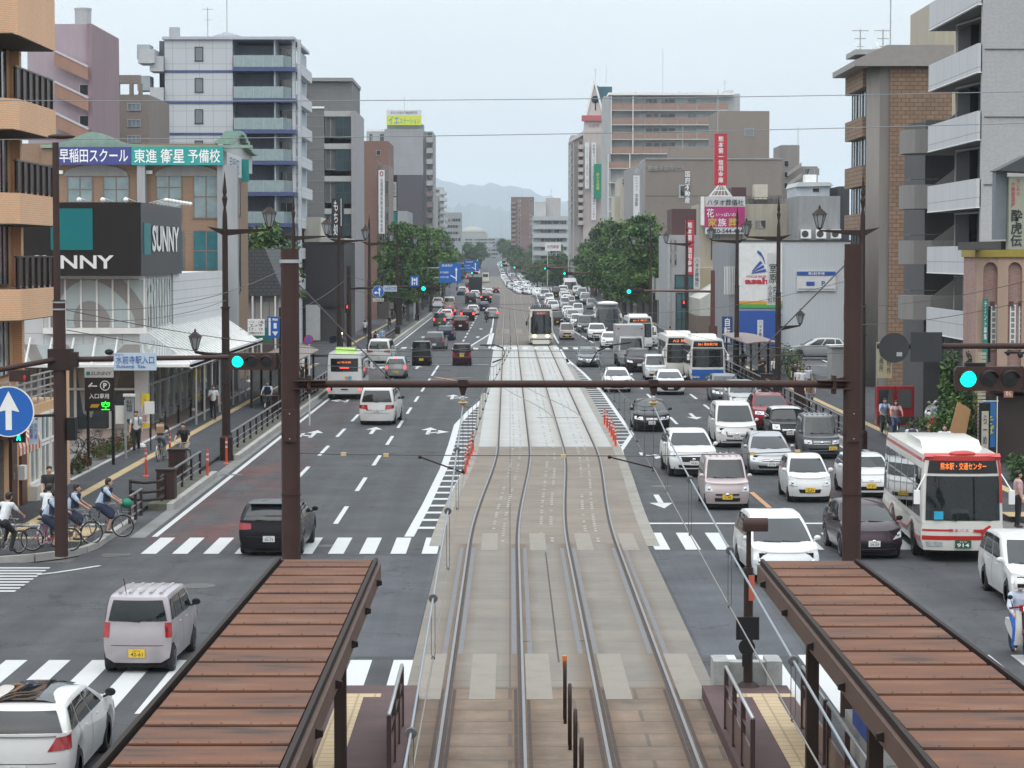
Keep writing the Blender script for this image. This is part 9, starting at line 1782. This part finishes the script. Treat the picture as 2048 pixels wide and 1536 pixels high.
# ============================================================ TREES, HEDGES
def leafM(name,c):
 mt=M(name,c,.6,var=.35,scale=1.2,spec=.3);mt.node_tree.nodes['Principled BSDF'].inputs['Subsurface Weight'].default_value=0;return mt
LEAF=[leafM('leaf_mid',(.06,.12,.035)),leafM('leaf_light',(.10,.175,.045)),leafM('leaf_dark',(.03,.062,.024))];BARK=M('bark',(.075,.06,.05),.9,var=.3,scale=6,bump=.5)
def leaves(name,parent,clumps,per,size,seed,mats=LEAF,world=True):
 r=np.random.default_rng(seed);V=[];Mi=[]
 for(c,rad,mi)in clumps:
  d=r.normal(size=(per,3));d/=np.linalg.norm(d,axis=1)[:,None];p=np.array(c)+d*(np.array(rad)*(r.random((per,1))**.45))
  a=r.normal(size=(per,3));a/=np.linalg.norm(a,axis=1)[:,None];b=np.cross(a,r.normal(size=(per,3)));b/=np.linalg.norm(b,axis=1)[:,None]
  s=size*(.6+.8*r.random((per,1)));V.append(np.stack([p-a*s,p+b*s*.5,p+a*s,p-b*s*.5],1).reshape(-1,3));Mi+=[mi]*per
 V=np.concatenate(V);n=len(V)//4;me=bpy.data.meshes.new(name);off=np.array(wloc(parent))if world else 0
 me.vertices.add(n*4);me.vertices.foreach_set('co',(V-off).ravel());me.loops.add(n*4);me.loops.foreach_set('vertex_index',np.arange(n*4));me.polygons.add(n);me.polygons.foreach_set('loop_start',np.arange(n)*4);me.polygons.foreach_set('loop_total',np.full(n,4))
 for mt in mats:me.materials.append(mt)
 me.polygons.foreach_set('material_index',Mi);me.update();o=bpy.data.objects.new(name,me);COL.objects.link(o);o.parent=parent;return o
def tree_pattern(seed,H=12.0,R=3.7,dark=False):
 r=random.Random(seed);t=thing('street_tree','','tree');m=MB();m.path([(0,0,0),(.05,0,2),(0,.1,5),(.1,0,8),(0,0,H-1.5)],[.26,.2,.15,.09,.03],8);cl=[]
 for k in range(52):
  f=r.random()**.85;z=2.6+(H-3.2)*f;w=R*(math.sin(math.pi*min(1,.12+f*.86))**.6)*(.85 if f>.7 else 1);a=r.random()*6.28;d=w*r.random()**.5
  c=(d*math.cos(a),d*math.sin(a),z);q=.6+r.random()*.75;cl.append((c,(q,q,q*.7),r.choice((0,0,1,2,2))if dark else r.choice((0,0,1,1,2))))
  if k%4==0:m.path([(0,0,z*.7),(c[0]*.5,c[1]*.5,z*.85),c],[.06,.04,.015],5)
 m.build('trunk',BARK,t,world=False);leaves('crown',t,cl,105,.21,seed,world=False);return t
TP=[tree_pattern(3),tree_pattern(8,11.0,3.0),tree_pattern(15,12.5,3.4,True),tree_pattern(21,8.5,2.6,True)];rt=random.Random(5)
ORD=('nearest','second','third','fourth','fifth','sixth','seventh','eighth','ninth','tenth','eleventh','twelfth')
first=[True]*4
def plant(k,X,Y,lab,grp,s=1.0):
 if first[k]:t=TP[k];first[k]=False;t.location=(X,Y,TZ(Y));t.rotation_euler=(0,0,rt.random()*6);t.scale=(s,s,s);t['label']=lab;t['group']=grp
 else:dup(TP[k],(X,Y,TZ(Y)),rt.random()*6,lab,grp,scale=s)
for i in range(12):plant(i%3,-12.6+rt.uniform(-.4,.3),274+14*i,'%s street tree of the left row beyond the second junction'%ORD[i],'left row of street trees',rt.uniform(.9,1.03))
for i in range(12):plant((i+1)%3,15.3+rt.uniform(-.5,.6),272+14*i,'%s street tree of the tall right row'%ORD[i],'right row of street trees',rt.uniform(.95,1.08))
for i in range(26):
 Y=445+30*i;plant(3 if i%2 else 2,17+CX(Y)+rt.uniform(-1,4),Y,'dark distant tree right of the far street','distant trees on the right',rt.uniform(.8,1.05));plant(2 if i%2 else 3,-15+CX(Y)+rt.uniform(-2,1),Y,'dark distant tree left of the far street','distant trees on the left',rt.uniform(.8,1.1))
for i,(px,Y)in enumerate(((888,900),(908,820),(935,1000),(1005,1250),(1040,900),(1075,640),(1095,600),(1115,580),(1062,720),(1085,670),(1108,620),(925,800),(945,880),(915,720),(960,1000),(1015,1100),(1030,950))):plant(3,wx(px,Y),Y,'background tree at the end of the street','background trees',1.3 if Y>800 else 1.0)
plant(1,wx(533,185),186,'light green tree top rising behind the slate roof house','garden tree',.98)
def bush(X,Y,rx,ry,rz_,lab,n=26,mats=LEAF,per=60,size=.05,z=.13,grp='clipped shrubs',cat='shrub'):
 t=thing('shrub',lab,cat,(X,Y,z),group=grp);r=random.Random(int(X*13+Y*7));cl=[]
 for k in range(n):a=r.random()*6.28;d=r.random()**.5;h=r.random();cl.append(((X+rx*d*math.cos(a),Y+ry*d*math.sin(a),z+rz_*(.15+.8*h*(1-.5*d))),(rx*.3,ry*.3,rz_*.28),r.choice((0,1,2))))
 leaves('foliage',t,cl,per,size,int(abs(X)*10+Y),mats);MB().tube((X,Y,z),(X,Y,z+rz_*.6),.04,6).build('stem',BARK,t);return t
AZ=[leafM('azalea_brown',(.14,.085,.04)),leafM('azalea_green',(.09,.13,.035)),leafM('azalea_dark',(.06,.055,.03))]
for i,(x,y,rx,ry)in enumerate(((-15.9,86.4,.3,.7),(-15.85,88.2,.3,.8),(-16.0,93.2,.5,.8),(-15.9,95.2,.5,.9),(-15.8,97.2,.4,.9),(-15.8,99.3,.4,.9))):bush(x,y,rx,ry,.75,'low reddish green azalea clump by the car park, %s'%ORD[i],18,AZ)
YG_=[leafM('hedge_yellow',(.13,.15,.04)),leafM('hedge_green',(.08,.11,.035)),leafM('hedge_dark',(.045,.06,.025))]
bush(18.4,158,1.0,3.0,2.0,'round clipped yellow green hedge on the right pavement',30,YG_,size=.07);bush(18.2,149,.8,1.6,1.2,'smaller clipped bush nearer than the big hedge',24,YG_,size=.07);bush(18.6,106,.9,3.0,.8,'grassy low hedge before the red vending machines',26,YG_,size=.06)
bush(18.9,97,1.0,1.6,.9,'flower bed shrubs with red blossom',22,[leafM('blossom_red',(.35,.05,.03)),LEAF[0],LEAF[2]],size=.05);bush(17.9,94.5,.9,.9,4.6,'tall leafy tree before the stair landings',46,per=110,size=.11,grp='broadleaf plants',cat='tree');bush(17.5,92.5,1.1,.9,2.7,'dark leafy shrub left of the restaurant entrance',40,per=100,size=.09,grp='broadleaf plants');bush(18.6,84,1.0,1.5,1.5,'leafy shrub at the right edge behind the bus',30,per=90,size=.08,grp='broadleaf plants')
for i,px in enumerate((1290,1310)):bush(wx(px,300),298,1.3,3,2.2,'small shrub under the right trees, %s'%('left','right')[i],20,size=.12)
def rb(name,label,cat,X,Y):return thing(name,label,cat,(X,Y,.13))
for i,x in enumerate((17.6,18.5)):
 v=rb('vending_machine','%s red vending machine beneath the outside stairs'%('left','right')[i],'vending machine',x,111.5);MB().box(x-.42,x+.42,111.5,112.2,.13,1.95).build('casing',M('vending_red',(.33,.015,.02),.35,coat=.3),v);MB().box(x-.34,x+.3,111.46,111.5,.95,1.8).build('window',GLASS,v);MB().box(x-.42,x+.42,111.45,111.5,.25,.55).build('panel',DFRAME,v)
v=rb('estate_sign','cream vertical notice board with black characters above the vending machines','sign',17.5,112);MB().box(17.3,18.0,112.4,112.45,2.3,4.0).build('board',M('board_cream',(.48,.46,.30),.5),v);text('売り物件',v,17.85,112.38,3.15,.2,1.3,INK,vertical=True);text('事務所',v,17.5,112.38,3.1,.2,1.0,INK,vertical=True);MB().tube((17.3,112.5,.13),(17.3,112.5,4),.04,6).build('post',STEEL,v)
v=rb('lantern_pillar','red cylindrical sign pillar with grey pointed cap','sign',18.4,99);MB().lathe([(.24,1.6),(.24,3.2)],(18.4,99,0),16).build('cylinder',M('pillar_red',(.33,.02,.04),.5),v,40);MB().lathe([(.36,3.2),(.0,3.65)],(18.4,99,0),14).build('cap',M('cap_grey',(.12,.13,.14),.5),v,40);MB().tube((18.4,99,.13),(18.4,99,1.6),.06,8).build('post',BLACK,v)
v=rb('ramen_sign','black stand sign with white vertical noodle shop characters','sign',18.0,90);MB().box(17.75,18.15,90,90.2,.13,2.5).build('box',BLACK,v);MB().box(17.82,18.08,89.97,90,.4,2.2).build('face',M('face_cream',(.4,.37,.3),.5),v);text('らーめん',v,17.95,89.95,1.3,.16,1.5,INK,vertical=True,bold=.02)
v=rb('noodle_board','tilted wooden noodle shop board beside the black stand sign','sign',17.2,91);MB().prism([(16.6,.6),(17.3,.5),(17.6,2.2),(17.1,2.5)],'y',91,91.06).build('board',M('board_wood',(.36,.20,.09),.6),v)
v=rb('blue_banner','blue hanging banner flag with yellow brush characters before the restaurant','flag',19.0,91);xx,YY=wx(1968,91),91
m=MB();m.grid(lambda i,j:(xx+.5*i/4,YY+.04*math.sin(i*1.9+j*.7),.75+1.75*j/8),4,8);m.build('cloth',M('banner_blue',(.02,.14,.36),.7),v,True,recalc=False);MB().tube((xx+.55,YY,.13),(xx+.55,YY,2.7),.02,6).tube((xx,YY,2.52),(xx+.6,YY,2.52),.015,6).build('pole',WHITEP,v);text('そば',v,xx+.27,YY-.08,1.6,.3,.7,M('yellow_letter',(.7,.6,.05),.5),vertical=True,bold=.04)
for i,(x,y,w,d_)in enumerate(((17.6,100.5,1.1,2.2),(19.0,101,1.0,3),(18.2,94.6,.9,.9))):v=rb('planter','%s stone planter box on the right pavement'%('left','right','nearest')[i],'planter',x,y);MB().box(x-w/2,x+w/2,y-d_/2,y+d_/2,.13,.6).build('box',brickM('planter_stone',(.2,.19,.175),(.17,.16,.15),(.1,.1,.09),.3,.15,.01),v);MB().box(x-w/2+.08,x+w/2-.08,y-d_/2+.08,y+d_/2-.08,.6,.62).build('soil',M('soil',(.04,.03,.022),.9),v)
for k in range(4):v=rb('car_park_line','','',0,0);bpy.data.objects.remove(v)
m=MB()
for k in range(5):m.box(-24+0*k,-15.9,84.9+.95*k*.35,85.02+.95*k*.35,.137,.142)
for px0,py0,px1,py1 in((1612,731,1668,731),(1645,720,1668,730)):a=G(px0,py0,.14);b_=G(px1,py1,.14);line(m,[a,b_],.14,.142)
struct(m,'road_marking',PW)
# ---- haze: one box of thin even air around everything
hz=bpy.data.materials.new('haze');hz.use_nodes=True;n=hz.node_tree.nodes;n.clear();ho=n.new('ShaderNodeOutputMaterial');hv=n.new('ShaderNodeVolumePrincipled');hv.inputs['Color'].default_value=(.80,.90,.98,1);hv.inputs['Density'].default_value=.00013;hv.inputs['Anisotropy'].default_value=.2;hz.node_tree.links.new(hv.outputs[0],ho.inputs['Volume'])
tag(MB().box(-7000,7000,-80,13000,-8,430).build('haze',hz),kind='stuff')
